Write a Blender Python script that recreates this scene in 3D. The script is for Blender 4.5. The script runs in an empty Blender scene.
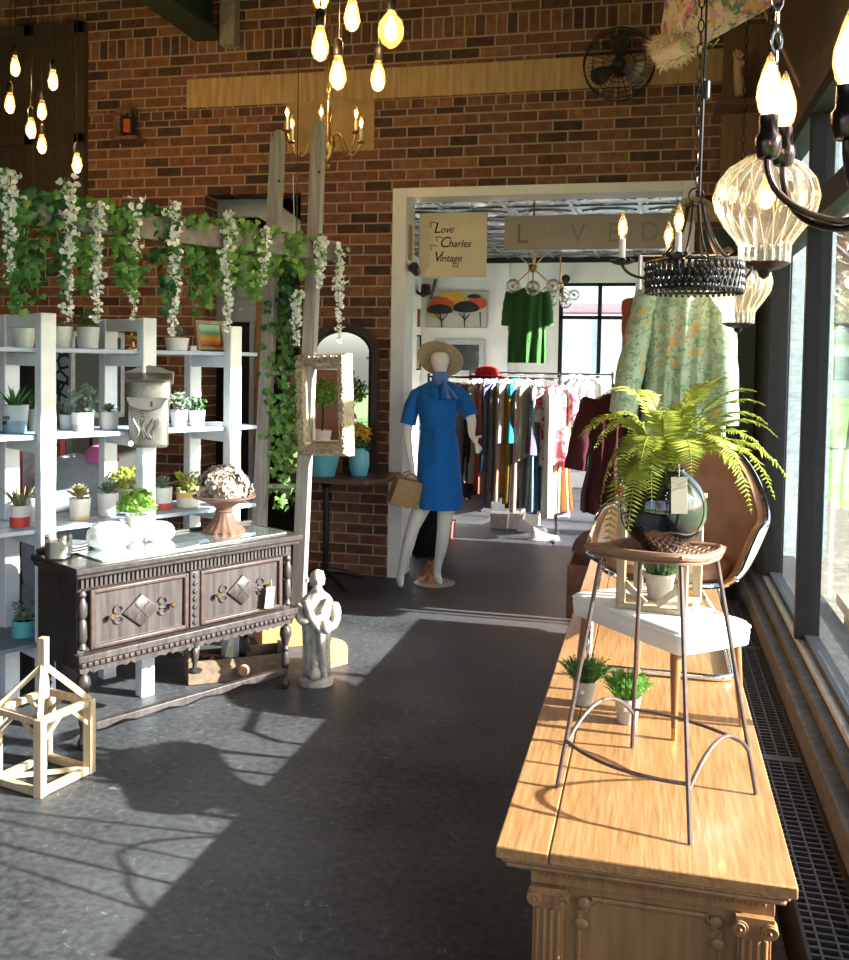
import bpy, bmesh, math, random
from mathutils import Vector, Matrix, Euler, noise
PI = math.pi
rnd = random.Random(7)
scene = bpy.context.scene
COL = scene.collection
H = 1.62
FX = 950.0
# ---- camera frame: columns of R are image-right, image-down and forward in world axes (X right, Y into the shop, Z up)
R = Matrix(((0.97169217, 0.02613779, -0.23480023), (0.23563935, -0.03578038, 0.97118168), (0.0169833, -0.99901781, -0.0409266)))
EYE = Vector((0, 0, H))
def ray(u, v): return R @ Vector(((u - 424.5) / FX, (v - 400.0) / FX, 1.0))
def py(u, v, y):
    d = ray(u, v); return EYE + d * (y / d.y)
def pz(u, v, z):
    d = ray(u, v); return EYE + d * ((z - H) / d.z)
def px(u, v, x):
    d = ray(u, v); return EYE + d * (x / d.x)
cam = bpy.data.cameras.new('camera'); co = bpy.data.objects.new('camera', cam); COL.objects.link(co)
cm = Matrix.Identity(4)
for i in range(3):
    cm[i][0] = R[i][0]; cm[i][1] = -R[i][1]; cm[i][2] = -R[i][2]
cm[2][3] = H
co.matrix_world = cm
cam.sensor_width = 36; cam.lens = FX * 36 / 960.0; cam.shift_y = -80 / 960.0; cam.clip_end = 300; cam.clip_start = .05
scene.camera = co
vs = scene.view_settings
vs.view_transform = 'Standard'; vs.look = 'None'; vs.gamma = 1; vs.use_curve_mapping = False; vs.exposure = 0.22

# ------------------------------------------------------------------ materials
def nt(name):
    m = bpy.data.materials.new(name); m.use_nodes = True
    n = m.node_tree.nodes; n.clear()
    out = n.new('ShaderNodeOutputMaterial')
    return m, n, m.node_tree.links, out
def rgba(c): return (c[0], c[1], c[2], 1)
CACHE = {}
def mat(name, c, rough=.6, metal=0, var=.25, scale=30, bump=0, stretch=None, trans=0, spec=.5, coat=0, c2=None, sheen=0):
    if name in CACHE: return CACHE[name]
    m, n, L, out = nt(name)
    p = n.new('ShaderNodeBsdfPrincipled')
    p.inputs['Roughness'].default_value = rough; p.inputs['Metallic'].default_value = metal
    p.inputs['Specular IOR Level'].default_value = spec
    p.inputs['Coat Weight'].default_value = coat
    p.inputs['Sheen Weight'].default_value = sheen
    tc = n.new('ShaderNodeTexCoord'); mp = n.new('ShaderNodeMapping'); L.new(tc.outputs['Object'], mp.inputs[0])
    if stretch: mp.inputs['Scale'].default_value = stretch
    nz = n.new('ShaderNodeTexNoise'); nz.inputs['Scale'].default_value = scale; nz.inputs['Detail'].default_value = 5
    L.new(mp.outputs[0], nz.inputs['Vector'])
    mx = n.new('ShaderNodeMix'); mx.data_type = 'RGBA'
    lo = c2 or tuple(max(0, x * (1 - var)) for x in c); hi = c if c2 else tuple(min(1, x * (1 + var * .6)) for x in c)
    mx.inputs[6].default_value = rgba(lo); mx.inputs[7].default_value = rgba(hi)
    rp = n.new('ShaderNodeMapRange'); rp.inputs[1].default_value = .3; rp.inputs[2].default_value = .7
    L.new(nz.outputs[0], rp.inputs[0]); L.new(rp.outputs[0], mx.inputs[0]); L.new(mx.outputs[2], p.inputs['Base Color'])
    if bump:
        b = n.new('ShaderNodeBump'); b.inputs['Strength'].default_value = bump; b.inputs['Distance'].default_value = .01
        L.new(nz.outputs[0], b.inputs['Height']); L.new(b.outputs[0], p.inputs['Normal'])
    if trans:
        t = n.new('ShaderNodeBsdfTranslucent'); L.new(mx.outputs[2], t.inputs[0])
        a = n.new('ShaderNodeMixShader'); a.inputs[0].default_value = trans
        L.new(p.outputs[0], a.inputs[1]); L.new(t.outputs[0], a.inputs[2]); L.new(a.outputs[0], out.inputs[0])
    else: L.new(p.outputs[0], out.inputs[0])
    CACHE[name] = m; return m
def glow(name, c, s):
    if name in CACHE: return CACHE[name]
    m, n, L, out = nt(name); e = n.new('ShaderNodeEmission'); e.inputs[0].default_value = rgba(c); e.inputs[1].default_value = s
    L.new(e.outputs[0], out.inputs[0]); CACHE[name] = m; return m
def glassy(name, tint, refl=.08, rough=.02, ribs=0, fres=1.0, body=0, bodycol=(1, .9, .7)):
    m, n, L, out = nt(name)
    t = n.new('ShaderNodeBsdfTransparent'); t.inputs[0].default_value = rgba(tint)
    g = n.new('ShaderNodeBsdfGlossy'); g.inputs['Roughness'].default_value = rough
    lw = n.new('ShaderNodeLayerWeight'); lw.inputs[0].default_value = .35
    mr = n.new('ShaderNodeMapRange'); mr.inputs[3].default_value = refl; mr.inputs[4].default_value = min(1, refl + .75 * fres)
    L.new(lw.outputs['Fresnel'], mr.inputs[0])
    ms = n.new('ShaderNodeMixShader'); L.new(mr.outputs[0], ms.inputs[0])
    if body:
        d = n.new('ShaderNodeBsdfTranslucent'); d.inputs[0].default_value = rgba(bodycol)
        m2 = n.new('ShaderNodeMixShader'); m2.inputs[0].default_value = body
        L.new(t.outputs[0], m2.inputs[1]); L.new(d.outputs[0], m2.inputs[2]); L.new(m2.outputs[0], ms.inputs[1])
    else: L.new(t.outputs[0], ms.inputs[1])
    L.new(g.outputs[0], ms.inputs[2]); L.new(ms.outputs[0], out.inputs[0])
    return m
def mixc(n, L, f, a, b):
    mx = n.new('ShaderNodeMix'); mx.data_type = 'RGBA'
    if isinstance(f, (int, float)): mx.inputs[0].default_value = f
    else: L.new(f, mx.inputs[0])
    for k, s in ((6, a), (7, b)):
        if isinstance(s, tuple): mx.inputs[k].default_value = rgba(s)
        else: L.new(s, mx.inputs[k])
    return mx.outputs[2]
def math_(n, L, op, a, b=None):
    m = n.new('ShaderNodeMath'); m.operation = op
    for k, s in ((0, a), (1, b)):
        if s is None: continue
        if isinstance(s, (int, float)): m.inputs[k].default_value = s
        else: L.new(s, m.inputs[k])
    return m.outputs[0]
def brick_mat(name, c1, c2, c3, mortar, rough=.85, plane='xz', soldiers=()):
    m, n, L, out = nt(name)
    p = n.new('ShaderNodeBsdfPrincipled'); p.inputs['Roughness'].default_value = rough; p.inputs['Specular IOR Level'].default_value = .25
    tc = n.new('ShaderNodeTexCoord'); sp = n.new('ShaderNodeSeparateXYZ'); L.new(tc.outputs['Object'], sp.inputs[0])
    a = sp.outputs[0] if plane == 'xz' else sp.outputs[1]
    cx = n.new('ShaderNodeCombineXYZ'); L.new(a, cx.inputs[0]); L.new(sp.outputs[2], cx.inputs[1])
    def bt(vec, w, h, off=.5):
        b = n.new('ShaderNodeTexBrick'); L.new(vec, b.inputs['Vector'])
        b.inputs['Color1'].default_value = (0, 0, 0, 1); b.inputs['Color2'].default_value = (1, 1, 1, 1); b.inputs['Mortar'].default_value = (.5, .5, .5, 1)
        b.inputs['Scale'].default_value = 1; b.inputs['Brick Width'].default_value = w; b.inputs['Row Height'].default_value = h
        b.inputs['Mortar Size'].default_value = .0065; b.inputs['Mortar Smooth'].default_value = .15; b.offset = off; b.squash_frequency = 1
        return b
    b = bt(cx.outputs[0], .213, .0775); col = b.outputs['Color']; fac = b.outputs['Fac']
    for (z0, z1, w) in soldiers:
        cz = n.new('ShaderNodeCombineXYZ'); L.new(a, cz.inputs[0]); L.new(math_(n, L, 'SUBTRACT', sp.outputs[2], z0), cz.inputs[1])
        s = bt(cz.outputs[0], w, z1 - z0, 0)
        msk = math_(n, L, 'MULTIPLY', math_(n, L, 'GREATER_THAN', sp.outputs[2], z0), math_(n, L, 'LESS_THAN', sp.outputs[2], z1))
        col = mixc(n, L, msk, col, s.outputs['Color'])
        mm = n.new('ShaderNodeMix'); L.new(msk, mm.inputs[0]); L.new(fac, mm.inputs[2]); L.new(s.outputs['Fac'], mm.inputs[3]); fac = mm.outputs[0]
    rp = n.new('ShaderNodeValToRGB'); L.new(col, rp.inputs[0]); e = rp.color_ramp.elements
    e[0].position = 0; e[0].color = rgba(c1); e[1].position = 1; e[1].color = rgba(c3); k = rp.color_ramp.elements.new(.45); k.color = rgba(c2)
    nz = n.new('ShaderNodeTexNoise'); nz.inputs['Scale'].default_value = 18; nz.inputs['Detail'].default_value = 6; L.new(tc.outputs['Object'], nz.inputs[0])
    v = n.new('ShaderNodeMapRange'); L.new(nz.outputs[0], v.inputs[0]); v.inputs[1].default_value = .25; v.inputs[2].default_value = .75; v.inputs[3].default_value = .65; v.inputs[4].default_value = 1.3
    vm = n.new('ShaderNodeVectorMath'); vm.operation = 'SCALE'; L.new(rp.outputs[0], vm.inputs[0]); L.new(v.outputs[0], vm.inputs['Scale'])
    L.new(mixc(n, L, fac, vm.outputs[0], mortar), p.inputs['Base Color'])
    bp = n.new('ShaderNodeBump'); bp.inputs['Strength'].default_value = .6; bp.inputs['Distance'].default_value = .012
    hgt = math_(n, L, 'SUBTRACT', math_(n, L, 'MULTIPLY', nz.outputs[0], .4), fac); L.new(hgt, bp.inputs['Height']); L.new(bp.outputs[0], p.inputs['Normal'])
    L.new(p.outputs[0], out.inputs[0]); return m
def wood_mat(name, c, c2, axis='x', rough=.45, scale=1.0, coat=0, bump=.15):
    st = {'x': (1.2, 14, 14), 'y': (14, 1.2, 14), 'z': (14, 14, 1.2)}[axis]
    return mat(name, c, rough, 0, .3, 3 * scale, bump, st, 0, .4, coat, c2)
def fab(c, name=None, trans=.12): 
    nm = name or 'cloth_%02d_%02d_%02d' % tuple(int(x * 99) for x in c)
    return mat(nm, c, .85, 0, .12, 60, .1, None, trans, .2, 0, None, .1)

# ------------------------------------------------------------------ mesh builder
class MB:
    def __init__(s, m=None): s.bm = bmesh.new(); s.m = m or Matrix.Identity(4)
    def v(s, p): return s.bm.verts.new(s.m @ Vector(p))
    def face(s, vs_):
        try: return s.bm.faces.new(vs_)
        except ValueError: return None
    def poly(s, pts): return s.face([s.v(p) for p in pts])
    def box(s, c, d, rot=None):
        M = Matrix.Translation(Vector(c))
        if rot: M = M @ Euler(rot).to_matrix().to_4x4()
        q = [s.v(M @ Vector((x * d[0] / 2, y * d[1] / 2, z * d[2] / 2))) for x in (-1, 1) for y in (-1, 1) for z in (-1, 1)]
        for f in ((0, 1, 3, 2), (4, 6, 7, 5), (0, 4, 5, 1), (2, 3, 7, 6), (0, 2, 6, 4), (1, 5, 7, 3)): s.face([q[i] for i in f])
        return s
    def bb(s, a, b): return s.box([(a[i] + b[i]) / 2 for i in range(3)], [abs(b[i] - a[i]) for i in range(3)])
    def bar(s, a, b, w, h=None, up=(0, 0, 1)):
        a = Vector(a); b = Vector(b); d = (b - a); L = d.length; d.normalize(); u = Vector(up)
        if abs(d.dot(u)) > .98: u = Vector((1, 0, 0))
        x = d.cross(u).normalized(); z = x.cross(d); h = h or w
        q = []
        for t in (0, L):
            q.append([s.v(a + d * t + x * (sx * w / 2) + z * (sz * h / 2)) for sx, sz in ((-1, -1), (1, -1), (1, 1), (-1, 1))])
        s.face(q[0][::-1]); s.face(q[1])
        for i in range(4): s.face([q[0][i], q[0][(i + 1) % 4], q[1][(i + 1) % 4], q[1][i]])
        return s
    def loft(s, rings, closed=True, caps=True, loop=False):
        vs_ = [[s.v(p) for p in r] for r in rings]; k = len(rings[0])
        m = len(vs_)
        for i in range(m if loop else m - 1):
            a, b = vs_[i], vs_[(i + 1) % m]
            for j in range(k if closed else k - 1): s.face([a[j], a[(j + 1) % k], b[(j + 1) % k], b[j]])
        if caps and closed and not loop: s.face(vs_[0][::-1]); s.face(vs_[-1])
        return s
    def lathe(s, prof, c=(0, 0, 0), seg=24, sx=1, sy=1, caps=True, fn=None, M=None):
        rings = []
        for r, z in prof:
            rr = []
            for k in range(seg):
                t = 2 * PI * k / seg; q = r * (fn(t, z) if fn else 1)
                p = Vector((q * math.cos(t) * sx, q * math.sin(t) * sy, z))
                if M: p = M @ p
                rr.append(p + Vector(c))
            rings.append(rr)
        return s.loft(rings, True, caps)
    def tube(s, pts, r, seg=8, loop=False, flat=1):
        pts = [Vector(p) for p in pts]; n = len(pts); rings = []; nrm = None
        for i, p in enumerate(pts):
            if loop: d = pts[(i + 1) % n] - pts[i - 1]
            else: d = pts[min(i + 1, n - 1)] - pts[max(i - 1, 0)]
            d.normalize()
            if nrm is None:
                u = Vector((0, 0, 1)) if abs(d.z) < .9 else Vector((1, 0, 0)); nrm = d.cross(u).normalized()
            nrm = (nrm - d * nrm.dot(d)).normalized(); b = d.cross(nrm)
            rr = r[i] if isinstance(r, (list, tuple)) else r
            rings.append([p + nrm * (rr * math.cos(2 * PI * k / seg)) + b * (rr * flat * math.sin(2 * PI * k / seg)) for k in range(seg)])
        return s.loft(rings, True, not loop, loop)
    def ball(s, c, r, seg=16, rings=10, M=None):
        r = r if isinstance(r, (tuple, list)) else (r, r, r); R_ = []
        for i in range(rings + 1):
            t = PI * (i + .02 if i == 0 else (i - .02 if i == rings else i)) / rings
            R_.append([(Vector((r[0] * math.sin(t) * math.cos(2 * PI * k / seg), r[1] * math.sin(t) * math.sin(2 * PI * k / seg), -r[2] * math.cos(t)))) for k in range(seg)])
        for a in R_:
            for i in range(len(a)): a[i] = (M @ a[i] if M else a[i]) + Vector(c)
        return s.loft(R_)
    def prism(s, pts, h, M=None):
        M = M or Matrix.Identity(4)
        a = [s.v(M @ Vector((p[0], p[1], 0))) for p in pts]; b = [s.v(M @ Vector((p[0], p[1], h))) for p in pts]
        s.face(a[::-1]); s.face(b); k = len(pts)
        for i in range(k): s.face([a[i], a[(i + 1) % k], b[(i + 1) % k], b[i]])
        return s
    def mesh(s, me, M):
        t = me.copy(); t.transform(s.m @ M); s.bm.from_mesh(t); bpy.data.meshes.remove(t); return s
WL = {}
def base(o):
    return WL.get(o.name, Vector((0, 0, 0)))
def obj(name, mb, m, parent=None, bev=0, smooth=True, label=None, ang=40, sub=0, fix=True):
    me = bpy.data.meshes.new(name)
    if fix: bmesh.ops.recalc_face_normals(mb.bm, faces=mb.bm.faces)
    mb.bm.to_mesh(me); mb.bm.free()
    o = bpy.data.objects.new(name, me); COL.objects.link(o)
    if parent:
        o.parent = parent; me.transform(Matrix.Translation(-base(parent))); WL[o.name] = base(parent)
    me.materials.append(m)
    if smooth and len(me.polygons):
        me.polygons.foreach_set('use_smooth', [True] * len(me.polygons)); me.set_sharp_from_angle(angle=math.radians(ang))
    if bev:
        b = o.modifiers.new('bevel', 'BEVEL'); b.width = bev; b.segments = 2; b.limit_method = 'ANGLE'; b.angle_limit = math.radians(35)
    if sub:
        b = o.modifiers.new('sub', 'SUBSURF'); b.levels = sub; b.render_levels = sub
    if label: o['label'] = label
    return o
def tag(o, label, cat, group=None, kind=None):
    o['label'] = label; o['category'] = cat
    if group: o['group'] = group
    if kind: o['kind'] = kind
    return o
def thing(name, label, cat, loc=(0, 0, 0), group=None):
    o = bpy.data.objects.new(name, None); COL.objects.link(o); o.location = loc; o.empty_display_size = .05
    WL[o.name] = Vector(loc)
    return tag(o, label, cat, group)
def struct(name, mb, m, parent=None, **k):
    o = obj(name, mb, m, parent, **k)
    if not parent: o['kind'] = 'structure'
    return o
def dup(root, loc, label=None, group=None, rz=None, sc=None):
    r = root.copy(); COL.objects.link(r); r.location = loc
    if rz is not None: r.rotation_euler.z = rz
    if sc: r.scale = (sc, sc, sc) if isinstance(sc, (int, float)) else sc
    if label: r['label'] = label
    if group: r['group'] = group
    for ch in list(root.children):
        c = ch.copy(); COL.objects.link(c); c.parent = r
        for g in ch.children:
            d = g.copy(); COL.objects.link(d); d.parent = c
    return r
def skin(name, verts, edges, m, parent, sub=1, root=0):
    me = bpy.data.meshes.new('tmp'); off = base(parent)
    me.from_pydata([Vector(v[:3]) - off for v in verts], edges, [])
    o = bpy.data.objects.new('tmp', me); COL.objects.link(o)
    o.modifiers.new('skin', 'SKIN')
    if not me.skin_vertices: 
        bpy.context.view_layer.objects.active = o; bpy.ops.mesh.customdata_skin_add()
    for i, v in enumerate(verts):
        sv = me.skin_vertices[0].data[i]; r = v[3]
        sv.radius = (r, r) if not isinstance(r, tuple) else r; sv.use_root = (i == root)
    s = o.modifiers.new('sub', 'SUBSURF'); s.levels = sub; s.render_levels = sub
    dg = bpy.context.evaluated_depsgraph_get(); dg.update()
    nm = bpy.data.meshes.new_from_object(o.evaluated_get(dg)); nm.name = name
    bpy.data.objects.remove(o)
    nm.polygons.foreach_set('use_smooth', [True] * len(nm.polygons))
    nm.materials.clear(); nm.materials.append(m)
    r = bpy.data.objects.new(name, nm); COL.objects.link(r); r.parent = parent; WL[r.name] = off
    return r
def text_mesh(s, size, ext=.001, shear=0, sx=1):
    c = bpy.data.curves.new('t', 'FONT'); c.body = s; c.size = size; c.extrude = ext; c.shear = shear; c.align_x = 'LEFT'
    o = bpy.data.objects.new('t', c); COL.objects.link(o)
    dg = bpy.context.evaluated_depsgraph_get(); dg.update()
    me = bpy.data.meshes.new_from_object(o.evaluated_get(dg)); bpy.data.objects.remove(o)
    if sx != 1: me.transform(Matrix.Diagonal((sx, 1, 1, 1)))
    return me
FACE = Matrix.Rotation(PI / 2, 4, 'X')      # text in XY -> upright, facing -Y
def arc(c, r, a0, a1, n, plane='xz'):
    o = []
    for i in range(n + 1):
        t = a0 + (a1 - a0) * i / n; x, y = r * math.cos(t), r * math.sin(t)
        o.append(Vector(c) + (Vector((x, 0, y)) if plane == 'xz' else Vector((x, y, 0)) if plane == 'xy' else Vector((0, x, y))))
    return o
def bez(a, b, c, n=12):
    a, b, c = Vector(a), Vector(b), Vector(c); return [a * (1 - t) ** 2 + b * 2 * t * (1 - t) + c * t * t for t in [i / n for i in range(n + 1)]]
def chain(mb, a, b, r=.012, w=.0022, step=None):
    a = Vector(a); b = Vector(b); L = (b - a).length; step = step or r * 2.6; k = max(1, int(L / step))
    for i in range(k):
        c = a.lerp(b, (i + .5) / k); pl = 'xz' if i % 2 else 'yz'
        mb.tube([Vector(c) + (Vector((math.cos(t) * r * .6, 0, math.sin(t) * r * 1.45)) if pl == 'xz' else Vector((0, math.cos(t) * r * .6, math.sin(t) * r * 1.45))) for t in [2 * PI * q / 10 for q in range(10)]], w, 5, True)
    return mb
M_ = {}
M_['white_paint'] = mat('white_paint', (.8, .82, .84), .5, 0, .08, 12, .05)
M_['white_wall'] = mat('white_wall', (.78, .78, .76), .7, 0, .06, 6)
M_['trim_white'] = mat('trim_white', (.82, .82, .8), .4, 0, .06, 8)
M_['black_metal'] = mat('black_metal', (.018, .018, .02), .4, .3, .3, 40)
M_['black_frame'] = mat('black_frame', (.014, .014, .017), .6, 0, .25, 25, 0, None, 0, .25)
M_['bronze'] = mat('bronze', (.05, .035, .028), .35, .8, .4, 40, .1)
M_['chrome'] = mat('chrome', (.8, .8, .82), .12, 1, .05, 20)
M_['brass'] = mat('brass', (.55, .36, .13), .3, 1, .2, 40)
M_['soil'] = mat('soil', (.05, .035, .025), .95, 0, .5, 120, .5)
M_['leaf'] = mat('ivy_leaf', (.09, .24, .045), .45, 0, .5, 14, 0, None, .3)
M_['stem'] = mat('stem_green', (.12, .16, .05), .6, 0, .3, 30)
M_['petal'] = mat('white_petal', (.86, .88, .86), .6, 0, .06, 40, 0, None, .3)
# ------------------------------------------------------------------ setting
YW = 6.8
def floor_mat():
    m, n, L, out = nt('black_painted_concrete')
    p = n.new('ShaderNodeBsdfPrincipled'); tc = n.new('ShaderNodeTexCoord')
    a = n.new('ShaderNodeTexNoise'); a.inputs['Scale'].default_value = 1.3; a.inputs['Detail'].default_value = 8; L.new(tc.outputs['Object'], a.inputs[0])
    b = n.new('ShaderNodeTexNoise'); b.inputs['Scale'].default_value = 35; b.inputs['Detail'].default_value = 6; L.new(tc.outputs['Object'], b.inputs[0])
    f = math_(n, L, 'ADD', math_(n, L, 'MULTIPLY', a.outputs[0], .6), math_(n, L, 'MULTIPLY', b.outputs[0], .4))
    r = n.new('ShaderNodeMapRange'); L.new(f, r.inputs[0]); r.inputs[1].default_value = .36; r.inputs[2].default_value = .66
    col = mixc(n, L, r.outputs[0], (.020, .021, .025), (.104, .107, .115))
    # fine scratches: thin veins of two stretched voronoi cells
    vo = n.new('ShaderNodeTexVoronoi'); vo.feature = 'DISTANCE_TO_EDGE'; vo.inputs['Scale'].default_value = 2.2
    mp = n.new('ShaderNodeMapping'); mp.inputs['Scale'].default_value = (1, .35, 1); mp.inputs['Rotation'].default_value = (0, 0, .6)
    wn = n.new('ShaderNodeTexNoise'); wn.inputs['Scale'].default_value = 4; L.new(tc.outputs['Object'], wn.inputs[0])
    va = n.new('ShaderNodeVectorMath'); va.operation = 'ADD'; L.new(tc.outputs['Object'], va.inputs[0]); L.new(wn.outputs['Color'], va.inputs[1])
    L.new(va.outputs[0], mp.inputs[0]); L.new(mp.outputs[0], vo.inputs['Vector'])
    ln = math_(n, L, 'MULTIPLY', math_(n, L, 'LESS_THAN', vo.outputs['Distance'], .004), math_(n, L, 'GREATER_THAN', b.outputs[0], .55))
    col = mixc(n, L, math_(n, L, 'MULTIPLY', ln, .35), col, (.3, .3, .3))
    # brownish worn patch by the archway
    sp = n.new('ShaderNodeSeparateXYZ'); L.new(tc.outputs['Object'], sp.inputs[0])
    dx = math_(n, L, 'MULTIPLY', math_(n, L, 'SUBTRACT', sp.outputs[0], -.75), 1.6); dy = math_(n, L, 'SUBTRACT', sp.outputs[1], 6.0)
    dd = math_(n, L, 'SQRT', math_(n, L, 'ADD', math_(n, L, 'MULTIPLY', dx, dx), math_(n, L, 'MULTIPLY', dy, dy)))
    w = n.new('ShaderNodeMapRange'); L.new(math_(n, L, 'ADD', dd, math_(n, L, 'MULTIPLY', a.outputs[0], .8)), w.inputs[0]); w.inputs[1].default_value = .5; w.inputs[2].default_value = 1.3; w.inputs[3].default_value = .5; w.inputs[4].default_value = 0
    col = mixc(n, L, w.outputs[0], col, (.13, .095, .075))
    L.new(col, p.inputs['Base Color'])
    rr = n.new('ShaderNodeMapRange'); L.new(f, rr.inputs[0]); rr.inputs[1].default_value = .3; rr.inputs[2].default_value = .7; rr.inputs[3].default_value = .40; rr.inputs[4].default_value = .6; p.inputs['Specular IOR Level'].default_value = .22
    L.new(rr.outputs[0], p.inputs['Roughness'])
    bp = n.new('ShaderNodeBump'); bp.inputs['Strength'].default_value = .12; bp.inputs['Distance'].default_value = .01; L.new(b.outputs[0], bp.inputs['Height']); L.new(bp.outputs[0], p.inputs['Normal'])
    L.new(p.outputs[0], out.inputs[0]); return m
struct('floor', MB().bb((-6, -2.6, -.1), (.78, 13, 0)), floor_mat(), smooth=False)
BRICK = brick_mat('red_brown_brick', (.06, .034, .028), (.17, .07, .045), (.25, .115, .06), (.36, .27, .19), soldiers=((3.955, 4.11, .0775), (3.46, 3.535, .105)))
bw = MB()
oL, oR, oT = -1.90, .235, 2.875
pL, pR = -3.42, -2.63
def wb(x0, x1, z0, z1): bw.bb((x0, YW, z0), (x1, YW + .22, z1))
wb(-6, pL, 0, 4.75); wb(pL, pR, 2.875, 4.75); wb(pR, oL, 0, 4.75); wb(oL, oR, oT, 4.75); wb(oR, .66, 0, 4.75)
struct('wall_back', bw, BRICK, smooth=False)
TAN = brick_mat('tan_soldier_brick', (.42, .27, .13), (.5, .33, .16), (.56, .38, .2), (.47, .32, .17))
tb = MB(); tb.bb((-3.578, YW - .012, 3.545), (.655, YW + .05, 3.765))
struct('trim_1', tb, mat('tan_stone_band', (.52, .33, .15), .8, 0, .3, 5, .1, (6, 1, .6)), bev=.004)
struct('trim_2', MB().bb((-2.74, YW - .01, 3.17), (-2.06, YW + .05, 3.547)), mat('tan_stone_patch', (.48, .3, .14), .8, 0, .3, 4, .1))
# white casing of the archway
def casing(name, mb): return struct(name, mb, M_['trim_white'], bev=.004)
c = MB(); c.bb((oL - .006, YW - .02, 0), (oL + .10, YW + .24, oT + .01)); c.bb((oR - .08, YW - .02, 0), (oR + .006, YW + .24, oT + .01)); c.bb((oL + .10, YW - .02, oT - .06), (oR - .08, YW + .24, oT + .01))
casing('trim_3', c)
# side walls, ceiling, front
dark = mat('dark_plaster', (.045, .035, .028), .85, 0, .3, 5)
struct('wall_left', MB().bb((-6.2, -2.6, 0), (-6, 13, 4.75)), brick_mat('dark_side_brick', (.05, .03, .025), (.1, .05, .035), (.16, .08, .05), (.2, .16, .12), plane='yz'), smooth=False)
struct('ceiling', MB().bb((-6.2, -2.6, 4.75), (.9, 7.05, 4.9)), mat('dark_green_deck', (.035, .042, .035), .8, 0, .2, 4), smooth=False)
fb = MB(); fb.bb((-6, -2.6, 0), (.78, -2.5, .45)); fb.bb((-6, -2.6, 3.9), (.78, -2.5, 4.75))
for x in (-6, -3.9, -1.8, .7): fb.bb((x, -2.6, .45), (x + .1, -2.5, 3.9))
struct('wall_front', fb, dark, smooth=False)
# window wall on the right
conc = mat('rough_dark_concrete', (.06, .058, .056), .8, 0, .5, 25, .6)
rw = MB(); rw.bb((.565, -2.6, 0), (.95, YW, .30)); rw.bb((.62, -2.6, 0), (.95, YW, .345))
struct('wall_right', rw, conc, bev=.006)
up = MB(); up.bb((.66, -2.6, 2.83), (.80, 7.0, 4.75)); up.bb((.66, YW, 0), (.80, 7.02, 4.75))
struct('wall_right_upper', up, wood_mat('brown_soffit_boards', (.13, .07, .04), (.07, .038, .022), 'y', .6))
sl = MB(); sl.bb((.665, -2.6, .345), (.76, 6.03, .375))
struct('trim_4', sl, mat('worn_aluminium_sill', (.42, .41, .4), .45, .3, .3, 20, .2), bev=.003)
ylist = [6.0, 4.64, 3.28, 1.92, .56, -.8, -2.16]
PANE = glassy('window_glass', (.93, .97, .97), .03, .01, 0, .35)
for i in range(len(ylist) - 1):
    y1, y0 = ylist[i], ylist[i + 1]
    w = struct('window_%d' % (i + 1), MB(), M_['black_frame'])
    f = MB()
    f.bb((.655, y1 - .055, .375), (.76, y1 + .0, 2.83)); 
    f.bb((.655, y0, 2.26), (.76, y1 - .055, 2.37)); f.bb((.655, y0, 2.76), (.76, y1 - .055, 2.83)); f.bb((.69, y0, .375), (.76, y1 - .055, .40))
    obj('frame', f, M_['black_frame'], w, bev=.004)
    g = MB(); g.bb((.715, y0, .40), (.721, y1 - .055, 2.26)); obj('pane', g, PANE, w, smooth=False)
    g = MB(); g.bb((.715, y0, 2.37), (.721, y1 - .055, 2.76)); obj('pane', g, PANE, w, smooth=False)
struct('wall_right_pier', MB().bb((.66, 6.03, .345), (.78, YW, 2.83)), mat('black_painted_pier', (.016, .014, .013), .75, 0, .4, 9, .2), smooth=False)
# dark panel on the brick pier right of the archway, tall green board
struct('door_1', MB().bb((.255, 6.74, 0), (.655, 6.80, 2.55)), mat('black_green_panel', (.018, .03, .024), .5, 0, .3, 6), bev=.004)
# ---- the room behind the archway
YF = 12.5
struct('wall_far', (lambda b: (b.bb((-3.2, YF, 0), (-1.24, YF + .2, 3.2)), b.bb((-1.24, YF, 2.67), (.80, YF + .2, 3.2)), b.bb((-1.24, YF, 0), (.80, YF + .2, .75)), b.bb((.66, YF, .75), (.80, YF + .2, 2.67)), b)[-1])(MB()), M_['white_wall'], smooth=False)
struct('trim_5', MB().bb((-2.06, YF - .05, 0), (-1.9, YF, 2.92)), M_['white_wall'])
struct('wall_inner_left', MB().bb((-3.3, 7.9, 0), (-3.09, YF, 3.2)), M_['white_wall'], smooth=False)
fr = MB(); fr.bb((.70, 7.02, 0), (.80, YF, .5)); fr.bb((.70, 7.02, 2.7), (.80, YF, 3.2))
fr.bb((.70, 7.02, .5), (.80, 8.45, 2.7))
for y in (9.75, 11.2, 12.4): fr.bb((.70, y, .5), (.80, y + .1, 2.7))
struct('wall_inner_right', fr, M_['white_wall'], smooth=False)
tin = MB(); tin.bb((-3.3, 7.0, 3.0), (.80, YF + .2, 3.1))
for k in range(10):
    y = 7.25 + k * .58; tin.box((-1.2, y, 2.995), (3.78, .035, .022)); tin.box((-1.2, y + .06, 2.998), (3.78, .015, .012))
for k in range(7):
    x = -3.06 + k * .58; tin.box((x, 9.85, 2.995), (.035, 5.5, .022)); tin.box((x + .06, 9.85, 2.998), (.015, 5.5, .012))
for k in range(6):
    for j in range(9):
        x = -3.06 + .29 + .58 * k + .02; y = 7.25 + .29 + .58 * j
        for a, hh in ((.40, .014), (.26, .022)):
            tin.lathe([(a / 2 * 1.2, 3.001), (a / 2 * 1.2, 3.001 - hh), (a / 2, 3.001 - hh * .4)], (x, y, 0), 4 if a > .3 else 12)
struct('ceiling_inner', tin, mat('pressed_tin', (.33, .34, .36), .32, .85, .3, 12, .1), ang=30)
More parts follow.
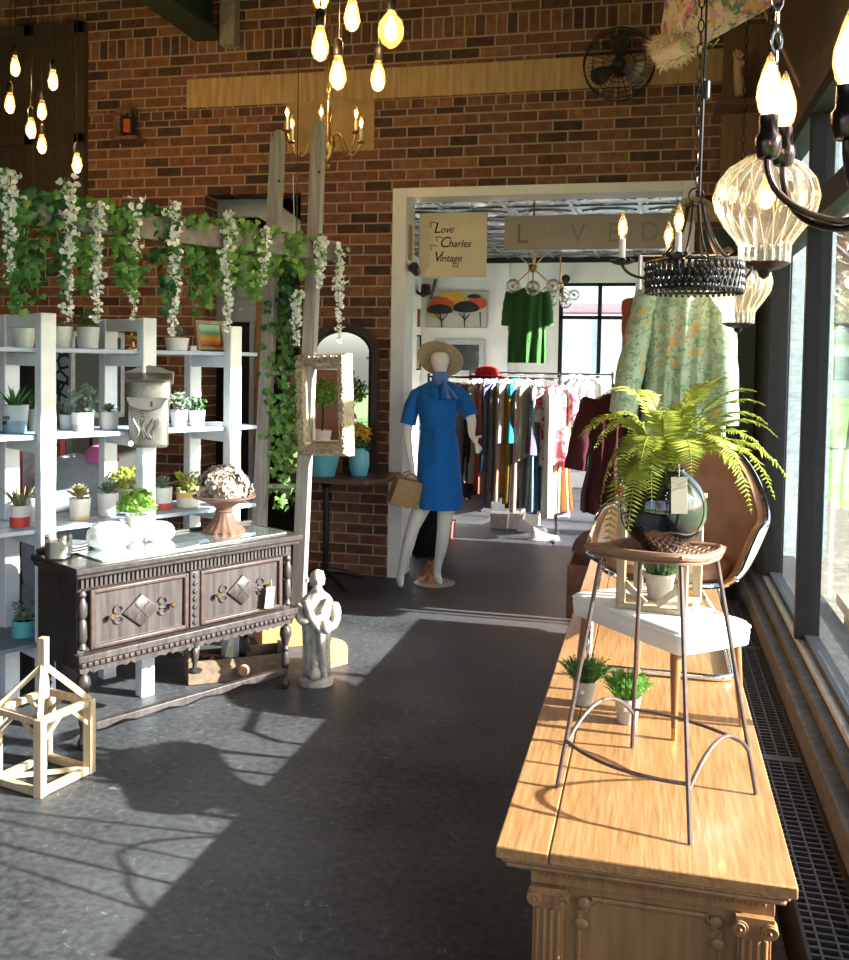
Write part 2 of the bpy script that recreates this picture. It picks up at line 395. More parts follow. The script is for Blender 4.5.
struct('trim_6', MB().bb((-3.09, YF - .05, 2.93), (.70, YF, 3.0)), M_['black_frame'])
fw = struct('window_7', MB(), M_['black_frame'])
f = MB()
for x in (-1.24, -.74, .26, .61): f.bb((x, YF + .02, .75), (x + .05, YF + .1, 2.67))
f.bb((-1.24, YF + .02, 2.2), (.66, YF + .1, 2.245)); f.bb((-1.24, YF + .02, 2.63), (.66, YF + .1, 2.67)); f.bb((-1.24, YF + .02, .75), (.66, YF + .1, .8))
obj('frame', f, M_['black_frame'], fw, bev=.004)
obj('post', MB().bb((-.27, YF - .03, .75), (-.12, YF + .1, 2.67)), mat('grey_post', (.45, .47, .5), .5), fw)
obj('pane', MB().bb((-1.22, YF + .05, .78), (.63, YF + .055, 2.65)), PANE, fw, smooth=False)
# ---- recess with white door at the left
rc = MB(); rc.bb((-4.1, 7.02, 0), (-4.0, 7.9, 3.3)); rc.bb((-4.0, 7.75, 0), (-2.53, 7.9, 3.3)); rc.bb((-4.0, 7.02, 3.1), (-2.53, 7.75, 3.2)); rc.bb((pR, 7.02, 0), (-2.53, 7.75, 3.1))
struct('wall_recess', rc, dark, smooth=False)
xl, xr = py(202, 350, 7.42).x, py(262, 350, 7.42).x
dr = struct('door_2', MB().bb((xl, 7.42, 0), (xr, 7.47, 2.62)), M_['white_paint'], bev=.004)
xa, xb = py(209, 350, 7.41).x, py(250, 350, 7.41).x
p = MB(); p.bb((xa, 7.405, .2), (xb, 7.425, 1.92)); obj('panel', p, mat('dark_chalkboard', (.02, .021, .024), .6), dr, bev=.003)
p = MB()
for (x0, x1, z0, z1) in ((xl, xr, 1.92, 2.06), (xl, xa, .05, 1.92), (xb, xb + .05, .05, 1.92), (xa - .03, xb - .17, 2.12, 2.56), (xb - .12, xr - .03, 2.12, 2.56)): p.bb((x0, 7.385, z0), (x1, 7.425, z1))
obj('moulding', p, M_['white_paint'], dr, bev=.012)
p = MB(); p.prism([(pL - .3, 3.05), (-3.2, 3.0), (-2.65, 2.62), (-2.65, 2.46), (-3.2, 2.78), (pL - .3, 2.78)], .06, Matrix.Translation((0, 7.36, 0)) @ FACE)
tag(obj('stair_stringer', p, M_['white_paint'], bev=.004), 'white sloping stair side above the white panelled door', 'stair')
xp = py(260.5, 280, 7.28).x
p = thing('wooden_board', 'tall narrow unpainted plank standing by the white panelled door', 'board', (xp, 7.28, 0))
obj('plank', MB().bb((xp - .03, 7.26, 0), (xp + .03, 7.285, 2.52)), wood_mat('raw_plank', (.42, .24, .11), (.3, .16, .07), 'z'), p)
obj('cross_strip', MB().bb((xp - .04, 7.25, .9), (xp + .04, 7.26, .97)), wood_mat('raw_plank_x', (.36, .2, .1), (.26, .14, .06), 'x'), p)
# dark shutter at far left, upper
s_ = thing('barn_shutter', 'large dark brown wooden shutter on the brick wall behind the hanging bulbs', 'shutter', (-5.1, 6.74, 2.85))
sm = wood_mat('shutter_wood', (.075, .05, .03), (.04, .028, .018), 'z', .7)
b = MB(); b.bb((-5.95, 6.76, 2.85), (-4.44, 6.80, 4.25)); obj('board_panel', b, sm, s_)
b = MB(); [b.bb((x, 6.735, 2.85), (x + .09, 6.762, 4.25)) for x in (-5.95, -4.98, -4.53)]; b.bb((-5.95, 6.735, 4.16), (-4.44, 6.762, 4.25)); b.bb((-5.95, 6.735, 3.3), (-4.44, 6.762, 3.38)); obj('rail', b, sm, s_, bev=.004)
# green steel beam
b = MB(); b.bb((-3.5, -2.5, 4.05), (-3.26, 6.8, 4.08)); b.bb((-3.395, -2.5, 4.08), (-3.365, 6.8, 4.72)); b.bb((-3.5, -2.5, 4.70), (-3.26, 6.8, 4.75))
struct('trim_7', b, mat('dark_green_steel', (.02, .045, .035), .5, .2, .2, 8))
struct('trim_8', MB().bb((-3.26, 6.70, 3.98), (-3.14, 6.8, 4.40)), mat('pale_bearing_block', (.3, .25, .18), .8))
# heater below the window
ht = thing('baseboard_heater', 'long black grilled baseboard heater under the window', 'heater', (.47, 3.6, 0))
b = MB(); b.bb((.395, 1.0, 0), (.405, 6.0, .2)); b.bb((.545, 1.0, 0), (.56, 6.0, .2)); b.bb((.40, 1.0, .0), (.55, 6.0, .165)); obj('casing', b, M_['black_frame'], ht)
b = MB()
y = 1.0
while y < 6: b.box((.475, y, .195), (.145, .008, .012)); y += .032
for x in (.43, .475, .52): b.box((x, 3.5, .196), (.006, 5, .014))
for y in (1.0, 2.25, 3.6, 5.0): b.box((.475, y, .197), (.15, .05, .016))
obj('grille', b, mat('grille_grey', (.045, .045, .05), .5, .3, .3, 30), ht)
# ------------------------------------------------------------------ left side: dresser, shelves, arbour
S = Vector((.49, .87, 0)).normalized(); N = Vector((-S.y, S.x, 0))     # along the shelf / towards the back
def frame2(o, ax=S): # local x along ax, local y = back
    n_ = Vector((-ax.y, ax.x, 0)); m = Matrix.Identity(4)
    for i in range(3): m[i][0] = ax[i]; m[i][1] = n_[i]; m[i][3] = o[i]
    return m
# ---- sideboard
D0 = Vector((-2.24, 3.375, 0))
DM = frame2(D0)
dw = wood_mat('dark_oak_stain', (.05, .038, .034), (.02, .015, .014), 'z', .42, 1.0, .1, .2)
dwx = wood_mat('dark_oak_stain_front', (.078, .06, .056), (.028, .021, .02), 'z', .42, 1.0, .1, .25)
sb = thing('sideboard', 'antique dark oak sideboard with two carved drawers on turned legs', 'sideboard', D0)
SL, SD, ST = 1.11, .37, .765
b = MB(DM); b.bb((0, .02, .33), (SL, SD, .715)); obj('carcase', b, dw, sb, bev=.004)
b = MB(DM); b.bb((-.03, -.035, .735), (SL + .03, SD + .005, ST)); b.bb((-.02, -.02, .715), (SL + .02, SD, .737)); obj('top', b, wood_mat('dark_oak_top', (.05, .04, .037), (.025, .02, .018), 'x', .3, 1, .2), sb, bev=.006)
b = MB(DM)
for k in range(52): b.bb((.01 + k * .0206, .0, .672), (.01 + k * .0206 + .011, .022, .712))
obj('fluted_frieze', b, dwx, sb)
for x0, x1 in ((.05, .505), (.575, 1.03)):
    d = obj('drawer', MB(DM).bb((x0, .002, .425), (x1, .03, .655)), dwx, sb, bev=.003)
    b = MB(DM)
    for (a, c_, e, f) in ((x0, x1, .645, .665), (x0, x1, .415, .435), (x0 - .005, x0 + .018, .415, .665), (x1 - .018, x1 + .005, .415, .665)):
        b.bb((a, -.012, e), (c_, .01, f))
    obj('moulding', b, mat('worn_brown_edge', (.06, .034, .027), .45, 0, .4, 30), d, bev=.006)
    xc = (x0 + x1) / 2; b = MB(DM)
    q = [(-.085, 0), (0, -.07), (.085, 0), (0, .07)]
    b.loft([[Vector((xc + s * u, y_, .54 + s * w_)) for u, w_ in q] for s, y_ in ((1, .004), (1, -.008), (.9, -.012))])
    for k in range(4):
        t = k * PI / 2 + PI / 4; b.box((xc + .022 * math.cos(t), -.013, .54 + .022 * math.sin(t)), (.05, .004, .008), (0, -t, 0))
    for sx in (-1, 1):
        b.tube([Vector((xc + sx * (.085 + .02 * (1 - math.cos(t))), -.002, .54 + .02 * math.sin(t) * (1 if t < PI else .5) + .018)) for t in [k * .45 for k in range(13)]], .005, 5)
        b.tube([Vector((xc + sx * (.085 + .02 * (1 - math.cos(t))), -.002, .54 - .02 * math.sin(t) * (1 if t < PI else .5) - .018)) for t in [k * .45 for k in range(13)]], .005, 5)
    obj('carving', b, dwx, d)
    for sx in (-1, 1):
        b = MB(DM); b.lathe([(.004, 0), (.006, .016), (.012, .02), (.013, .027), (.008, .032)], (xc + sx * .145, 0, .54), 12, M=Matrix.Rotation(PI / 2, 4, 'X')); obj('knob', b, M_['brass'], d)
b = MB(DM); b.bb((.515, -.012, .415), (.565, .02, .668))
for k in range(7): b.box((.54, -.014, .44 + k * .035), (.02, .012, .022), (0, PI / 4, 0))
obj('centre_stile', b, dwx, sb, bev=.004)
for x in (.012, 1.068):
    b = MB(DM); b.lathe([(.008, .42), (.02, .43), (.012, .45), (.02, .47), (.017, .54), (.01, .55), (.02, .565), (.02, .61), (.01, .635), (.018, .65), (.01, .665)], (x, -.004, 0), 14); obj('half_column', b, dwx, sb)
b = MB(DM); b.bb((-.015, -.03, .375), (SL + .015, .02, .405)); b.bb((-.005, -.018, .35), (SL + .005, .02, .375))
for k in range(40): b.bb((.0 + k * .027, -.026, .353), (k * .027 + .015, -.016, .372))
obj('lower_moulding', b, dwx, sb, bev=.004)
ap = [(0, .35)]
for k in range(12):
    x = k * SL / 12; w = SL / 12
    ap += [(x + w * .08, .325), (x + w * .3, .318), (x + w * .5, .33), (x + w * .7, .318), (x + w * .92, .325)]
ap += [(SL, .35)]
b = MB(DM); b.prism(ap[::-1], .02, Matrix.Translation((0, .018, 0)) @ FACE); obj('scalloped_apron', b, dwx, sb)
LEG = [(.016, 0), (.024, .02), (.024, .035), (.014, .05), (.012, .09), (.019, .11), (.021, .16), (.013, .185), (.02, .2), (.013, .215), (.03, .27), (.026, .30), (.014, .315), (.02, .325), (.02, .36)]
for x, y in ((.03, .02), (SL - .03, .02), (.03, SD - .03), (SL - .03, SD - .03)): obj('leg', MB(DM).lathe(LEG, (x, y, 0), 14), dw, sb)
b = MB(DM); b.lathe([(.001, .20), (.03, .205), (.034, .215), (.012, .225), (.01, .24), (.018, .27), (.02, .3), (.012, .315), (.02, .33), (.02, .35)], (SL / 2, .01, 0), 14); obj('pendant_finial', b, dw, sb)
rp = [(.03, .075), (.12, .07), (.2, .085), (.27, .07), (.42, .08), (.5, .065), (.6, .08), (.7, .07), (.82, .085), (.9, .07), (SL - .03, .075)]
b = MB(DM); b.prism(rp + [(x, .105) for x in (SL - .03, .03)], .03, Matrix.Translation((0, .035, 0)) @ FACE); obj('stretcher', b, dwx, sb, bev=.004)
b = MB(DM); b.bb((0, SD - .02, ST), (SL, SD, ST + .02)); b.tube([(-.01, SD - .01, ST + .012), (SL + .01, SD - .01, ST + .012)], .012, 8); obj('back_rail', b, dw, sb, bev=.004)
def dtop(x, y, z=ST): return DM @ Vector((x, y, z))
def tagcard(name, p, label, m=None, tilt=0, w=.035, h=.07, ax=S):
    t = thing(name, label, 'price tag', p); mm = frame2(p, ax) @ Matrix.Rotation(tilt, 4, 'Y')
    obj('card', MB(mm).bb((-w / 2, -.002, -h), (w / 2, 0, 0)), mat('tag_card', (.46, .40, .30), .8, 0, .06), t, bev=.0006)
    obj('string', MB(mm).tube([(0, -.001, -.008), (0, -.004, .02), (0, .004, .035)], .0008, 5), mat('tag_string', (.7, .68, .62), .9), t)
tagcard('price_tag', dtop(.945, -.033, .535), 'long buff card tag hanging from the right drawer knob of the sideboard', tilt=.12, w=.05, h=.10)
# ---- glass sheet, domes, planter, candle, urn on the sideboard
gl = mat('mirror_tray', (.75, .82, .8), .04, .9, .02)
t = obj('mirror_tray', MB(DM).bb((.11, .02, ST + .001), (SL - .03, SD - .03, ST + .009)), gl, bev=.002); tag(t, 'thin green edged mirror sheet lying on the dark sideboard top', 'mirror')
whg = mat('white_faceted_glass', (.72, .72, .70), .18, 0, .05, 30, .1, None, .15)
def dome(x, y, r, label):
    p = dtop(x, y, ST + .0095); t = thing('glass_dome', label, 'glass lampshade', p, 'white glass domes on the sideboard')
    b = MB(); seg = 22; rings = []
    prof = [(.62, 0), (.92, .18), (1.0, .42), (.95, .65), (.78, .85), (.5, .98), (.12, 1.04)]
    for i, (a, z) in enumerate(prof):
        rings.append([p + Vector((r * a * math.cos(2 * PI * (k + .5 * (i % 2)) / seg), r * a * math.sin(2 * PI * (k + .5 * (i % 2)) / seg), z * r * 1.15)) for k in range(seg)])
    vs_ = [[b.v(q) for q in rr] for rr in rings]
    for i in range(len(vs_) - 1):
        for k in range(seg):
            a, c_ = vs_[i], vs_[i + 1]; o = (i % 2)
            b.face([a[k], a[(k + 1) % seg], c_[(k + o) % seg]]); b.face([a[(k + 1) % seg], c_[(k + 1 + (o - 0)) % seg] if o else c_[(k + 1) % seg], c_[(k + o) % seg]])
    b.face(vs_[-1]); b.face(vs_[0][::-1])
    obj('shade', b, whg, t, ang=8); obj('rim', MB().lathe([(r * .6, 0), (r * .7, 0), (r * .7, r * .07), (r * .6, r * .07)], p, 28), whg, t)
dome(.26, .235, .098, 'larger white faceted glass dome at the front of the sideboard')
dome(.515, .25, .074, 'smaller white faceted glass dome right of the leafy tin planter')
def leafball(mb, c, r, k, s, rr=rnd, flat=1.0, half=False):
    for i in range(k):
        z = rr.uniform(-.3 if half else -1, 1); a = rr.random() * 2 * PI; q = math.sqrt(max(0, 1 - z * z)); u = r * rr.uniform(.55, 1.05)
        p = Vector(c) + Vector((q * math.cos(a) * u, q * math.sin(a) * u, z * u * flat))
        d = Vector((rr.uniform(-1, 1), rr.uniform(-1, 1), rr.uniform(-.4, 1))).normalized(); e = d.cross(Vector((rr.uniform(-1, 1), rr.uniform(-1, 1), rr.uniform(-1, 1)))).normalized()
        mb.poly([p - d * s, p + e * s * .55, p + d * s, p - e * s * .55])
def potmesh(p, r0, r1, h, M=None): return MB().lathe([(r0 * .9, 0), (r0, .004), (r1, h - .004), (r1, h), (r1 * .9, h), (r1 * .86, h * .8), (.002, h * .8)], p, 22)
lf_b = mat('bright_leaf', (.24, .42, .07), .5, 0, .35, 20, 0, None, .35)
lf_d = mat('dark_green_leaf', (.06, .17, .045), .5, 0, .4, 20, 0, None, .25)
lf_y = mat('yellow_green_leaf', (.45, .48, .06), .5, 0, .4, 20, 0, None, .35)
lf_g = mat('grey_green_leaf', (.2, .28, .2), .6, 0, .35, 20, 0, None, .2)
lf_r = mat('red_tipped_leaf', (.32, .3, .13), .5, 0, .5, 20, 0, None, .2)
p = dtop(.43, .295, ST + .0095)
t = thing('potted_plant', 'round bright leafy plant in a tin pot between the glass domes', 'potted plant', p)
obj('pot', potmesh(p, .04, .052, .12), mat('tin_pot', (.6, .58, .54), .4, .4, .1, 20), t); b = MB(); leafball(b, p + Vector((0, 0, .16)), .085, 520, .014, half=True); obj('foliage', b, lf_b, t, fix=False)
p = dtop(.015, .21)
t = thing('candle_jar', 'white candle in a thick glass jar at the sideboard left corner', 'candle', p)
obj('jar', MB().lathe([(.05, 0), (.055, .004), (.055, .10), (.052, .10), (.052, .008), (.001, .008)], p, 24), glassy('jar_glass', (.95, .95, .93), .1), t)
obj('wax', MB().lathe([(.05, .009), (.05, .075), (.004, .07)], p, 24), mat('wax', (.85, .8, .72), .5, 0, .05, 20, 0, None, .2), t); obj('wick', MB().tube([p + Vector((0, 0, .07)), p + Vector((.002, 0, .085))], .0015, 5), M_['black_metal'], t)
for k in range(3):
    p = dtop(.105, .30, ST + .001 + k * .012); t = obj('plate', MB().lathe([(.035, 0), (.06, .004), (.085, .012), (.086, .0145), (.06, .007), (.001, .004)], p, 28), mat('white_china', (.8, .8, .78), .2), None)
    tag(t, ['lowest white china plate of the stack behind the candle jar', 'middle white china plate of the stack behind the candle jar', 'topmost white china plate of the stack behind the candle jar'][k], 'plate', 'stacked white plates')
# terracotta urn with dried hydrangea
p = dtop(.865, .235, ST + .0095)
t = thing('footed_urn', 'wide rusty footed urn bowl on the sideboard under dried hydrangeas', 'urn', p)
fl = lambda a, z: 1 + .04 * math.cos(a * 16) * (1 if z < .08 else 0)
obj('pedestal', MB().lathe([(.098, 0), (.1, .01), (.085, .022), (.06, .05), (.042, .085), (.04, .095), (.047, .1), (.038, .108), (.05, .125)], p, 64, fn=fl), mat('rusty_terracotta', (.135, .062, .04), .65, 0, .4, 20, .3), t)
obj('bowl', MB().lathe([(.045, .12), (.06, .13), (.11, .155), (.15, .168), (.152, .178), (.14, .18), (.09, .165), (.001, .15)], p, 40), mat('rusty_terracotta', (.3, .13, .08)), t)
t = thing('dried_hydrangea', 'large mound of dried beige hydrangea blooms in the rusty urn', 'dried flowers', p + Vector((0, 0, .15)))
b = MB(); r2 = random.Random(4)
for i in range(720):
    z = r2.uniform(-.25, 1); a = r2.random() * 2 * PI; q = math.sqrt(1 - z * z); u = r2.uniform(.75, 1.0) * (1 + .12 * math.sin(a * 5) * math.cos(z * 6))
    c_ = p + Vector((q * math.cos(a) * .125 * u, q * math.sin(a) * .125 * u, .205 + z * .115 * u)); nrm = Vector((q * math.cos(a), q * math.sin(a), z + .2)).normalized()
    e = nrm.cross(Vector((r2.uniform(-1, 1), r2.uniform(-1, 1), r2.uniform(-1, 1)))).normalized(); f = nrm.cross(e)
    s = r2.uniform(.012, .022); cup = nrm * s * .5
    q_ = [c_ + e * s + cup, c_ + (e + f) * s * .75 + cup * .6, c_ + f * s + cup, c_ + (f - e) * s * .75 + cup * .5, c_ - e * s + cup, c_ - (e + f) * s * .7, c_ - f * s + cup, c_ + (e - f) * s * .7]
    cv = b.v(c_); vv = [b.v(x) for x in q_]
    for k in range(8): b.face([cv, vv[k], vv[(k + 1) % 8]])
obj('petals', b, mat('dried_petal', (.52, .43, .37), .8, 0, .45, 30, 0, None, .15, .2, 0, (.27, .21, .175)), t, fix=False)
# ---- the white plant shelving
B0 = Vector((-2.332, 4.052, 0)); SB = .49; SDp = .36
XM = frame2(B0)
sh = thing('plant_shelf', 'tall white painted open plant shelf behind the dark sideboard', 'shelf', B0)
wp = M_['white_paint']; PZ = 1.80
for k in (-1, 0, 1):
    for y, hz in ((0, PZ if k < 1 else 1.78), (SDp, PZ if k < 1 else 1.68)): obj('post', MB(XM).bb((k * SB - .035, y - .03, 0), (k * SB + .035, y + .03, hz)), wp, sh, bev=.004)
    for z in ((.34, .84, 1.25, 1.63, 1.80) if k < 1 else (.34, .84, 1.25, 1.63)): obj('cross_bar', MB(XM).bb((k * SB - .03, .03, z - .06), (k * SB + .03, SDp - .03, z - .002)), wp, sh, bev=.003)
bl = mat('blue_grey_shelf', (.36, .42, .53), .5, 0, .1, 8)
for z in (.84, 1.25, 1.63):
    for y in (.06, .19, .30): obj('shelf_board', MB(XM).bb((-SB - .30, y - .055, z), (SB + .16, y + .055, z + .02)), bl, sh, bev=.003)
for y in (.06, .19, .30): obj('shelf_board', MB(XM).bb((-SB - .3, y - .055, .34), (-SB + .12, y + .055, .36)), mat('dark_slat', (.2, .22, .25), .5), sh, bev=.003)
def shp(u, v, y, z):  # point on a shelf: pixel column u at shelf depth y
    # intersect the viewing column with the vertical plane at depth y behind the front posts
    o = B0 + N * y; d = ray(u, v); tt = (o - EYE).dot(N) / d.dot(N); q = EYE + d * tt; return Vector((q.x, q.y, z + .0205))
def plantmb(kind, p, s, r):
    b = MB()
    if kind == 'aloe':
        for i in range(14):
            a = i * 2.4; L = s * r.uniform(.7, 1.1); tl = r.uniform(.15, .8); d = Vector((math.cos(a) * tl, math.sin(a) * tl, 1)).normalized(); side = d.cross(Vector((0, 0, 1))).normalized() * s * .09
            q0 = p + Vector((math.cos(a), math.sin(a), 0)) * s * .08; mid = q0 + d * L * .5; tip = q0 + d * L + Vector((math.cos(a), math.sin(a), 0)) * s * .12; nn = side.cross(d).normalized() * s * .04
            b.loft([[q0 - side, q0 - nn, q0 + side, q0 + nn], [mid - side * .8, mid - nn, mid + side * .8, mid + nn], [tip - side * .05, tip - nn * .1, tip + side * .05, tip + nn * .1]])
    elif kind == 'jade':
        for i in range(60):
            a = r.random() * 2 * PI; z = r.random(); q = r.uniform(.1, .55) * s
            c_ = p + Vector((q * math.cos(a), q * math.sin(a), s * (.15 + .8 * z))); M = Euler((r.uniform(-1, 1), r.uniform(-1, 1), a)).to_matrix().to_4x4()
            b.ball(c_, (s * .15, s * .1, s * .035), 7, 4, M)
        for i in range(4):
            a = i * 1.7; b.tube([p, p + Vector((math.cos(a) * s * .2, math.sin(a) * s * .2, s * .6))], s * .03, 5)
    elif kind == 'bush': leafball(b, p + Vector((0, 0, s * .5)), s * .55, 160, s * .12, r, 1.1)
    elif kind == 'rosette':
        for i in range(26):
            a = i * 2.4; el_ = .25 + i * .045; L = s * (.6 - i * .012); d = Vector((math.cos(a) * math.cos(el_), math.sin(a) * math.cos(el_), math.sin(el_))); sd_ = Vector((-math.sin(a), math.cos(a), 0)) * L * .22
            q0 = p + Vector((0, 0, s * .1 + i * s * .006)); b.poly([q0, q0 + d * L * .6 + sd_, q0 + d * L, q0 + d * L * .6 - sd_]); 
        b.ball(p + Vector((0, 0, s * .12)), s * .1, 8, 6)
    return b
LM = {'aloe': lf_g, 'jade': lf_y, 'bush': lf_d, 'rosette': lf_g}
def pot(p, r0, r1, h, col, label, kind='aloe', s=.1, lm=None, band=None, name='potted_succulent', seed=1, cat='potted plant', grp='pots on the plant shelf'):
    t = thing(name, label, cat, p, grp); cm_ = mat('pot_%02d_%02d_%02d' % tuple(int(x * 99) for x in col), col, .55, 0, .08, 25)
    obj('pot', potmesh(p, r0, r1, h), cm_, t)
    if band:
        bc, z0, z1 = band; ra = r0 + (r1 - r0) * z0 + .0012; rb = r0 + (r1 - r0) * z1 + .0012
        obj('glaze_band', MB().lathe([(ra - .002, z0 * h), (ra, z0 * h), (rb, z1 * h), (rb - .002, z1 * h)], p, 22, caps=False), mat('glaze_%02d_%02d' % (int(bc[0] * 99), int(bc[1] * 99)), bc, .3, 0, .1), t)
    obj('soil', MB().lathe([(r1 * .86, h * .8), (r1 * .8, h * .86), (.001, h * .88)], p, 14), M_['soil'], t)
    obj('plant', plantmb(kind, p + Vector((0, 0, h * .85)), s, random.Random(seed)), lm or LM[kind], t, fix=kind in ('aloe', 'jade'))
    return t
W_ = (.74, .74, .72); G_ = (.5, .52, .52); C_ = (.72, .68, .6)
# top shelf
pot(shp(62, 335, .2, 1.63), .04, .052, .1, W_, 'small white pot on the top shelf behind the left white post', 'rosette', .07, seed=2)
pot(shp(88, 345, .12, 1.63), .045, .052, .10, G_, 'grey cylinder pot on the top shelf under a hanging flower strand', 'bush', .09, seed=3)
pot(shp(24, 345, .28, 1.63), .04, .055, .09, W_, 'white pot in the top left bay of the plant shelf', 'jade', .06, lf_g, seed=4)
pot(shp(177, 345, .16, 1.63), .05, .06, .065, (.68, .7, .74), 'low white embossed pot with silvery plant on the top shelf', 'rosette', .12, seed=5)
# middle shelf
love = pot(shp(15, 420, .18, 1.25), .046, .058, .125, (.5, .53, .54), 'tall grey blue pot with black lettering and spiky aloe', 'aloe', .11, lf_d, ((.22, .36, .46), .02, .45), seed=6)
q = shp(15, 420, .18, 1.25); lt = MB()
for w_, zz in (('ATE', .062), ('BE', .04)): lt.mesh(text_mesh(w_, .022, .002), frame2(q + Vector((-.02, -.058, zz)), Vector((1, 0, 0))) @ FACE)
lo = obj('lettering', lt, M_['black_metal'], love, smooth=False)
pot(shp(38, 420, .25, 1.25), .036, .046, .1, (.42, .38, .34), 'brown pot half hidden behind the left white post, middle shelf', 'bush', .08, seed=7)
pot(shp(68, 420, .25, 1.25), .035, .04, .07, (.7, .74, .78), 'small square white pot with spiky leaves left of the two tone pot', 'aloe', .1, seed=8)
pot(shp(83, 420, .14, 1.25), .046, .05, .085, (.76, .74, .7), 'white pot with a grey base holding a silvery bush', 'bush', .13, lf_g, ((.45, .43, .42), .02, .35), seed=9)
pot(shp(109, 420, .14, 1.25), .04, .045, .085, (.66, .66, .65), 'plain pale grey pot just left of the metal mailbox', 'rosette', .1, lf_r, seed=10)
pot(shp(179, 415, .12, 1.25), .035, .044, .085, W_, 'white pot with a pink rim right of the metal mailbox', 'bush', .1, lf_g, ((.75, .4, .48), .88, 1.0), seed=11)
pot(shp(197, 415, .12, 1.25), .036, .042, .08, (.7, .72, .7), 'white pot with a small jade plant beside the pink rimmed pot', 'jade', .08, lf_d, seed=12)
# third shelf
pot(shp(20, 505, .12, .84), .042, .042, .095, (.76, .74, .7), 'white pot dipped in red glaze at the left of the third shelf', 'aloe', .12, lf_r, ((.6, .06, .05), .02, .48), seed=13)
pot(shp(36, 505, .2, .84), .036, .042, .11, W_, 'white pot behind the left white post on the third shelf', 'rosette', .09, seed=14)
pot(shp(80, 505, .12, .84), .042, .048, .1, C_, 'cream pot with a long leaved reddish succulent, third shelf', 'rosette', .15, lf_r, ((.75, .55, .3), .02, .2), seed=15)
pot(shp(108, 505, .14, .84), .046, .05, .11, W_, 'white pot with a pale rosette behind the large glass dome', 'rosette', .13, lf_g, seed=16)
pot(shp(124, 500, .24, .84), .042, .048, .11, (.4, .33, .28), 'brown pot with a yellow green plant behind the white rosette pot', 'jade', .12, seed=17)
pot(shp(163, 490, .14, .84), .042, .046, .11, W_, 'white pot with a red base just right of the mailbox post', 'rosette', .14, lf_g, ((.6, .08, .07), .02, .3), seed=18)
pot(shp(188, 490, .12, .84), .055, .06, .08, (.8, .76, .68), 'wide pot with a yellow rim and golden jade plant', 'jade', .11, None, ((.75, .5, .12), .65, 1.0), seed=19)
pot(shp(24, 600, .14, .34), .05, .05, .075, (.1, .45, .48), 'turquoise bowl of succulents on the low slatted shelf', 'jade', .09, lf_g, seed=20)
# small framed landscape on the top shelf
q = shp(211, 346, .1, 1.63)
t = thing('framed_landscape', 'small framed orange and green landscape leaning on the top shelf', 'picture', q); TM = frame2(q + Vector((0, 0, .003))) @ Matrix.Rotation(-.22, 4, 'X')
def picframe(t, TM, w, h, bw_, fm, art, d=.02, mat_=None):
    b = MB(TM)
    for a, c_ in (((-w / 2, -d, 0), (w / 2, 0, bw_)), ((-w / 2, -d, h - bw_), (w / 2, 0, h)), ((-w / 2, -d, bw_), (-w / 2 + bw_, 0, h - bw_)), ((w / 2 - bw_, -d, bw_), (w / 2, 0, h - bw_))): b.bb(a, c_)
    obj('frame', b, fm, t, bev=.003)
    obj('picture', MB(TM).bb((-w / 2 + bw_ * .8, -d * .5, bw_ * .8), (w / 2 - bw_ * .8, -.001, h - bw_ * .8)), art, t, smooth=False)
def bands(name, cols, axis=2, lo=0, hi=1, noise_=.15):
    m, n, L, out = nt(name); p = n.new('ShaderNodeBsdfPrincipled'); p.inputs['Roughness'].default_value = .6
    tc = n.new('ShaderNodeTexCoord'); sp = n.new('ShaderNodeSeparateXYZ'); L.new(tc.outputs['Object'], sp.inputs[0])
    nz = n.new('ShaderNodeTexNoise'); nz.inputs['Scale'].default_value = 9; nz.inputs['Detail'].default_value = 5; L.new(tc.outputs['Object'], nz.inputs[0])
    mr = n.new('ShaderNodeMapRange'); L.new(sp.outputs[axis], mr.inputs[0]); mr.inputs[1].default_value = lo; mr.inputs[2].default_value = hi
    f = math_(n, L, 'ADD', mr.outputs[0], math_(n, L, 'MULTIPLY', math_(n, L, 'SUBTRACT', nz.outputs[0], .5), noise_))
    rp = n.new('ShaderNodeValToRGB'); L.new(f, rp.inputs[0]); rp.color_ramp.interpolation = 'EASE'
    e = rp.color_ramp.elements; e[0].position = 0; e[0].color = rgba(cols[0]); e[1].position = 1; e[1].color = rgba(cols[-1])
    for i, c_ in enumerate(cols[1:-1]): rp.color_ramp.elements.new((i + 1) / (len(cols) - 1)).color = rgba(c_)
    L.new(rp.outputs[0], p.inputs['Base Color']); L.new(p.outputs[0], out.inputs[0]); return m
picframe(t, TM, .17, .155, .02, wood_mat('picture_gilt', (.35, .25, .13), (.2, .13, .06), 'z'), bands('landscape', [(.02, .015, .01), (.5, .12, .01), (.55, .3, .03), (.1, .25, .1), (.25, .45, .3), (.3, .5, .4)], 2, .02, .14))
q = shp(133, 345, .28, 1.63); t = thing('brass_ornament', 'small brass ornament in the middle bay of the top shelf', 'ornament', q)
obj('stem', MB().lathe([(.03, 0), (.03, .006), (.008, .015), (.006, .05)], q, 14), M_['brass'], t); b = MB(); b.ball(q + Vector((0, 0, .06)), (.03, .012, .02)); b.ball(q + Vector((.03, 0, .07)), .01); obj('figure', b, M_['brass'], t)
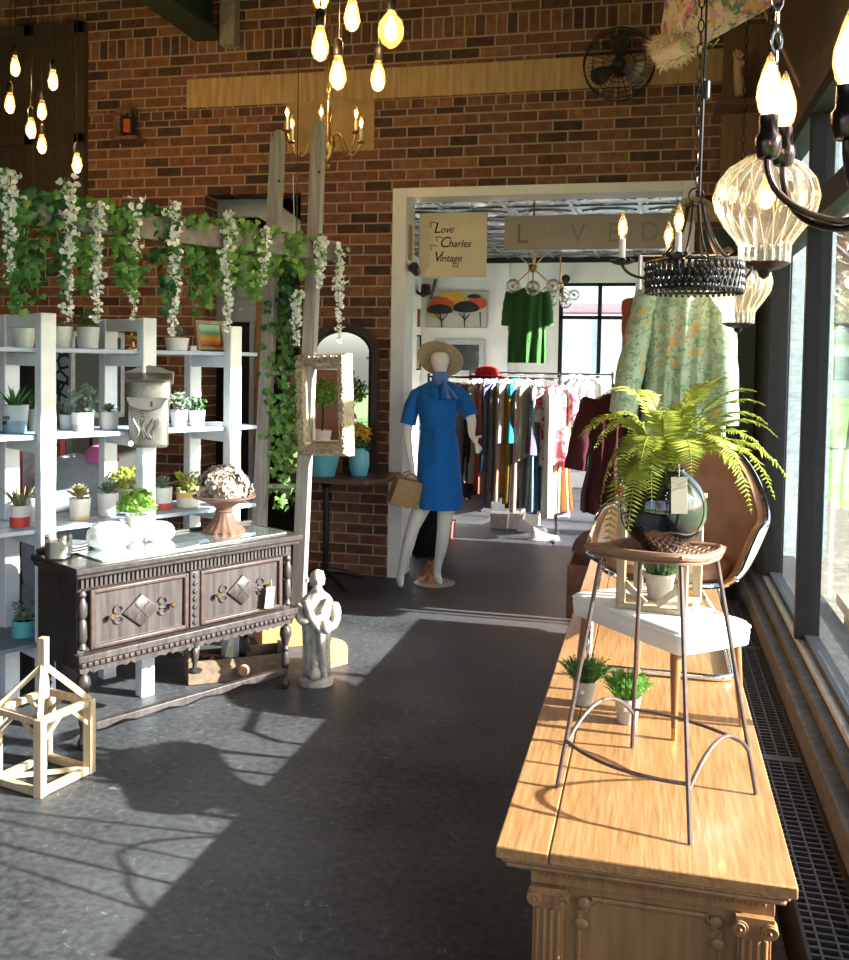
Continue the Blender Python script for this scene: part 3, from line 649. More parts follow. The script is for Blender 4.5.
# objects seen behind the shelf, plus an added dark stand-in for the void
def behind(u, v, y): return shp(u, v, y, 0)
q = behind(94, 640, .55)
t = thing('armchair', 'grey upholstered armchair back seen through the shelf behind the pots', 'chair', q); gm = fab((.26, .29, .34)); TM = frame2(q)
b = MB(TM); b.lathe([(.3, .3), (.33, .5), (.33, .75), (.26, .95), (.12, 1.06), (.02, 1.08)], (.0, .22, 0), 20, .85, .35); obj('backrest', b, gm, t)
obj('seat', MB(TM).bb((-.28, -.1, .28), (.28, .25, .43)), gm, t, bev=.03)
for x in (-.22, .22):
    for y in (-.05, .22): obj('leg', MB(TM).lathe([(.014, 0), (.02, .28)], (x, y, 0), 8), dw, t)
q = TM @ Vector((.14, .2, 1.0)); tag(obj('pink_cap', MB().lathe([(.1, 0), (.09, .04), (.05, .08), (.001, .09)], q + Vector((0, 0, .03)), 18), fab((.75, .18, .5)), sub=0), 'bright pink cap resting on top of the grey armchair', 'cap')
q = behind(34, 640, 1.15); t = thing('red_lantern', 'red framed lantern box standing behind the left of the plant shelf', 'lantern', q); TM = frame2(q); rm = mat('red_lacquer', (.4, .03, .03), .4)
obj('base', MB(TM).bb((-.14, -.1, 0), (.14, .1, .8)), mat('dark_pedestal', (.05, .04, .035), .6), t); b = MB(TM)
for x in (-.12, .12): [b.bb((x - .014, y - .014, .8), (x + .014, y + .014, 1.14)) for y in (-.08, .08)]
b.bb((-.14, -.1, .8), (.14, .1, .83)); b.bb((-.14, -.1, 1.12), (.14, .1, 1.15)); obj('frame', b, rm, t); obj('pane', MB(TM).bb((-.11, .07, .83), (.11, .075, 1.12)), mat('pale_card', (.55, .58, .62), .6), t)
q = behind(97, 640, 1.25); t = thing('menu_board', 'small dark chalkboard in a pale frame behind the middle shelf', 'chalkboard', q + Vector((0, 0, 0))); TM = frame2(q)
obj('easel', MB(TM).bb((-.02, .02, 0), (.02, .06, 1.4)), dw, t); obj('slate', MB(TM).bb((-.15, 0, 1.25), (.15, .02, 1.72)), mat('slate', (.04, .05, .06), .6), t)
b = MB(TM); [b.bb(a, c_) for a, c_ in (((-.17, -.008, 1.23), (.17, .02, 1.26)), ((-.17, -.008, 1.71), (.17, .02, 1.74)), ((-.17, -.008, 1.23), (-.145, .02, 1.74)), ((.145, -.008, 1.23), (.17, .02, 1.74)))]; obj('frame', b, mat('pale_frame', (.45, .47, .47), .5), t)
q = behind(70, 640, 1.55); t = thing('patterned_panel', 'panel with bold blue and black pattern behind the top left bay', 'panel', q); TM = frame2(q)
m, n, L, out = nt('bold_pattern'); p_ = n.new('ShaderNodeBsdfPrincipled'); vo = n.new('ShaderNodeTexVoronoi'); vo.feature = 'DISTANCE_TO_EDGE'; vo.inputs['Scale'].default_value = 14; tc = n.new('ShaderNodeTexCoord'); L.new(tc.outputs['Object'], vo.inputs['Vector'])
L.new(mixc(n, L, math_(n, L, 'GREATER_THAN', vo.outputs['Distance'], .1), (.02, .02, .03), (.4, .52, .62)), p_.inputs['Base Color']); L.new(p_.outputs[0], out.inputs[0])
obj('panel_face', MB(TM).bb((-.2, 0, 1.3), (.17, .02, 1.68)), m, t); obj('stand', MB(TM).bb((-.02, .02, 0), (.02, .05, 1.6)), dw, t)
q = behind(120, 640, 1.95); t = thing('void_stand_in', 'added cabinet shape standing in for the dark void behind the plant shelf', 'cabinet', q); TM = frame2(q); dcb = mat('near_black_void', (.022, .019, .017), .6, 0, .3, 8)  # near-black body added to darken the void behind the shelf
obj('carcase', MB(TM).bb((-.75, 0, .001), (.22, .32, 1.52)), dcb, t, bev=.004); obj('top', MB(TM).bb((-.78, -.03, 1.52), (.25, .34, 1.555)), dcb, t, bev=.004)
for k in range(3): dd = obj('door', MB(TM).bb((-.74 + k * .32, -.02, .08), (-.435 + k * .32, 0, 1.48)), dcb, t, bev=.006); obj('knob', MB(TM).ball((-.47 + k * .32, -.03, .8), .014, 10, 8), M_['brass'], dd)
# ---- metal mailbox on the middle post
q = XM @ Vector((0, -.031, 1.195))
t = thing('metal_mailbox', 'old dented pewter mailbox hanging on the middle white shelf post', 'mailbox', q); TM = frame2(q, Vector((.93, .37, 0)).normalized()) @ Matrix.Diagonal((1.08, 1, 1.18, 1))
pw = mat('pewter', (.25, .225, .20), .38, .75, .35, 16, .25)
b = MB(TM); prof = [(-.085, -.006), (-.085, -.05), (-.06, -.075), (0, -.085), (.06, -.075), (.085, -.05), (.085, -.006)]
b.loft([[Vector((x * s, y * s2, z)) for x, y in prof] for z, s, s2 in ((0, .88, .8), (.012, .95, .95), (.1, .97, 1), (.26, 1, 1), (.27, .99, .98))]); obj('body', b, pw, t, bev=.003)
b = MB(TM); b.loft([[Vector((x * 1.06, y * 1.08 - .002, z)) for x, y in prof] for z in (.19, .262)]); b.prism([(-.088, .2), (-.07, .165), (-.03, .15), (.02, .148), (.06, .16), (.088, .2)], .006, Matrix.Translation((0, -.088, 0)) @ FACE); obj('flap', b, pw, t, bev=.003)
b = MB(TM); b.prism([(-.1, .25), (-.104, .3), (-.08, .305), (-.05, .318), (0, .325), (.05, .318), (.08, .305), (.104, .3), (.1, .25)], .01, Matrix.Translation((0, -.002, 0)) @ FACE); b.loft([[Vector((x * 1.12, -.01 - d * .09, .262 + .028 * (1 - d) + .006 * e)) for x, e in ((-.085, 0), (.085, 0), (.085, 1), (-.085, 1))] for d in (0, .35, .7, 1)]); obj('lid', b, pw, t, bev=.003)
b = MB(TM); b.box((.02, -.093, .175), (.006, .006, .02)); obj('keyhole', b, M_['black_metal'], t)
b = MB(TM)
for k in range(5):
    b.tube([(-.045 + k * .02 + .012 * math.sin(z * 60 + k), -.084 - .002, .04 + z) for z in [i * .0085 for i in range(10)]], .003, 5)
for k in range(3): b.tube([(-.02 + .012 * math.cos(a), -.086, .125 + k * .012 + .008 * math.sin(a)) for a in [i * .7 for i in range(9)]], .0025, 5, True)
obj('embossing', b, pw, t)
b = MB(TM); b.lathe([(.001, 0), (.011, 0), (.011, .003), (.001, .004)], (-.068, -.078, .018), 14, M=Matrix.Rotation(PI / 2, 4, 'X')); obj('sticker', b, mat('white_dot', (.85, .85, .85), .5), t)
# ---- weathered arbour: two pointed posts with rungs, and the beam carrying the vines
gw = wood_mat('weathered_grey_wood', (.42, .39, .36), (.24, .215, .195), 'z', .75, 1, 0, .3)
gwx = wood_mat('weathered_grey_beam', (.22, .20, .185), (.12, .11, .10), 'y', .75, 1, 0, .3)
YA = 5.1
lad = thing('wooden_ladder', 'tall weathered grey ladder with pointed ends behind the sideboard', 'ladder', (-2.15, YA, 0))
def slant(u0, v0, u1, v1): return py(u0, v0, YA), py(u1, v1, YA)
for (u0, v0, u1, u2) in ((278, 131, 254, 11), (319, 122, 297, 12)):
    a = py(u0, v0, YA); bq = py(u1, 640, YA); bq = Vector((bq.x, YA, 0.0))
    b = MB(); w = .075
    b.loft([[Vector((bq.x + sx * w / 2, bq.y + sy * .03, 0)) for sx, sy in ((-1, -1), (1, -1), (1, 1), (-1, 1))], [Vector((a.x + sx * w / 2, a.y + sy * .03, a.z - .07)) for sx, sy in ((-1, -1), (1, -1), (1, 1), (-1, 1))], [Vector((a.x + sx * w * .22 + .012, a.y + sy * .03, a.z)) for sx, sy in ((-1, -1), (1, -1), (1, 1), (-1, 1))]])
    obj('rail', b, gw, lad, bev=.004)
for v in (300, 373, 486, 580):
    l = py(268, v, YA).lerp(py(266, v, YA), .5); r = py(308, v, YA); obj('rung', MB().bar((l.x, YA, l.z), (r.x, YA, r.z), .03, .025), dw if v == 300 else gw, lad)
b = MB()
for u, v in ((279, 181), (319, 172)): 
    q = py(u, v, YA - .031); b.lathe([(.008, 0), (.006, .004), (.001, .005)], q, 8, M=Matrix.Rotation(PI / 2, 4, 'X'))
obj('bolt', b, M_['black_metal'], lad)
# beam with vines: parallel to the shelf, over it
BE = py(339, 252, 4.99); BS = Vector((BE.x, BE.y, BE.z)) - S * 2.6
BS.z = BE.z
bm_ = thing('hanging_beam', 'weathered grey plank beam hung overhead and draped with ivy', 'beam', BS)
BM = frame2(BS)
obj('plank', MB(BM).bb((0, -.02, -.055), (2.6, .02, .055)), gwx, bm_, bev=.004)
for x in (.35, 2.3):
    obj('hanging_wire', MB(BM).tube([(x, 0, .05), (x, 0, 4.75 - BS.z)], .0025, 5), M_['black_metal'], bm_)
obj('bolt', MB(BM).lathe([(.01, 0), (.007, .005), (.001, .006)], (2.1, -.02, .01), 8, M=Matrix.Rotation(PI / 2, 4, 'X')), M_['chrome'], bm_)
LEAF = [(0, 0), (.32, -.12), (.62, .05), (.45, .28), (.72, .42), (.4, .55), (.0, 1.0), (-.4, .55), (-.72, .42), (-.45, .28), (-.62, .05), (-.32, -.12)]
def ivy_leaf(mb, p, s, r):
    d = Vector((r.uniform(-.7, .7), r.uniform(-.7, .7), -1)).normalized(); nrm = Vector((r.uniform(-1, 1) + .35, -1 + r.uniform(-.8, .8), r.uniform(-.1, 1))).normalized(); e = d.cross(nrm).normalized(); nrm = e.cross(d)
    vv = [mb.v(p + e * x * s + d * y * s + nrm * (-abs(x) * .25 * s)) for x, y in LEAF]; c_ = mb.v(p + d * .35 * s + nrm * .06 * s)
    for k in range(12): mb.face([c_, vv[k], vv[(k + 1) % 12]])
r3 = random.Random(11)
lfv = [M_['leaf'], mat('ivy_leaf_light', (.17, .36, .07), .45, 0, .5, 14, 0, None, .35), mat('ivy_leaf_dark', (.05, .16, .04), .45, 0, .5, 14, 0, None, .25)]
def ivy(x0, x1, drop, k, label, size=.036, m=0, off=0):
    k = int(k * 1.5)
    a = BM @ Vector(((x0 + x1) / 2, 0, 0)); t = thing('ivy_garland', label, 'ivy', a, 'ivy garlands on the beam'); lb = MB(); st = MB()
    for v in range(max(4, int((x1 - x0) / .04))):
        x = r3.uniform(x0, x1); dl = drop * r3.uniform(.5, 1.15); y = r3.choice((-1, 1)) * r3.uniform(.025, .05)
        pts = [BM @ Vector((x, y, .06)), BM @ Vector((x + r3.uniform(-.03, .03), y * 1.4, -dl * .5)), BM @ Vector((x + r3.uniform(-.07, .07), y * 1.6, -dl))]
        st.tube(bez(*pts, 6), .002, 4)
        for q in range(int(k * dl / drop)):
            u = r3.random() ** 1.2; p_ = (pts[0] * (1 - u) ** 2 + pts[1] * 2 * u * (1 - u) + pts[2] * u * u) + Vector((r3.uniform(-1, 1), r3.uniform(-1, 1), r3.uniform(-1, 1))) * .035
            ivy_leaf(lb, p_, size * r3.uniform(.6, 1.25), r3)
    for q in range(int(k * .7)):
        ivy_leaf(lb, BM @ Vector((r3.uniform(x0, x1), r3.uniform(-.05, .03), r3.uniform(.03, .10))), size * r3.uniform(.7, 1.2), r3)
    obj('leaves', lb, lfv[m], t, fix=False); obj('vine', st, M_['stem'], t)
def bx(u):  # beam coordinate of a pixel column
    o = BS; d = ray(u, 230); tt = (o - EYE).dot(N) / d.dot(N); return (EYE + d * tt - BS).dot(S)
ivs = [(-8, 22, .42, 24, 'ivy hanging at the far left of the overhead beam'), (20, 52, .4, 24, 'ivy clump left of the first thick white flower strand'), (50, 84, .3, 24, 'ivy clump between the two left white flower strands'),
       (82, 112, .33, 26, 'ivy clump over the grey cylinder pot'), (110, 146, .34, 28, 'full ivy clump over the mailbox'), (146, 178, .36, 26, 'ivy clump over the mailbox right side before the picture'),
       (176, 206, .30, 26, 'ivy clump above the small framed landscape'), (206, 262, .30, 30, 'bushy brighter ivy clump in front of the white door'), (262, 326, .12, 14, 'sparse ivy at the right tip of the overhead beam')]
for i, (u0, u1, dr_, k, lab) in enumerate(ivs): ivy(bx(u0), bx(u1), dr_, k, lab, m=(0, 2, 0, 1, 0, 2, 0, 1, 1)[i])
# ivy climbing the ladder
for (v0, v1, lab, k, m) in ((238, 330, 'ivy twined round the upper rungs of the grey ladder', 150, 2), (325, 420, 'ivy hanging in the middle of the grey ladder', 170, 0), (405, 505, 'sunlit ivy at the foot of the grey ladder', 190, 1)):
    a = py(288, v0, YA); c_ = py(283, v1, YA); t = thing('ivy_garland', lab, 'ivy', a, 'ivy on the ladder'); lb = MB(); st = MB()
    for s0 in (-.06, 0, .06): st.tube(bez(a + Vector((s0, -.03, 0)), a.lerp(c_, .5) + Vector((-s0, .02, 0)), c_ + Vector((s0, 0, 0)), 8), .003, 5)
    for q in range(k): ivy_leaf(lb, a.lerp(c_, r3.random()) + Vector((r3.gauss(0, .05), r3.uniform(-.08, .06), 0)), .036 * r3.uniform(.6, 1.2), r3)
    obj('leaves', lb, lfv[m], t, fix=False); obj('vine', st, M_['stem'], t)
# wisteria strands
def blossom(mb, p, s, r):
    for k in range(2):
        d = Vector((r.uniform(-1, 1), r.uniform(-1, 1), r.uniform(-.7, .5))).normalized(); e = d.cross(Vector((r.uniform(-1, 1), r.uniform(-1, 1), r.uniform(-1, 1)))).normalized(); f = d.cross(e)
        c_ = mb.v(p); vv = [mb.v(p + d * s * a + e * s * b_ + f * s * g_) for a, b_, g_ in ((.35, -.6, .25), (.9, -.5, .1), (1.1, 0, -.1), (.9, .5, .1), (.35, .6, .25))]
        for i in range(4): mb.face([c_, vv[i], vv[i + 1]])
def strand(u, v0, v1, label, full, depth=None, a=None):
    p0 = a or (BM @ Vector((bx(u), -.06, 0))); 
    d0 = (p0 - EYE).length; z0 = py(u, v0, p0.y).z; z1 = py(u, v1, p0.y).z
    p0 = Vector((p0.x, p0.y, z0)); t = thing('wisteria_strand', label, 'hanging flowers', p0, 'white wisteria strands'); fb_ = MB(); L_ = z0 - z1; r = random.Random(int(u * 7)); lb = MB()
    st = MB().tube([p0 + Vector((.008 * math.sin(i), 0, -L_ * i / 8)) for i in range(9)], .002, 5)
    if a is None: st.tube([p0, BM @ Vector((bx(u), -.012, .03))], .003, 5)
    for i in range(int(full * L_ * 215)):
        f = r.random(); w = .03 * (1 - .62 * f); blossom(fb_, p0 + Vector((r.gauss(0, w * .55), r.gauss(0, w * .55), -L_ * f)), .0255 * (1 - .4 * f) * r.uniform(.7, 1.15), r)
    for i in range(4): ivy_leaf(lb, p0 + Vector((r.gauss(0, .02), -.01, -r.random() * .1)), .03, r)
    obj('stem', st, M_['stem'], t); obj('blossom', fb_, M_['petal'], t, fix=False); obj('leaves', lb, lfv[1], t, fix=False)
for u, v0, v1, f, lab in ((3, 168, 285, .9, 'white wisteria strand at the far left end of the beam'), (62, 178, 322, 1.3, 'thick white wisteria strand, second from the left'), (90, 200, 322, 1.1, 'white wisteria strand ending over the grey cylinder pot'),
        (127, 198, 318, .8, 'thin white wisteria strand left of the mailbox'), (167, 203, 335, 1.1, 'white wisteria strand ending over the low embossed pot'), (221, 212, 330, 1.1, 'white wisteria strand hanging before the framed landscape'),
        (257, 228, 286, 1.0, 'short white wisteria strand in front of the white door'), (313, 237, 287, 1.8, 'bushy short white wisteria strand on the right ladder rail'), (333, 246, 342, 1.0, 'white wisteria strand hanging before the arched mirror')):
    strand(u, v0, v1, lab, f)
strand(297, 290, 345, 'white wisteria strand among the ivy on the ladder', 1.2, a=Vector((py(297, 290, YA - .07).x, YA - .07, 0)))
# ------------------------------------------------------------------ right foreground: counter and what stands on it
CZ = .45
cx0, cx1, cy0, cy1 = -.345, .345, 2.235, 5.75
cb = thing('carved_counter', 'long low golden oak counter with carved columns under the stools', 'counter', (0, 4, 0))
oak = wood_mat('golden_oak_top', (.36, .19, .08), (.255, .12, .044), 'y', .3, 1.6, .06, .25)
oakd = wood_mat('golden_oak_body', (.36, .175, .07), (.24, .11, .04), 'z', .5, 1, .15)
obj('top_slab', MB().bb((cx0 + .13, cy0, CZ - .03), (cx1, cy1, CZ)), oak, cb, bev=.004)
obj('drop_leaf', MB().bb((cx0, cy0, CZ - .03), (cx0 + .128, cy1, CZ)), oak, cb, bev=.004)
b = MB()
for k, (e, z0, z1) in enumerate(((.012, CZ - .045, CZ - .03), (.02, CZ - .06, CZ - .045), (.045, CZ - .075, CZ - .06))):
    b.bb((cx0 + e, cy0 + e, z0), (cx1 - e, cy1 - e, z1))
obj('top_moulding', b, oakd, cb, bev=.007)
bx0, bx1, by0 = cx0 + .09, cx1 - .05, cy0 + .075
obj('carcase', MB().bb((bx0, by0, .03), (bx1, cy1 - .06, CZ - .075)), oakd, cb, bev=.003)
obj('plinth', MB().bb((bx0 - .02, by0 - .02, 0), (bx1 + .02, cy1 - .04, .05)), oakd, cb, bev=.006)
obj('frieze', (lambda b: (b.bb((bx0 - .01, by0 - .012, CZ - .11), (bx1 + .01, by0, CZ - .075)), [b.box((bx0 + .01 + k * .0135, by0 - .014, CZ - .083), (.007, .008, .01)) for k in range(40)], b)[-1])(MB()), oakd, cb, bev=.002)
for xc in (bx0 + .035, bx1 - .035):
    b = MB(); b.bb((xc - .038, by0 - .02, .06), (xc + .038, by0, CZ - .15))
    for k in range(4): b.tube([(xc - .026 + k * .0173, by0 - .021, .075), (xc - .026 + k * .0173, by0 - .021, CZ - .165)], .006, 6)
    obj('pilaster', b, oakd, cb, bev=.002)
    b = MB(); b.bb((xc - .043, by0 - .03, CZ - .128), (xc + .043, by0, CZ - .11)); b.bb((xc - .036, by0 - .024, CZ - .15), (xc + .036, by0, CZ - .128))
    for s in (-1, 1):
        b.lathe([(.001, 0), (.019, 0), (.02, .03), (.001, .031)], (xc + s * .033, by0 - .034, CZ - .138), 16, M=Matrix.Rotation(-PI / 2, 4, 'X'))
        b.tube([Vector((xc + s * (.033 + (.017 - a * .0022) * math.cos(a * s)), by0 - .036, CZ - .138 + (.017 - a * .0022) * math.sin(a))) for a in [i * .5 for i in range(14)]], .003, 5)
        b.lathe([(.001, 0), (.005, .002), (.001, .006)], (xc + s * .033, by0 - .036, CZ - .138), 8, M=Matrix.Rotation(PI / 2, 4, 'X'))
    obj('capital', b, oakd, cb, bev=.002)
pa = (bx0 + .11, bx1 - .11); b = MB(); z1, z0 = CZ - .135, .08
pts = [(pa[0] + .03, z0), (pa[1] - .03, z0)] + [(pa[1] - .03 + .03 * math.sin(t), z0 + .03 - .03 * math.cos(t)) for t in (.5, 1.0, PI / 2)] + [(pa[1], z1 - .03), (pa[1] - .015, z1 - .03), (pa[1] - .015, z1 - .012), (pa[1] - .03, z1 - .012), (pa[1] - .03, z1), (pa[0] + .03, z1), (pa[0] + .03, z1 - .012), (pa[0] + .015, z1 - .012), (pa[0] + .015, z1 - .03), (pa[0], z1 - .03), (pa[0], z0 + .03)]
b.tube([Vector((x, by0 - .004, z)) for x, z in pts], .007, 6, True)
for i in range(len(pts)):
    p, q = Vector((pts[i][0], by0 - .008, pts[i][1])), Vector((pts[(i + 1) % len(pts)][0], by0 - .008, pts[(i + 1) % len(pts)][1])); k = max(1, int((q - p).length / .011))
    for j in range(k): b.ball(p.lerp(q, (j + .5) / k), .0045, 6, 4)
for x, z in ((pa[0] + .01, z1 - .012), (pa[1] - .01, z1 - .012), (pa[0] + .005, .25), (pa[1] - .005, .25)): b.ball((x, by0 - .006, z), (.018, .008, .016), 10, 6)
obj('carved_panel', b, oakd, cb)
for k in range(4):
    y0 = by0 + .06 + k * .84; b = MB()
    for a, c_ in (((bx0 - .012, y0, .08), (bx0, y0 + .78, .11)), ((bx0 - .012, y0, .31), (bx0, y0 + .78, .34)), ((bx0 - .012, y0, .11), (bx0, y0 + .04, .31)), ((bx0 - .012, y0 + .74, .11), (bx0, y0 + .78, .31))): b.bb(a, c_)
    obj('side_panel_frame', b, oakd, cb, bev=.003)
# ---- wire stool with woven seat
ft = {'a': pz(557, 788, CZ), 'b': pz(690, 845, CZ), 'c': pz(756, 795, CZ), 'd': pz(632, 748, CZ)}
SZ = 1.085
tp = {'a': pz(602, 552, SZ), 'b': pz(681, 562, SZ), 'c': pz(716, 553, SZ), 'd': pz(641, 546, SZ)}
ctr = sum(tp.values(), Vector()) / 4
stl = thing('wire_bar_stool', 'tall brown wire bar stool with woven seat at the near end of the counter', 'stool', (ctr.x, ctr.y, CZ))
wire = mat('brown_wire', (.13, .085, .075), .4, .45, .3, 40)
for k in 'abcd':
    obj('leg', MB().tube([ft[k] + Vector((0, 0, .002)), tp[k]], .0062, 8), wire, stl)
def on(k, z): return ft[k].lerp(tp[k], (z - CZ) / (SZ - CZ))
def arch(k, l, z, h):
    p, q = on(k, z), on(l, z); m = (p + q) / 2 + Vector((0, 0, h * 2)); return bez(p, m, q, 18)
def bow(k, l, z, out_):
    p, q = on(k, z), on(l, z); c_ = sum((on(j, z) for j in 'abcd'), Vector()) / 4; m = (p + q) / 2; d = (m - c_).normalized(); return bez(p, m + d * out_ * 2, q, 18)
obj('arched_stretcher', MB().tube(arch('a', 'd', .56, .085), .0058, 8), wire, stl)
obj('arched_stretcher', MB().tube(arch('b', 'c', .56, .085), .0058, 8), wire, stl)
obj('bowed_stretcher', MB().tube(bow('a', 'b', .575, .05), .0055, 8), wire, stl)
obj('bowed_stretcher', MB().tube(bow('d', 'c', .575, .04), .0055, 8), wire, stl)
# seat: rounded square saddle rim and weave
rat = wood_mat('rattan', (.30, .155, .10), (.17, .085, .055), 'x', .5, 2)
def seatpt(u, v, lift=0):
    # bilinear on enlarged corners with saddle dip
    E = {k: ctr + Vector((-.012, 0, 0)) + (tp[k] - ctr) * 1.33 for k in 'abcd'}
    p = (E['a'] * (1 - u) + E['b'] * u) * (1 - v) + (E['d'] * (1 - u) + E['c'] * u) * v
    return p + Vector((0, 0, SZ - p.z + .012 - .028 * math.sin(PI * v) * .5 + .006 * (2 * u - 1) ** 2 + lift))
rim = []
N_ = 10
def sq(t): # superellipse in unit square
    c_, s_ = math.cos(t), math.sin(t); f = lambda x: math.copysign(abs(x) ** .45, x); return .5 + .5 * f(c_), .5 + .5 * f(s_)
rim = [seatpt(*sq(2 * PI * k / 48)) for k in range(48)]
b = MB(); b.tube(rim, .012, 8, True); b.tube([p - Vector((0, 0, .016)) for p in rim], .005, 6, True); obj('seat_rim', b, rat, stl)
b = MB()
for k in range(15):
    t = .04 + k * .92 / 14
    b.tube([seatpt(t, .03 + .94 * j / 16, .003 * (1 if (j + k) % 2 else -1)) for j in range(17)], .0062, 5, flat=.5)
    b.tube([seatpt(.03 + .94 * j / 16, t, .003 * (-1 if (j + k) % 2 else 1)) for j in range(17)], .0062, 5, flat=.5)
obj('woven_seat', b, rat, stl)
# ---- black globe vase with fern
vr = .122
vp = ctr + Vector((.005, .012, 0)); vp.z = seatpt(.5, .5).z + .008
vase = thing('globe_vase', 'glossy black globe vase holding a fern on the woven stool seat', 'vase', vp)
prof = [(.02, 0), (.05, .003)] + [(vr * math.sin(t), vr * (1 - math.cos(t))) for t in [PI * k / 22 for k in range(4, 19)]] + [(.058, 2 * vr * .945), (.056, 2 * vr * .97), (.05, 2 * vr * .93), (.05, 2 * vr * .8), (.001, 2 * vr * .78)]
obj('bowl', MB().lathe(prof, vp, 40), mat('black_gloss_glaze', (.006, .006, .007), .04, 0, .1, 5, 0, None, 0, .8, 1), vase)
top = vp + Vector((0, 0, vr * 1.93))
fern = thing('fern_plant', 'large bright yellow green fern spilling out of the black globe vase', 'fern', top)
fr_m = mat('fern_green', (.36, .40, .055), .5, 0, .5, 9, 0, None, .4)
obj('soil', MB().lathe([(.048, -.03), (.04, -.015), (.001, -.01)], top, 14), M_['soil'], fern)
def frond(p0, p1, p2, w, r, parent):
    b = MB(); pts = bez(p0, p1, p2, 38)
    b.tube(pts, [.0028 * (1 - i / 42) + .0004 for i in range(39)], 5)
    for i in range(3, 38):
        t = i / 38; d = (pts[i] - pts[i - 1]).normalized(); side = d.cross(Vector((0, 0, 1)))
        if side.length < .1: side = Vector((1, 0, 0))
        side.normalize(); upv = side.cross(d); L_ = w * (math.sin(PI * min(1, t * .86 + .14)) ** .75) * r.uniform(.9, 1.1) + .003; wd = L_ * .10 + .0016
        for s in (-1, 1):
            tip = pts[i] + (side * s * .93 + d * .34).normalized() * L_ + upv * (-.16 * L_ + r.uniform(-.22, .2) * L_)
            m1 = pts[i].lerp(tip, .45)
            q = [b.v(pts[i] - d * wd * .45), b.v(m1 - d * wd * .6), b.v(tip), b.v(m1 + d * wd * .6), b.v(pts[i] + d * wd * .45)]
            c_ = b.v(m1 + upv * .0025 - d * 0)
            for k in range(4): b.face([q[k], q[k + 1], c_])
            b.face([q[4], q[0], c_])
    obj('frond', b, fr_m, parent, fix=False)
r4 = random.Random(21)
def tp_(u, v, dy): return py(u, v, top.y + dy)
fr = [(583, 437, -.05, 640, 395), (578, 438, .10, 625, 400), (598, 400, .05, 640, 375), (640, 392, .1, 655, 400), (706, 383, .1, 690, 400), (727, 378, .14, 700, 395), (757, 392, .05, 715, 395), (766, 406, -.02, 720, 400), (768, 425, .1, 725, 405), (778, 438, .0, 735, 410),
      (795, 492, -.06, 750, 420), (775, 500, .1, 745, 425), (752, 515, -.12, 735, 430), (606, 558, -.12, 618, 440), (628, 535, -.18, 635, 450), (600, 510, .0, 610, 430), (594, 450, .14, 630, 400), (652, 505, -.2, 650, 440), (692, 478, -.2, 690, 425), (740, 470, -.15, 715, 420), (690, 415, .2, 680, 400), (640, 470, -.2, 650, 425), (715, 440, .2, 700, 410), (620, 475, -.12, 630, 420), (770, 460, -.1, 730, 415), (660, 420, -.16, 665, 410)]
for (u, v, dy, mu, mv) in fr:
    p0 = top + Vector((r4.uniform(-.03, .03), r4.uniform(-.03, .03), -.008)); p2 = tp_(u, v, dy * .9); p1 = tp_(mu, mv - 22, dy * .45)
    frond(p0, p1, p2, r4.uniform(.042, .055), r4, fern)
tagcard('price_tag', py(679, 477, vp.y - vr - .006), 'tan paper price tag hanging on the black globe vase', w=.043, h=.10, ax=Vector((1, .12, 0)).normalized(), tilt=-.03)
# ---- white stool
wz = .80
L0, N0, R0 = pz(569, 592, wz), pz(682, 634, wz), pz(743, 613, wz)
a1 = (N0 - L0); dirx = a1.normalized(); diry = Vector((-dirx.y, dirx.x, 0)); sl_ = a1.length; sw = .31
ws = thing('white_stool', 'low stool with thick white vinyl seat and tapered wooden legs on the counter', 'stool', (L0.x + dirx.x * sl_ / 2 + diry.x * sw / 2, L0.y + dirx.y * sl_ / 2 + diry.y * sw / 2, CZ))
WM = frame2(Vector((L0.x, L0.y, 0)), dirx)
vin = mat('white_vinyl', (.82, .81, .78), .35, 0, .04, 15, .05)
b = MB(WM)
def rr(w, d, r, k=5): return [Vector((cx_ + r * math.cos(t), cy_ + r * math.sin(t), 0)) for cx_, cy_, t0 in ((w - r, r, -PI / 2), (w - r, d - r, 0), (r, d - r, PI / 2), (r, r, PI)) for t in [t0 + PI / 2 * i / k for i in range(k + 1)]]
base_r = rr(sl_, sw, .035)
rings = []
for z, s in ((wz - .075, .965), (wz - .07, .985), (wz - .03, 1.0), (wz - .012, .99), (wz - .002, .965), (wz + .003, .9), (wz + .006, .5), (wz + .006, .05)):
    rings.append([Vector((sl_ / 2 + (p.x - sl_ / 2) * s, sw / 2 + (p.y - sw / 2) * s, z)) for p in base_r])
b.loft(rings); obj('seat', b, vin, ws)
b = MB(WM); b.tube([Vector((sl_ / 2 + (p.x - sl_ / 2) * 1.0, sw / 2 + (p.y - sw / 2) * 1.0, wz - .014)) for p in base_r], .0035, 6, True); obj('piping', b, vin, ws)
teak = wood_mat('teak_leg', (.34, .15, .06), (.22, .09, .035), 'z', .4, 1)
for (fx, fy, ox, oy) in ((.1, .12, -.03, -.02), (.9, .1, .012, -.01), (.92, .88, .01, .03), (.1, .88, -.02, .02)):
    x, y = fx * sl_, fy * sw
    lg = obj('leg', MB(WM).loft([[Vector((x + ox * (1 - t) + r_ * math.cos(a), y + oy * (1 - t) + r_ * math.sin(a), CZ + .001 + (wz - .075 - CZ) * t)) for a in [2 * PI * k / 12 for k in range(12)]] for t, r_ in ((.1, .009), (.5, .013), (.85, .017), (1, .018))]), teak, ws)
    obj('ferrule', MB(WM).lathe([(.0085, 0), (.0095, .038)], (x + ox, y + oy, CZ + .001), 12), M_['brass'], lg)
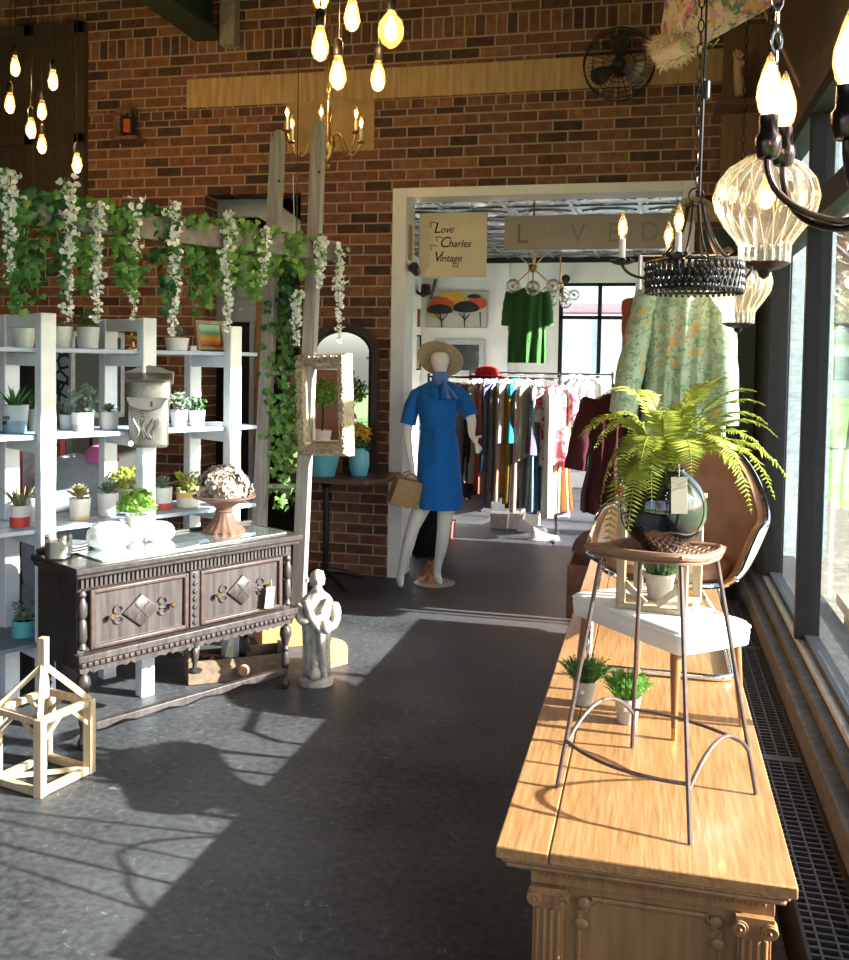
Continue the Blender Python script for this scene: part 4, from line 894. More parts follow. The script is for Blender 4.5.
# ---- lantern crate with grass pot on the white stool
lp = WM @ Vector((sl_ * .50, sw * .53, wz + .0065)); lang = Vector((.97, -.25, 0)).normalized()
ln = thing('wooden_lantern', 'pale wooden open lantern frame standing on the white stool', 'lantern', lp); LMx = frame2(lp, lang)
pale = wood_mat('pale_wood', (.52, .41, .27), (.36, .27, .17), 'z', .6, 1)
lw, lh = .235, .36
obj('base', MB(LMx).bb((-lw / 2, -lw / 2, 0), (lw / 2, lw / 2, .018)), pale, ln, bev=.002)
obj('roof', MB(LMx).bb((-lw / 2 - .008, -lw / 2 - .008, lh), (lw / 2 + .008, lw / 2 + .008, lh + .016)), pale, ln, bev=.002)
for x in (-1, 1):
    for y in (-1, 1): obj('post', MB(LMx).bb((x * lw / 2 - x * .03, y * lw / 2 - y * .018, .018), (x * lw / 2, y * lw / 2, lh)), pale, ln, bev=.002)
for y in (-1, 1):
    for x in (-1, 1):
        obj('corner_brace', MB(LMx).bar((x * (lw / 2 - .028), y * (lw / 2 - .009), .085), (x * .02, y * (lw / 2 - .009), .024), .012, .022), pale, ln)
        obj('corner_brace', MB(LMx).bar((x * (lw / 2 - .028), y * (lw / 2 - .009), lh - .07), (x * .02, y * (lw / 2 - .009), lh - .006), .012, .022), pale, ln)
def grasspot(p, r, h, gh, gw_, label, seed, gcol, pc, k=230, tagged=True):
    t = thing('potted_grass', label, 'potted plant', p, 'small grass pots around the counter'); rr_ = random.Random(seed)
    obj('pot', MB().lathe([(r * .72, 0), (r * .76, .003), (r * .98, h * .84), (r, h * .85), (r * 1.02, h), (r * .9, h), (r * .88, h * .85), (.001, h * .85)], p, 22), pc, t)
    b = MB(); c_ = p + Vector((0, 0, h * .85))
    for i in range(k):
        a = rr_.random() * 2 * PI; q = r * .75 * math.sqrt(rr_.random()); tl = rr_.uniform(.05, 1.0); L_ = gh * rr_.uniform(.65, 1.05); s = c_ + Vector((q * math.cos(a), q * math.sin(a), 0))
        d = Vector((math.cos(a) * tl * gw_, math.sin(a) * tl * gw_, L_ * (1 - .35 * tl))); m = s + d * .55 + Vector((0, 0, L_ * .12)); e = s + d; sd_ = d.cross(Vector((rr_.uniform(-1, 1), rr_.uniform(-1, 1), .3))).normalized() * .0026
        b.poly([s - sd_, m - sd_, e, m + sd_, s + sd_])
        for j in range(3):
            f = s.lerp(e, rr_.uniform(.4, .95)); g_ = f + Vector((rr_.uniform(-1, 1), rr_.uniform(-1, 1), rr_.uniform(.2, 1))).normalized() * .014; b.poly([f - sd_, g_, f + sd_])
    obj('grass', b, gcol, t, fix=False)
    if tagged: obj('sticker', MB().box(p + Vector((-.1 * r, -r * .97, h * .62)), (.012, .002, .010)), mat('white_dot', (.85, .85, .85), .5), t)
gp = mat('grey_cement_pot', (.5, .47, .43), .8, 0, .15, 30, .1)
g1 = mat('artificial_grass', (.10, .24, .05), .5, 0, .4, 20, 0, None, .25); g2 = mat('artificial_grass_bright', (.14, .34, .05), .5, 0, .4, 20, 0, None, .25)
grasspot(pz(584, 704, CZ + .001), .04, .085, .11, .085, 'grass plant in a grey pot at the left edge of the counter', 1, g1, gp)
grasspot(pz(627, 722, CZ + .001), .042, .085, .12, .075, 'bright grass plant in a grey pot behind the wire stool legs', 2, g2, gp)
grasspot(lp + Vector((0, 0, .0185)), .05, .09, .10, .06, 'grass plant in a cement pot inside the pale wooden lantern', 3, mat('artificial_grass_blue', (.16, .27, .12), .5, 0, .35, 20, 0, None, .25), gp, tagged=False)
# ---- leather shell armchair with chrome frame on the counter
ch = Vector((.085, 4.28, 0)); lea = mat('tan_leather', (.30, .145, .07), .45, 0, .3, 10, .15); grey = mat('grey_shell', (.22, .19, .165), .4, 0, .1, 10)
ac = thing('shell_armchair', 'tan leather shell armchair with chrome edge on the counter by the window', 'chair', (ch.x, ch.y, CZ))
AM = Matrix.Translation(ch) @ Matrix.Rotation(math.radians(-30), 4, 'Z')   # local -y is the front
def shellpt(a, t, k=1.0):   # a: angle from back, t 0..1 height
    rim = .95 + .31 * max(0, math.cos(a * 1.1)) ** 2.6 - .19 * max(0, min(1, (abs(a) - 1.35) / .5)) ** 1.5
    z = .715 + (rim - .715) * t; rad = (.25 + .09 * t ** .6 + .05 * t * max(0, math.cos(a))) * k
    return Vector((rad * math.sin(a) * 1.12, rad * math.cos(a), z))
AN = [-1.9 + 3.8 * i / 40 for i in range(41)]
def shell(k, dz=0): return [[shellpt(a, j / 10, k) + Vector((0, 0, dz)) for a in AN] for j in range(11)]
def thick(mb, S1, S2):
    n_, m_ = len(S1), len(S1[0]); A = [[mb.v(p) for p in r] for r in S1]; B = [[mb.v(p) for p in r] for r in S2]
    for i in range(n_ - 1):
        for j in range(m_ - 1): mb.face([A[i][j], A[i][j + 1], A[i + 1][j + 1], A[i + 1][j]]); mb.face([B[i][j], B[i + 1][j], B[i + 1][j + 1], B[i][j + 1]])
    for j in range(m_ - 1): mb.face([A[-1][j], A[-1][j + 1], B[-1][j + 1], B[-1][j]]); mb.face([A[0][j], B[0][j], B[0][j + 1], A[0][j + 1]])
    for i in range(n_ - 1): mb.face([A[i][0], A[i + 1][0], B[i + 1][0], B[i][0]]); mb.face([A[i][-1], B[i][-1], B[i + 1][-1], A[i + 1][-1]])
b = MB(AM); thick(b, shell(1.0), shell(.90)); obj('backrest', b, lea, ac)
b = MB(AM); thick(b, shell(1.03, -.004), shell(1.0, -.004)); b.lathe([(.02, .665), (.17, .675), (.26, .712), (.25, .72), (.02, .71)], (0, 0, 0), 32, 1.12, 1); obj('outer_shell', b, grey, ac)
b = MB(AM); b.lathe([(.02, .715), (.22, .715), (.245, .74), (.24, .775), (.2, .795), (.02, .80)], (0, -.02, 0), 32, 1.12, 1); obj('seat', b, lea, ac)
b = MB(AM); b.tube([shellpt(a, 1.0, 1.0) + Vector((0, 0, .004)) for a in AN], .012, 8); b.tube([shellpt(AN[-1], j / 10, 1.0) for j in range(11)], .012, 8); b.tube([shellpt(AN[0], j / 10, 1.0) for j in range(11)], .012, 8)
b.tube([Vector((.265 * math.sin(a) * 1.12, .265 * math.cos(a), .715)) for a in [1.9 + (2 * PI - 3.8) * i / 20 for i in range(21)]], .012, 8); obj('chrome_edge', b, M_['chrome'], ac)
b = MB()
Y0, Y1, xl_, xr_ = 3.66, 4.5, -.22, .31
b.tube([(xl_, 4.35, .68)] + [(xl_, Y0 + .10 + .02, .62), (xl_, Y0 + .05, .55), (xl_, Y0 + .05, .50)] + [(xl_, Y0 + .06, CZ + .02)] + bez((xl_, Y0 + .02, CZ + .014), (xl_, Y0 - .02, CZ + .014), (xl_ + .08, Y0 - .02, CZ + .014), 6) + bez((xr_ - .08, Y0 - .02, CZ + .014), (xr_, Y0 - .02, CZ + .014), (xr_, Y0 + .05, CZ + .014), 6) + [(xr_, Y1 - .1, CZ + .014)] + bez((xr_, Y1 - .08, CZ + .014), (xr_, Y1, CZ + .02), (xr_ - .06, Y1, .56), 5) + [(xr_ - .12, 4.4, .68)], .0125, 10)
obj('cantilever_base', b, M_['chrome'], ac)
# ---- leather case beyond the counter
q = Vector((-.46, 6.25, 0)); cs = thing('leather_case', 'open brown leather case on the floor beyond the counter', 'suitcase', q); lt_ = mat('brown_case_leather', (.17, .065, .035), .5, 0, .35, 12, .2)
b = MB(); b.bb((q.x - .05, 6.05, 0), (q.x + .34, 6.50, .012)); [b.bb(a, c_) for a, c_ in (((q.x - .05, 6.05, .0), (q.x + .34, 6.065, .34)), ((q.x - .05, 6.485, 0), (q.x + .34, 6.5, .34)), ((q.x - .05, 6.05, 0), (q.x - .035, 6.5, .34)), ((q.x + .325, 6.05, 0), (q.x + .34, 6.5, .34)))]; obj('body', b, lt_, cs, bev=.006)
b = MB(); b.lathe([(.2, 0), (.21, .02), (.2, .05)], (0, 0, 0), 24, 1, .9, M=Matrix.Identity(4)); b.bm.free()
b = MB(); b.loft([[Vector((q.x + .14 + .2 * math.cos(t) * s, 6.5 + .012 * k, .34 + .17 * math.sin(t) * s)) for t in [PI * i / 14 for i in range(15)]] for k, s in ((0, 1), (1, 1))]); obj('lid', b, lt_, cs)
obj('clasp', MB().box((q.x + .14, 6.045, .31), (.04, .012, .03)), M_['brass'], cs); obj('lining', MB().bb((q.x - .03, 6.07, .2), (q.x + .32, 6.48, .22)), fab((.45, .3, .2)), cs)
# garments hung between the counter and the archway
# ------------------------------------------------------------------ lamps
bulbglow = glow('warm_filament', (1.0, .55, .18), 42); flameglow = glow('warm_candle_glow', (1.0, .66, .32), 34)
bglass = glassy('bulb_glass', (1, .93, .82), .05, .02, 0, .5, .10, (1, .75, .35))
def plight(p, e, col=(1, .62, .28), r=.03, name='bulb_light', parent=None):
    l = bpy.data.lights.new(name, 'POINT'); l.energy = e; l.color = col; l.shadow_soft_size = r
    o = bpy.data.objects.new(name, l); COL.objects.link(o); o.location = p; return o
def make_edison(kind='st'):
    t = thing('pendant_bulb', 'bulb', 'pendant lamp', (0, 0, 0))
    if kind == 'st': prof = [(.0135, -.045), (.0165, -.06), (.026, -.095), (.032, -.125), (.031, -.145), (.022, -.168), (.006, -.178), (.001, -.179)]
    else: prof = [(.0135, -.045), (.022, -.06), (.045, -.09), (.055, -.125), (.05, -.155), (.033, -.182), (.012, -.197), (.001, -.199)]
    obj('socket', MB().lathe([(.003, .02), (.012, .015), (.019, 0), (.019, -.035), (.0145, -.05), (.001, -.05)], (0, 0, 0), 14), M_['black_metal'], t)
    obj('bulb', MB().lathe(prof, (0, 0, 0), 20), bglass, t)
    b = MB()
    for k in range(5):
        a = 2 * PI * k / 5; b.tube([(math.cos(a) * .006, math.sin(a) * .006, -.075), (math.cos(a + .4) * .013, math.sin(a + .4) * .013, -.145)], .0028, 5)
    b.ball((0, 0, -.125), (.012, .012, .022), 10, 8); obj('filament', b, bulbglow, t)
    obj('cord', MB().tube([(0, 0, .01), (0, 0, 1)], .0032, 6), M_['black_metal'], t); return t
ST_, GL_ = make_edison(), make_edison('globe')
used = {}
def bulb(proto, u, v, Y, label, grp, e):
    p = py(u, v, Y) + Vector((0, 0, .125))
    r = dup(proto, p, label, grp) if proto.name in used else proto
    used[proto.name] = 1
    if r is proto: r.location = p; r['label'] = label; r['group'] = grp
    for c_ in r.children:
        if c_.name.startswith('cord'): c_.scale = (1, 1, 4.75 - p.z)
    if e: plight(p + Vector((0, 0, -.125)), e)
g1_, g2_ = 'filament bulbs over the plant shelf', 'filament bulbs hanging by the ladder'
for u, v, Y, lab in ((15, 68, 5.3, 'topmost filament bulb of the left cluster'), (53, 82, 5.3, 'filament bulb high on the right side of the left cluster'), (10, 105, 5.2, 'filament bulb furthest left in the left cluster'), (42, 112, 5.6, 'filament bulb just right of the left cluster centre'),
                     (31, 130, 5.2, 'filament bulb low in the middle of the left cluster'), (42, 146, 5.6, 'filament bulb under two others, above the ivy'), (77, 165, 5.4, 'single lowest filament bulb touching the ivy top')): bulb(ST_, u, v, Y, lab, g1_, 5)
for u, v, Y, lab in ((352, 18, 3.6, 'filament bulb at the top centre of the picture, beside the amber globe'), (320, 47, 3.4, 'filament bulb on the left of the middle cluster'), (338, 76, 3.5, 'lowest filament bulb of the middle cluster'), (378, 79, 3.9, 'filament bulb straight under the amber globe bulb'), (321, -4, 3.6, 'filament bulb partly cut off by the picture top')): bulb(ST_, u, v, Y, lab, g2_, 6)
bulb(GL_, 391, 30, 3.8, 'large round amber globe bulb of the middle cluster', g2_, 6)
# ---- brass candle chandelier behind the ladder
def candle(t, p, h, rr=.011, glowm=None, cup=None, bs=1.0, sleeve=None):
    b = MB(); b.lathe([(.003, -.012), (.02 * bs, -.008), (.028 * bs, .0), (.024 * bs, .006), (.011, .006)], p, 14); obj('cup', b, cup or M_['brass'], t)
    obj('sleeve', MB().lathe([(rr, 0), (rr, h), (rr * .6, h + .002)], p, 12), sleeve or mat('ivory_sleeve', (.75, .68, .52), .5, 0, .05), t)
    q = p + Vector((0, 0, h)); bu = obj('bulb', MB().lathe([(.007, 0), (.011, .012), (.016 * bs, .03), (.015 * bs, .045), (.008 * bs, .066), (.003, .08), (.001, .084)], q, 14), bglass, t)
    obj('filament', MB().ball(q + Vector((0, 0, .034)), (.0085 * bs, .0085 * bs, .022), 8, 8), glowm or flameglow, bu)
Yc = 5.7; cc = py(328, 140, Yc)
t = thing('candle_chandelier', 'brass candle chandelier hanging behind the pointed ladder ends', 'chandelier', cc)
b = MB(); b.lathe([(.004, .25), (.012, .2), (.03, .15), (.014, .1), (.04, .02), (.05, -.03), (.03, -.08), (.012, -.12), (.02, -.15), (.004, -.18)], cc, 16); obj('column', b, M_['brass'], t)
b = MB(); chain(b, cc + Vector((0, 0, .25)), Vector((cc.x, cc.y, 4.75)), .018, .003); obj('chain', b, M_['brass'], t)
for (u, v, dy) in ((287, 131, .0), (292, 142, -.1), (321, 131, -.12), (326, 146, .12), (356, 132, .05), (361, 142, -.06)):
    e = py(u, v, Yc + dy); s0 = cc + Vector((0, 0, -.03)); d = (e - s0); d.z = 0; e0 = e + Vector((0, 0, -.008))
    low = s0 + d * .72 + Vector((0, 0, -.13)); hi = s0 + d * .32 + Vector((0, 0, .13))
    b = MB(); b.tube(bez(s0, hi, s0 + d * .5, 8) + bez(s0 + d * .5, low + Vector((0, 0, -.03)), e0, 10)[1:], .006, 7); obj('arm', b, M_['brass'], t)
    candle(t, e, py(u, v - 13, Yc).z - py(u, v, Yc).z, .009)
plight(cc + Vector((0, -.1, .3)), 7)
tag(obj('hanging_thread', MB().tube([py(293, 175, Yc), py(294, 212, Yc), py(294, 260, Yc)], .003, 5), mat('tag_string', (.7, .68, .62), .9)), 'thin pale cord hanging straight down under the brass chandelier', 'cord')
# ---- black filigree chandelier over the fern
Yb = 3.05; fc = py(694, 277, Yb); FR = .143
fil = mat('black_filigree', (.018, .018, .022), .35, .5, .4, 60, .2)
t = thing('filigree_chandelier', 'black pierced drum chandelier with candle bulbs above the fern', 'chandelier', fc)
b = MB(); nn = 46
for r_, z in ((FR, -.04), (FR, .042)): b.tube([fc + Vector((r_ * math.cos(2 * PI * k / 48), r_ * math.sin(2 * PI * k / 48), z)) for k in range(48)], .005, 6, True)
obj('hoop', b, fil, t)
b = MB(); rg = random.Random(3)
for k in range(nn):
    a = 2 * PI * k / nn; da = 2 * PI / nn
    for z0, z1, s in ((-.04, .042, 1), (-.04, .042, -1)):
        b.tube([fc + Vector(((FR + .002 * s) * math.cos(a + s * da * 1.5 * (f - .5)), (FR + .002 * s) * math.sin(a + s * da * 1.5 * (f - .5)), z0 + (z1 - z0) * f)) for f in (0, .33, .66, 1)], .003, 4)
    for z in (-.022, .002, .024):
        q = fc + Vector((FR * math.cos(a + da * .5 * (z > 0)), FR * math.sin(a + da * .5 * (z > 0)), z)); b.ball(q, (.009, .009, .009), 6, 5)
    q = fc + Vector((FR * math.cos(a), FR * math.sin(a), -.047)); b.ball(q, (.006, .006, .007), 6, 4)
obj('pierced_band', b, fil, t)
tc_ = py(703, 205, Yb); crown = Vector((fc.x, fc.y, tc_.z)) 
b = MB()
for k in range(10):
    a = 2 * PI * k / 10; e = fc + Vector((FR * .97 * math.cos(a), FR * .97 * math.sin(a), .04)); s0 = crown + Vector((.025 * math.cos(a), .025 * math.sin(a), 0))
    b.tube(bez(s0, Vector((s0.x + .03 * math.cos(a), s0.y + .03 * math.sin(a), e.z + .02)), e, 12), .0045, 6)
obj('stem', b, M_['bronze'], t)
b = MB(); b.lathe([(.012, .01), (.034, .004), (.03, -.004), (.01, -.008)], crown, 20, fn=lambda a, z: 1 + .15 * math.cos(a * 8)); b.tube([crown + Vector((.022 * math.cos(a), 0, .03 + .022 * math.sin(a))) for a in [2 * PI * k / 16 for k in range(16)]], .003, 6, True); obj('crown', b, M_['bronze'], t)
b = MB(); chain(b, crown + Vector((0, 0, .05)), Vector((crown.x, crown.y, 4.75)), .014, .0026); obj('chain', b, M_['bronze'], t)
b = MB(); b.tube([crown + Vector((.01, 0, .02)), crown + Vector((.014, -.01, .5)), Vector((crown.x + .01, crown.y, 4.75))], .004, 6); b.lathe([(.004, -.03), (.012, -.025), (.013, .025), (.004, .03)], py(706, 90, Yb), 12); obj('cord', b, M_['black_metal'], t)
import itertools
for (u, v, dy, hh) in ((622, 262, -.02, 40), (668, 262, .14, 26), (678, 256, -.17, 40), (752, 264, .06, 22)):
    e = py(u, v, Yb + dy); d = Vector((e.x - fc.x, e.y - fc.y, 0)); dn = d.normalized(); s0 = fc + dn * FR + Vector((0, 0, -.005)); far = d.length > FR + .03
    cupz = e
    if far:
        obj('arm', MB().tube(bez(s0, s0.lerp(e, .8) + Vector((0, 0, -.035)), e + Vector((0, 0, -.008)), 10), .0045, 7), fil, t)
    else:
        obj('arm', MB().tube([fc + dn * FR * .98 + Vector((0, 0, .03)), e + Vector((0, 0, -.008))], .0045, 7), fil, t)
    if u > 700: continue
    b = MB(); b.lathe([(.006, -.01), (.022, -.006), (.036, .002), (.03, .01), (.012, .006)], e, 24, fn=lambda a, z: 1 + .14 * math.cos(a * 9)); obj('scalloped_cup', b, fil, t)
    h_ = hh / FX * (e - EYE).length * .5
    candle(t, e + Vector((0, 0, .004)), h_ * 1.05, .0095, None, fil, .95, mat('white_sleeve', (.82, .8, .76), .5, 0, .04))
plight(fc + Vector((0, 0, .02)), 2, (1, .6, .28), .04)
# ---- ribbed glass pendants
ribg = glassy('ribbed_glass', (.98, .98, .95), .04, .12, 0, .7, .08, (1, 1, .97))
ribw = glassy('glass_rib', (.95, .95, .92), .15, .08, 0, .8, .35, (1, .97, .9))
def ribpend(u, v, Y, R_, Hh, label, chainTop=4.75):
    c_ = py(u, v, Y); t = thing('glass_pendant', label, 'pendant lamp', c_, 'ribbed glass pendants by the window')
    prof = [(.22, .95), (.42, .88), (.72, .70), (.93, .42), (1.0, .12), (.95, -.16), (.78, -.45), (.58, -.72), (.49, -.86), (.48, -1.2), (.45, -1.22)]
    b = MB(); seg = 120
    P_ = []
    for i in range(len(prof) - 1):
        for f in (0, .5): P_.append(tuple(prof[i][k] * (1 - f) + prof[i + 1][k] * f for k in (0, 1)))
    P_.append(prof[-1]); rings = []
    for r_, z in P_: rings.append([c_ + Vector((R_ * r_ * (1 + .035 * math.cos(20 * (a + z * .2))) * math.cos(a), R_ * r_ * (1 + .035 * math.cos(20 * (a + z * .2))) * math.sin(a), R_ * z)) for a in [2 * PI * k / seg for k in range(seg)]])
    b.loft(rings, True, False); obj('shade', b, ribg, t)
    b = MB()
    for q in range(20):
        a = 2 * PI * q / 20; b.tube([c_ + Vector((R_ * r_ * 1.035 * math.cos(a - z * .2), R_ * r_ * 1.035 * math.sin(a - z * .2), R_ * z)) for r_, z in P_], R_ * .013, 5)
    obj('ribs', b, ribw, t)
    obj('collar', MB().lathe([(R_ * .10, R_ * 1.2), (R_ * .2, R_ * 1.1), (R_ * .38, R_ * .98), (R_ * .44, R_ * .93), (R_ * .22, R_ * .93)], c_, 24), M_['bronze'], t)
    obj('base_cap', MB().lathe([(R_ * .47, -R_ * 1.19), (R_ * .5, -R_ * 1.22), (R_ * .36, -R_ * 1.31), (R_ * .14, -R_ * 1.37), (R_ * .1, -R_ * 1.48), (.001, -R_ * 1.54)], c_, 24), M_['bronze'], t)
    b = MB(); chain(b, c_ + Vector((0, 0, R_ * 1.2)), Vector((c_.x, c_.y, chainTop)), R_ * .1, R_ * .018); obj('chain', b, M_['bronze'], t)
    bu = obj('bulb', MB().lathe([(.012, .10), (.014, .06), (.03, .02), (.032, -.01), (.02, -.035), (.001, -.045)], c_ + Vector((0, 0, R_ * .12)), 16), bglass, t); obj('filament', MB().ball(c_ + Vector((0, 0, R_ * .12)), (.012, .012, .02), 8, 8), bulbglow, bu)
    obj('socket', MB().lathe([(.014, .1), (.016, .1), (.016, R_ * .95), (.004, R_ * .98)], c_ + Vector((0, 0, 0)), 12), M_['bronze'], t)
    plight(c_ + Vector((0, 0, R_ * .1)), 4, (1, .66, .33), .03)
ribpend(766, 203, 3.5, .171, .3, 'large ribbed clear glass pendant in front of the window')
ribpend(739, 286, 5.45, .168, .3, 'further ribbed glass pendant lower down behind the large one')
# ---- dark chandelier with flame bulbs, upper right
Yk = 1.75; kc = py(838, 150, Yk)
t = thing('flame_chandelier', 'dark metal chandelier with large flame bulbs at the upper right', 'chandelier', kc)
gun = mat('gunmetal', (.075, .055, .055), .22, .9, .3, 30, .05)
kc2 = Vector((kc.x + .10, kc.y + .02, kc.z))
b = MB(); b.lathe([(.004, .32), (.02, .28), (.03, .2), (.024, .15), (.04, .11), (.045, .08), (.03, .05), (.02, .0), (.028, -.04), (.01, -.08), (.002, -.09)], kc2, 20); obj('column', b, M_['brass'], t)
b = MB(); chain(b, kc2 + Vector((0, 0, .32)), Vector((kc2.x, kc2.y, 4.75)), .018, .0035); obj('chain', b, M_['chrome'], t)
fb2 = glow('flame_bulb_glow', (1, .60, .26), 30)
def bigflame(u, v, dy, sc):
    e = py(u, v, Yk + dy)     # foot of the bulb
    s0 = kc2 + Vector((0, 0, -.0)); cup = e + Vector((0, 0, -.055))
    d = cup - s0; d.z = 0
    b = MB(); b.tube(bez(s0 + Vector((0, 0, .06)), s0 + d * .12 + Vector((0, 0, -.13)), s0 + d * .45 + Vector((0, 0, -.09)) + Vector((0, 0, cup.z - s0.z) if False else (0, 0, -.03)), 10) + bez(s0 + d * .45 + Vector((0, 0, -.12)), Vector((cup.x, cup.y, min(cup.z, s0.z) - .10)), cup + Vector((0, 0, -.015)), 12)[1:], .0065, 9); obj('arm', b, gun, t)
    obj('socket_cup', MB().lathe([(.004, -.02), (.017, -.016), (.022, .0), (.022, .018), (.0165, .026), (.0165, .055), (.001, .056)], cup, 18), gun, t)
    bu = obj('bulb', MB().lathe([(.012, 0), (.018, .012), (.0225, .032), (.021, .05), (.0125, .078), (.006, .098), (.002, .106), (.001, .108)], e, 20), bglass, t)
    obj('filament', MB().lathe([(.006, .004), (.0155, .016), (.0195, .034), (.0165, .054), (.008, .077), (.002, .09)], e, 12), fb2, bu)
    plight(e + Vector((0, 0, .035)), 1.6, (1, .6, .27), .02)
bigflame(769, 116, -.02, 1); bigflame(784, 128, .2, 1); bigflame(849, 86, -.35, 1); bigflame(905, 110, .15, 1)
b = MB(); c2_ = py(776, 60, 2.2); chain(b, Vector((c2_.x, c2_.y, py(776, 72, 2.2).z)), Vector((c2_.x, c2_.y, 4.75)), .017, .0035); o = obj('hanging_chain', b, M_['chrome']); tag(o, 'bright steel chain hanging just above the two flame bulbs', 'chain')
# ---- round caged fan
fp = py(619, 64, 6.62)
t = thing('cage_fan', 'black round caged fan mounted high on the brick wall', 'fan', fp); R2 = .235; FM = Matrix.Translation(fp) @ Matrix.Rotation(PI / 2, 4, 'X')
dk = mat('fan_black', (.02, .019, .018), .45, .4, .2, 30)
for z in (.05, -.06):
    b = MB(FM); b.tube([(R2 * math.cos(2 * PI * k / 40), R2 * math.sin(2 * PI * k / 40), z * .6) for k in range(40)], .005, 6, True)
    for q in (.45, .75): b.tube([(R2 * q * math.cos(2 * PI * k / 32), R2 * q * math.sin(2 * PI * k / 32), z) for k in range(32)], .0025, 5, True)
    for k in range(24): a = 2 * PI * k / 24; b.tube([(.04 * math.cos(a), .04 * math.sin(a), z), (R2 * .7 * math.cos(a), R2 * .7 * math.sin(a), z), (R2 * math.cos(a), R2 * math.sin(a), z * .6)], .0018, 4)
    obj('cage', b, dk, t)
for k in range(3):
    a = PI / 2 + 2 * PI * k / 3; b = MB(FM); b.loft([[Vector((r_ * math.cos(a + s * w_) , r_ * math.sin(a + s * w_), s * .022 + dz)) for s, dz in ((-1, 0), (-.4, .004), (.4, .004), (1, 0), (.4, -.002), (-.4, -.002))] for r_, w_ in ((.03, .5), (.08, .48), (.14, .5), (.19, .36), (.205, .15))]); obj('blade', b, mat('fan_blade', (.10, .095, .085), .35, .5), t)
obj('hub', MB(FM).lathe([(.001, .055), (.035, .05), (.045, .02), (.04, -.06), (.05, -.14), (.001, -.15)], (0, 0, 0), 18), dk, t)
obj('wall_bracket', MB().bar(fp + Vector((0, .06, 0)), fp + Vector((0, .17, .26)), .03), dk, t)
obj('pull_cord', MB().tube([fp + Vector((-.02, .1, -R2)), fp + Vector((-.01, .13, -R2 - .42))], .002, 4), mat('red_cord', (.35, .08, .04), .7), t)
# ---- small red wall niche
q = py(132, 128, 6.74); t = thing('wall_lantern', 'small brick niche lantern with a red glass front on the brick wall', 'wall lamp', q)
cb_ = mat('niche_brick', (.16, .08, .05), .85, 0, .4, 20, .3)
b = MB(); b.bb(q + Vector((-.12, -.10, -.11)), q + Vector((.09, .06, -.08))); b.bb(q + Vector((-.12, -.06, .09)), q + Vector((.02, .06, .15))); b.bb(q + Vector((-.12, -.08, -.08)), q + Vector((-.06, .06, .09))); obj('brick_surround', b, cb_, t, bev=.006)
obj('body', MB().lathe([(.03, -.08), (.045, -.07), (.045, .05), (.03, .07), (.035, .1), (.02, .12), (.001, .13)], q + Vector((.0, -.03, 0)), 12), M_['black_metal'], t)
obj('red_glass', MB().box(q + Vector((0, -.075, .0)), (.055, .012, .10)), mat('red_glass', (.5, .1, .03), .25), t)
# ------------------------------------------------------------------ floor pieces on the left
def bars(name, m, parent, *segs, w=.02, h=None, bev=.0015):
    for a, c_ in segs: obj(name, MB().bar(a, c_, w, h), m, parent, bev=bev)
# pale timber model house frame
h0, hR, hL = pz(40, 797, 0), pz(91, 772, 0), pz(3, 775, 0)
ax = (hR - h0); ax.z = 0; hw = .235; ax.normalize(); HM = frame2(h0, ax)
hf = thing('timber_house_frame', 'small pale timber house frame with tall ridge post on the floor', 'model house', h0)
pine = wood_mat('pale_pine', (.60, .46, .30), (.42, .30, .18), 'z', .6, 1)
def hp(x, y, z): return HM @ Vector((x * hw, y * hw, z))
hz = .29
for x in (0, 1):
    for y in (0, 1): obj('corner_post', MB().bar(hp(x, y, .001), hp(x, y, hz), .034), pine, hf, bev=.002)
bars('sill_beam', pine, hf, *[(hp(*a, .016), hp(*b_, .016)) for a, b_ in (((.05, 0), (.95, 0)), ((0, .05), (0, .95)), ((1, .05), (1, .95)), ((.05, 1), (.95, 1)))], w=.026)
bars('top_plate', pine, hf, *[(hp(*a, hz - .01), hp(*b_, hz - .01)) for a, b_ in (((0, 0), (1, 0)), ((0, 0), (0, 1)), ((1, 0), (1, 1)), ((0, 1), (1, 1)))], w=.024)
bars('rafter', pine, hf, *[(hp(x, y, hz), hp(.5, .5, hz + .15)) for x in (0, 1) for y in (0, 1)], w=.02)
obj('ridge_post', MB().bar(hp(.5, .5, hz + .02), hp(.5, .5, .545), .03), pine, hf, bev=.002)
bars('brace', pine, hf, *[(hp(a[0], a[1], hz - .10), hp(b_[0], b_[1], hz - .02)) for a, b_ in (((0, 0), (.38, 0)), ((1, 0), (.62, 0)), ((0, 0), (0, .38)), ((0, 1), (0, .62)), ((1, 0), (1, .38)), ((1, 1), (1, .62)), ((0, 1), (.38, 1)), ((1, 1), (.62, 1)))], w=.014)
bars('cross_brace', pine, hf, (hp(0, 0, .02), hp(1, 1, .02)), (hp(1, 0, .02), hp(0, 1, .02)), w=.016)
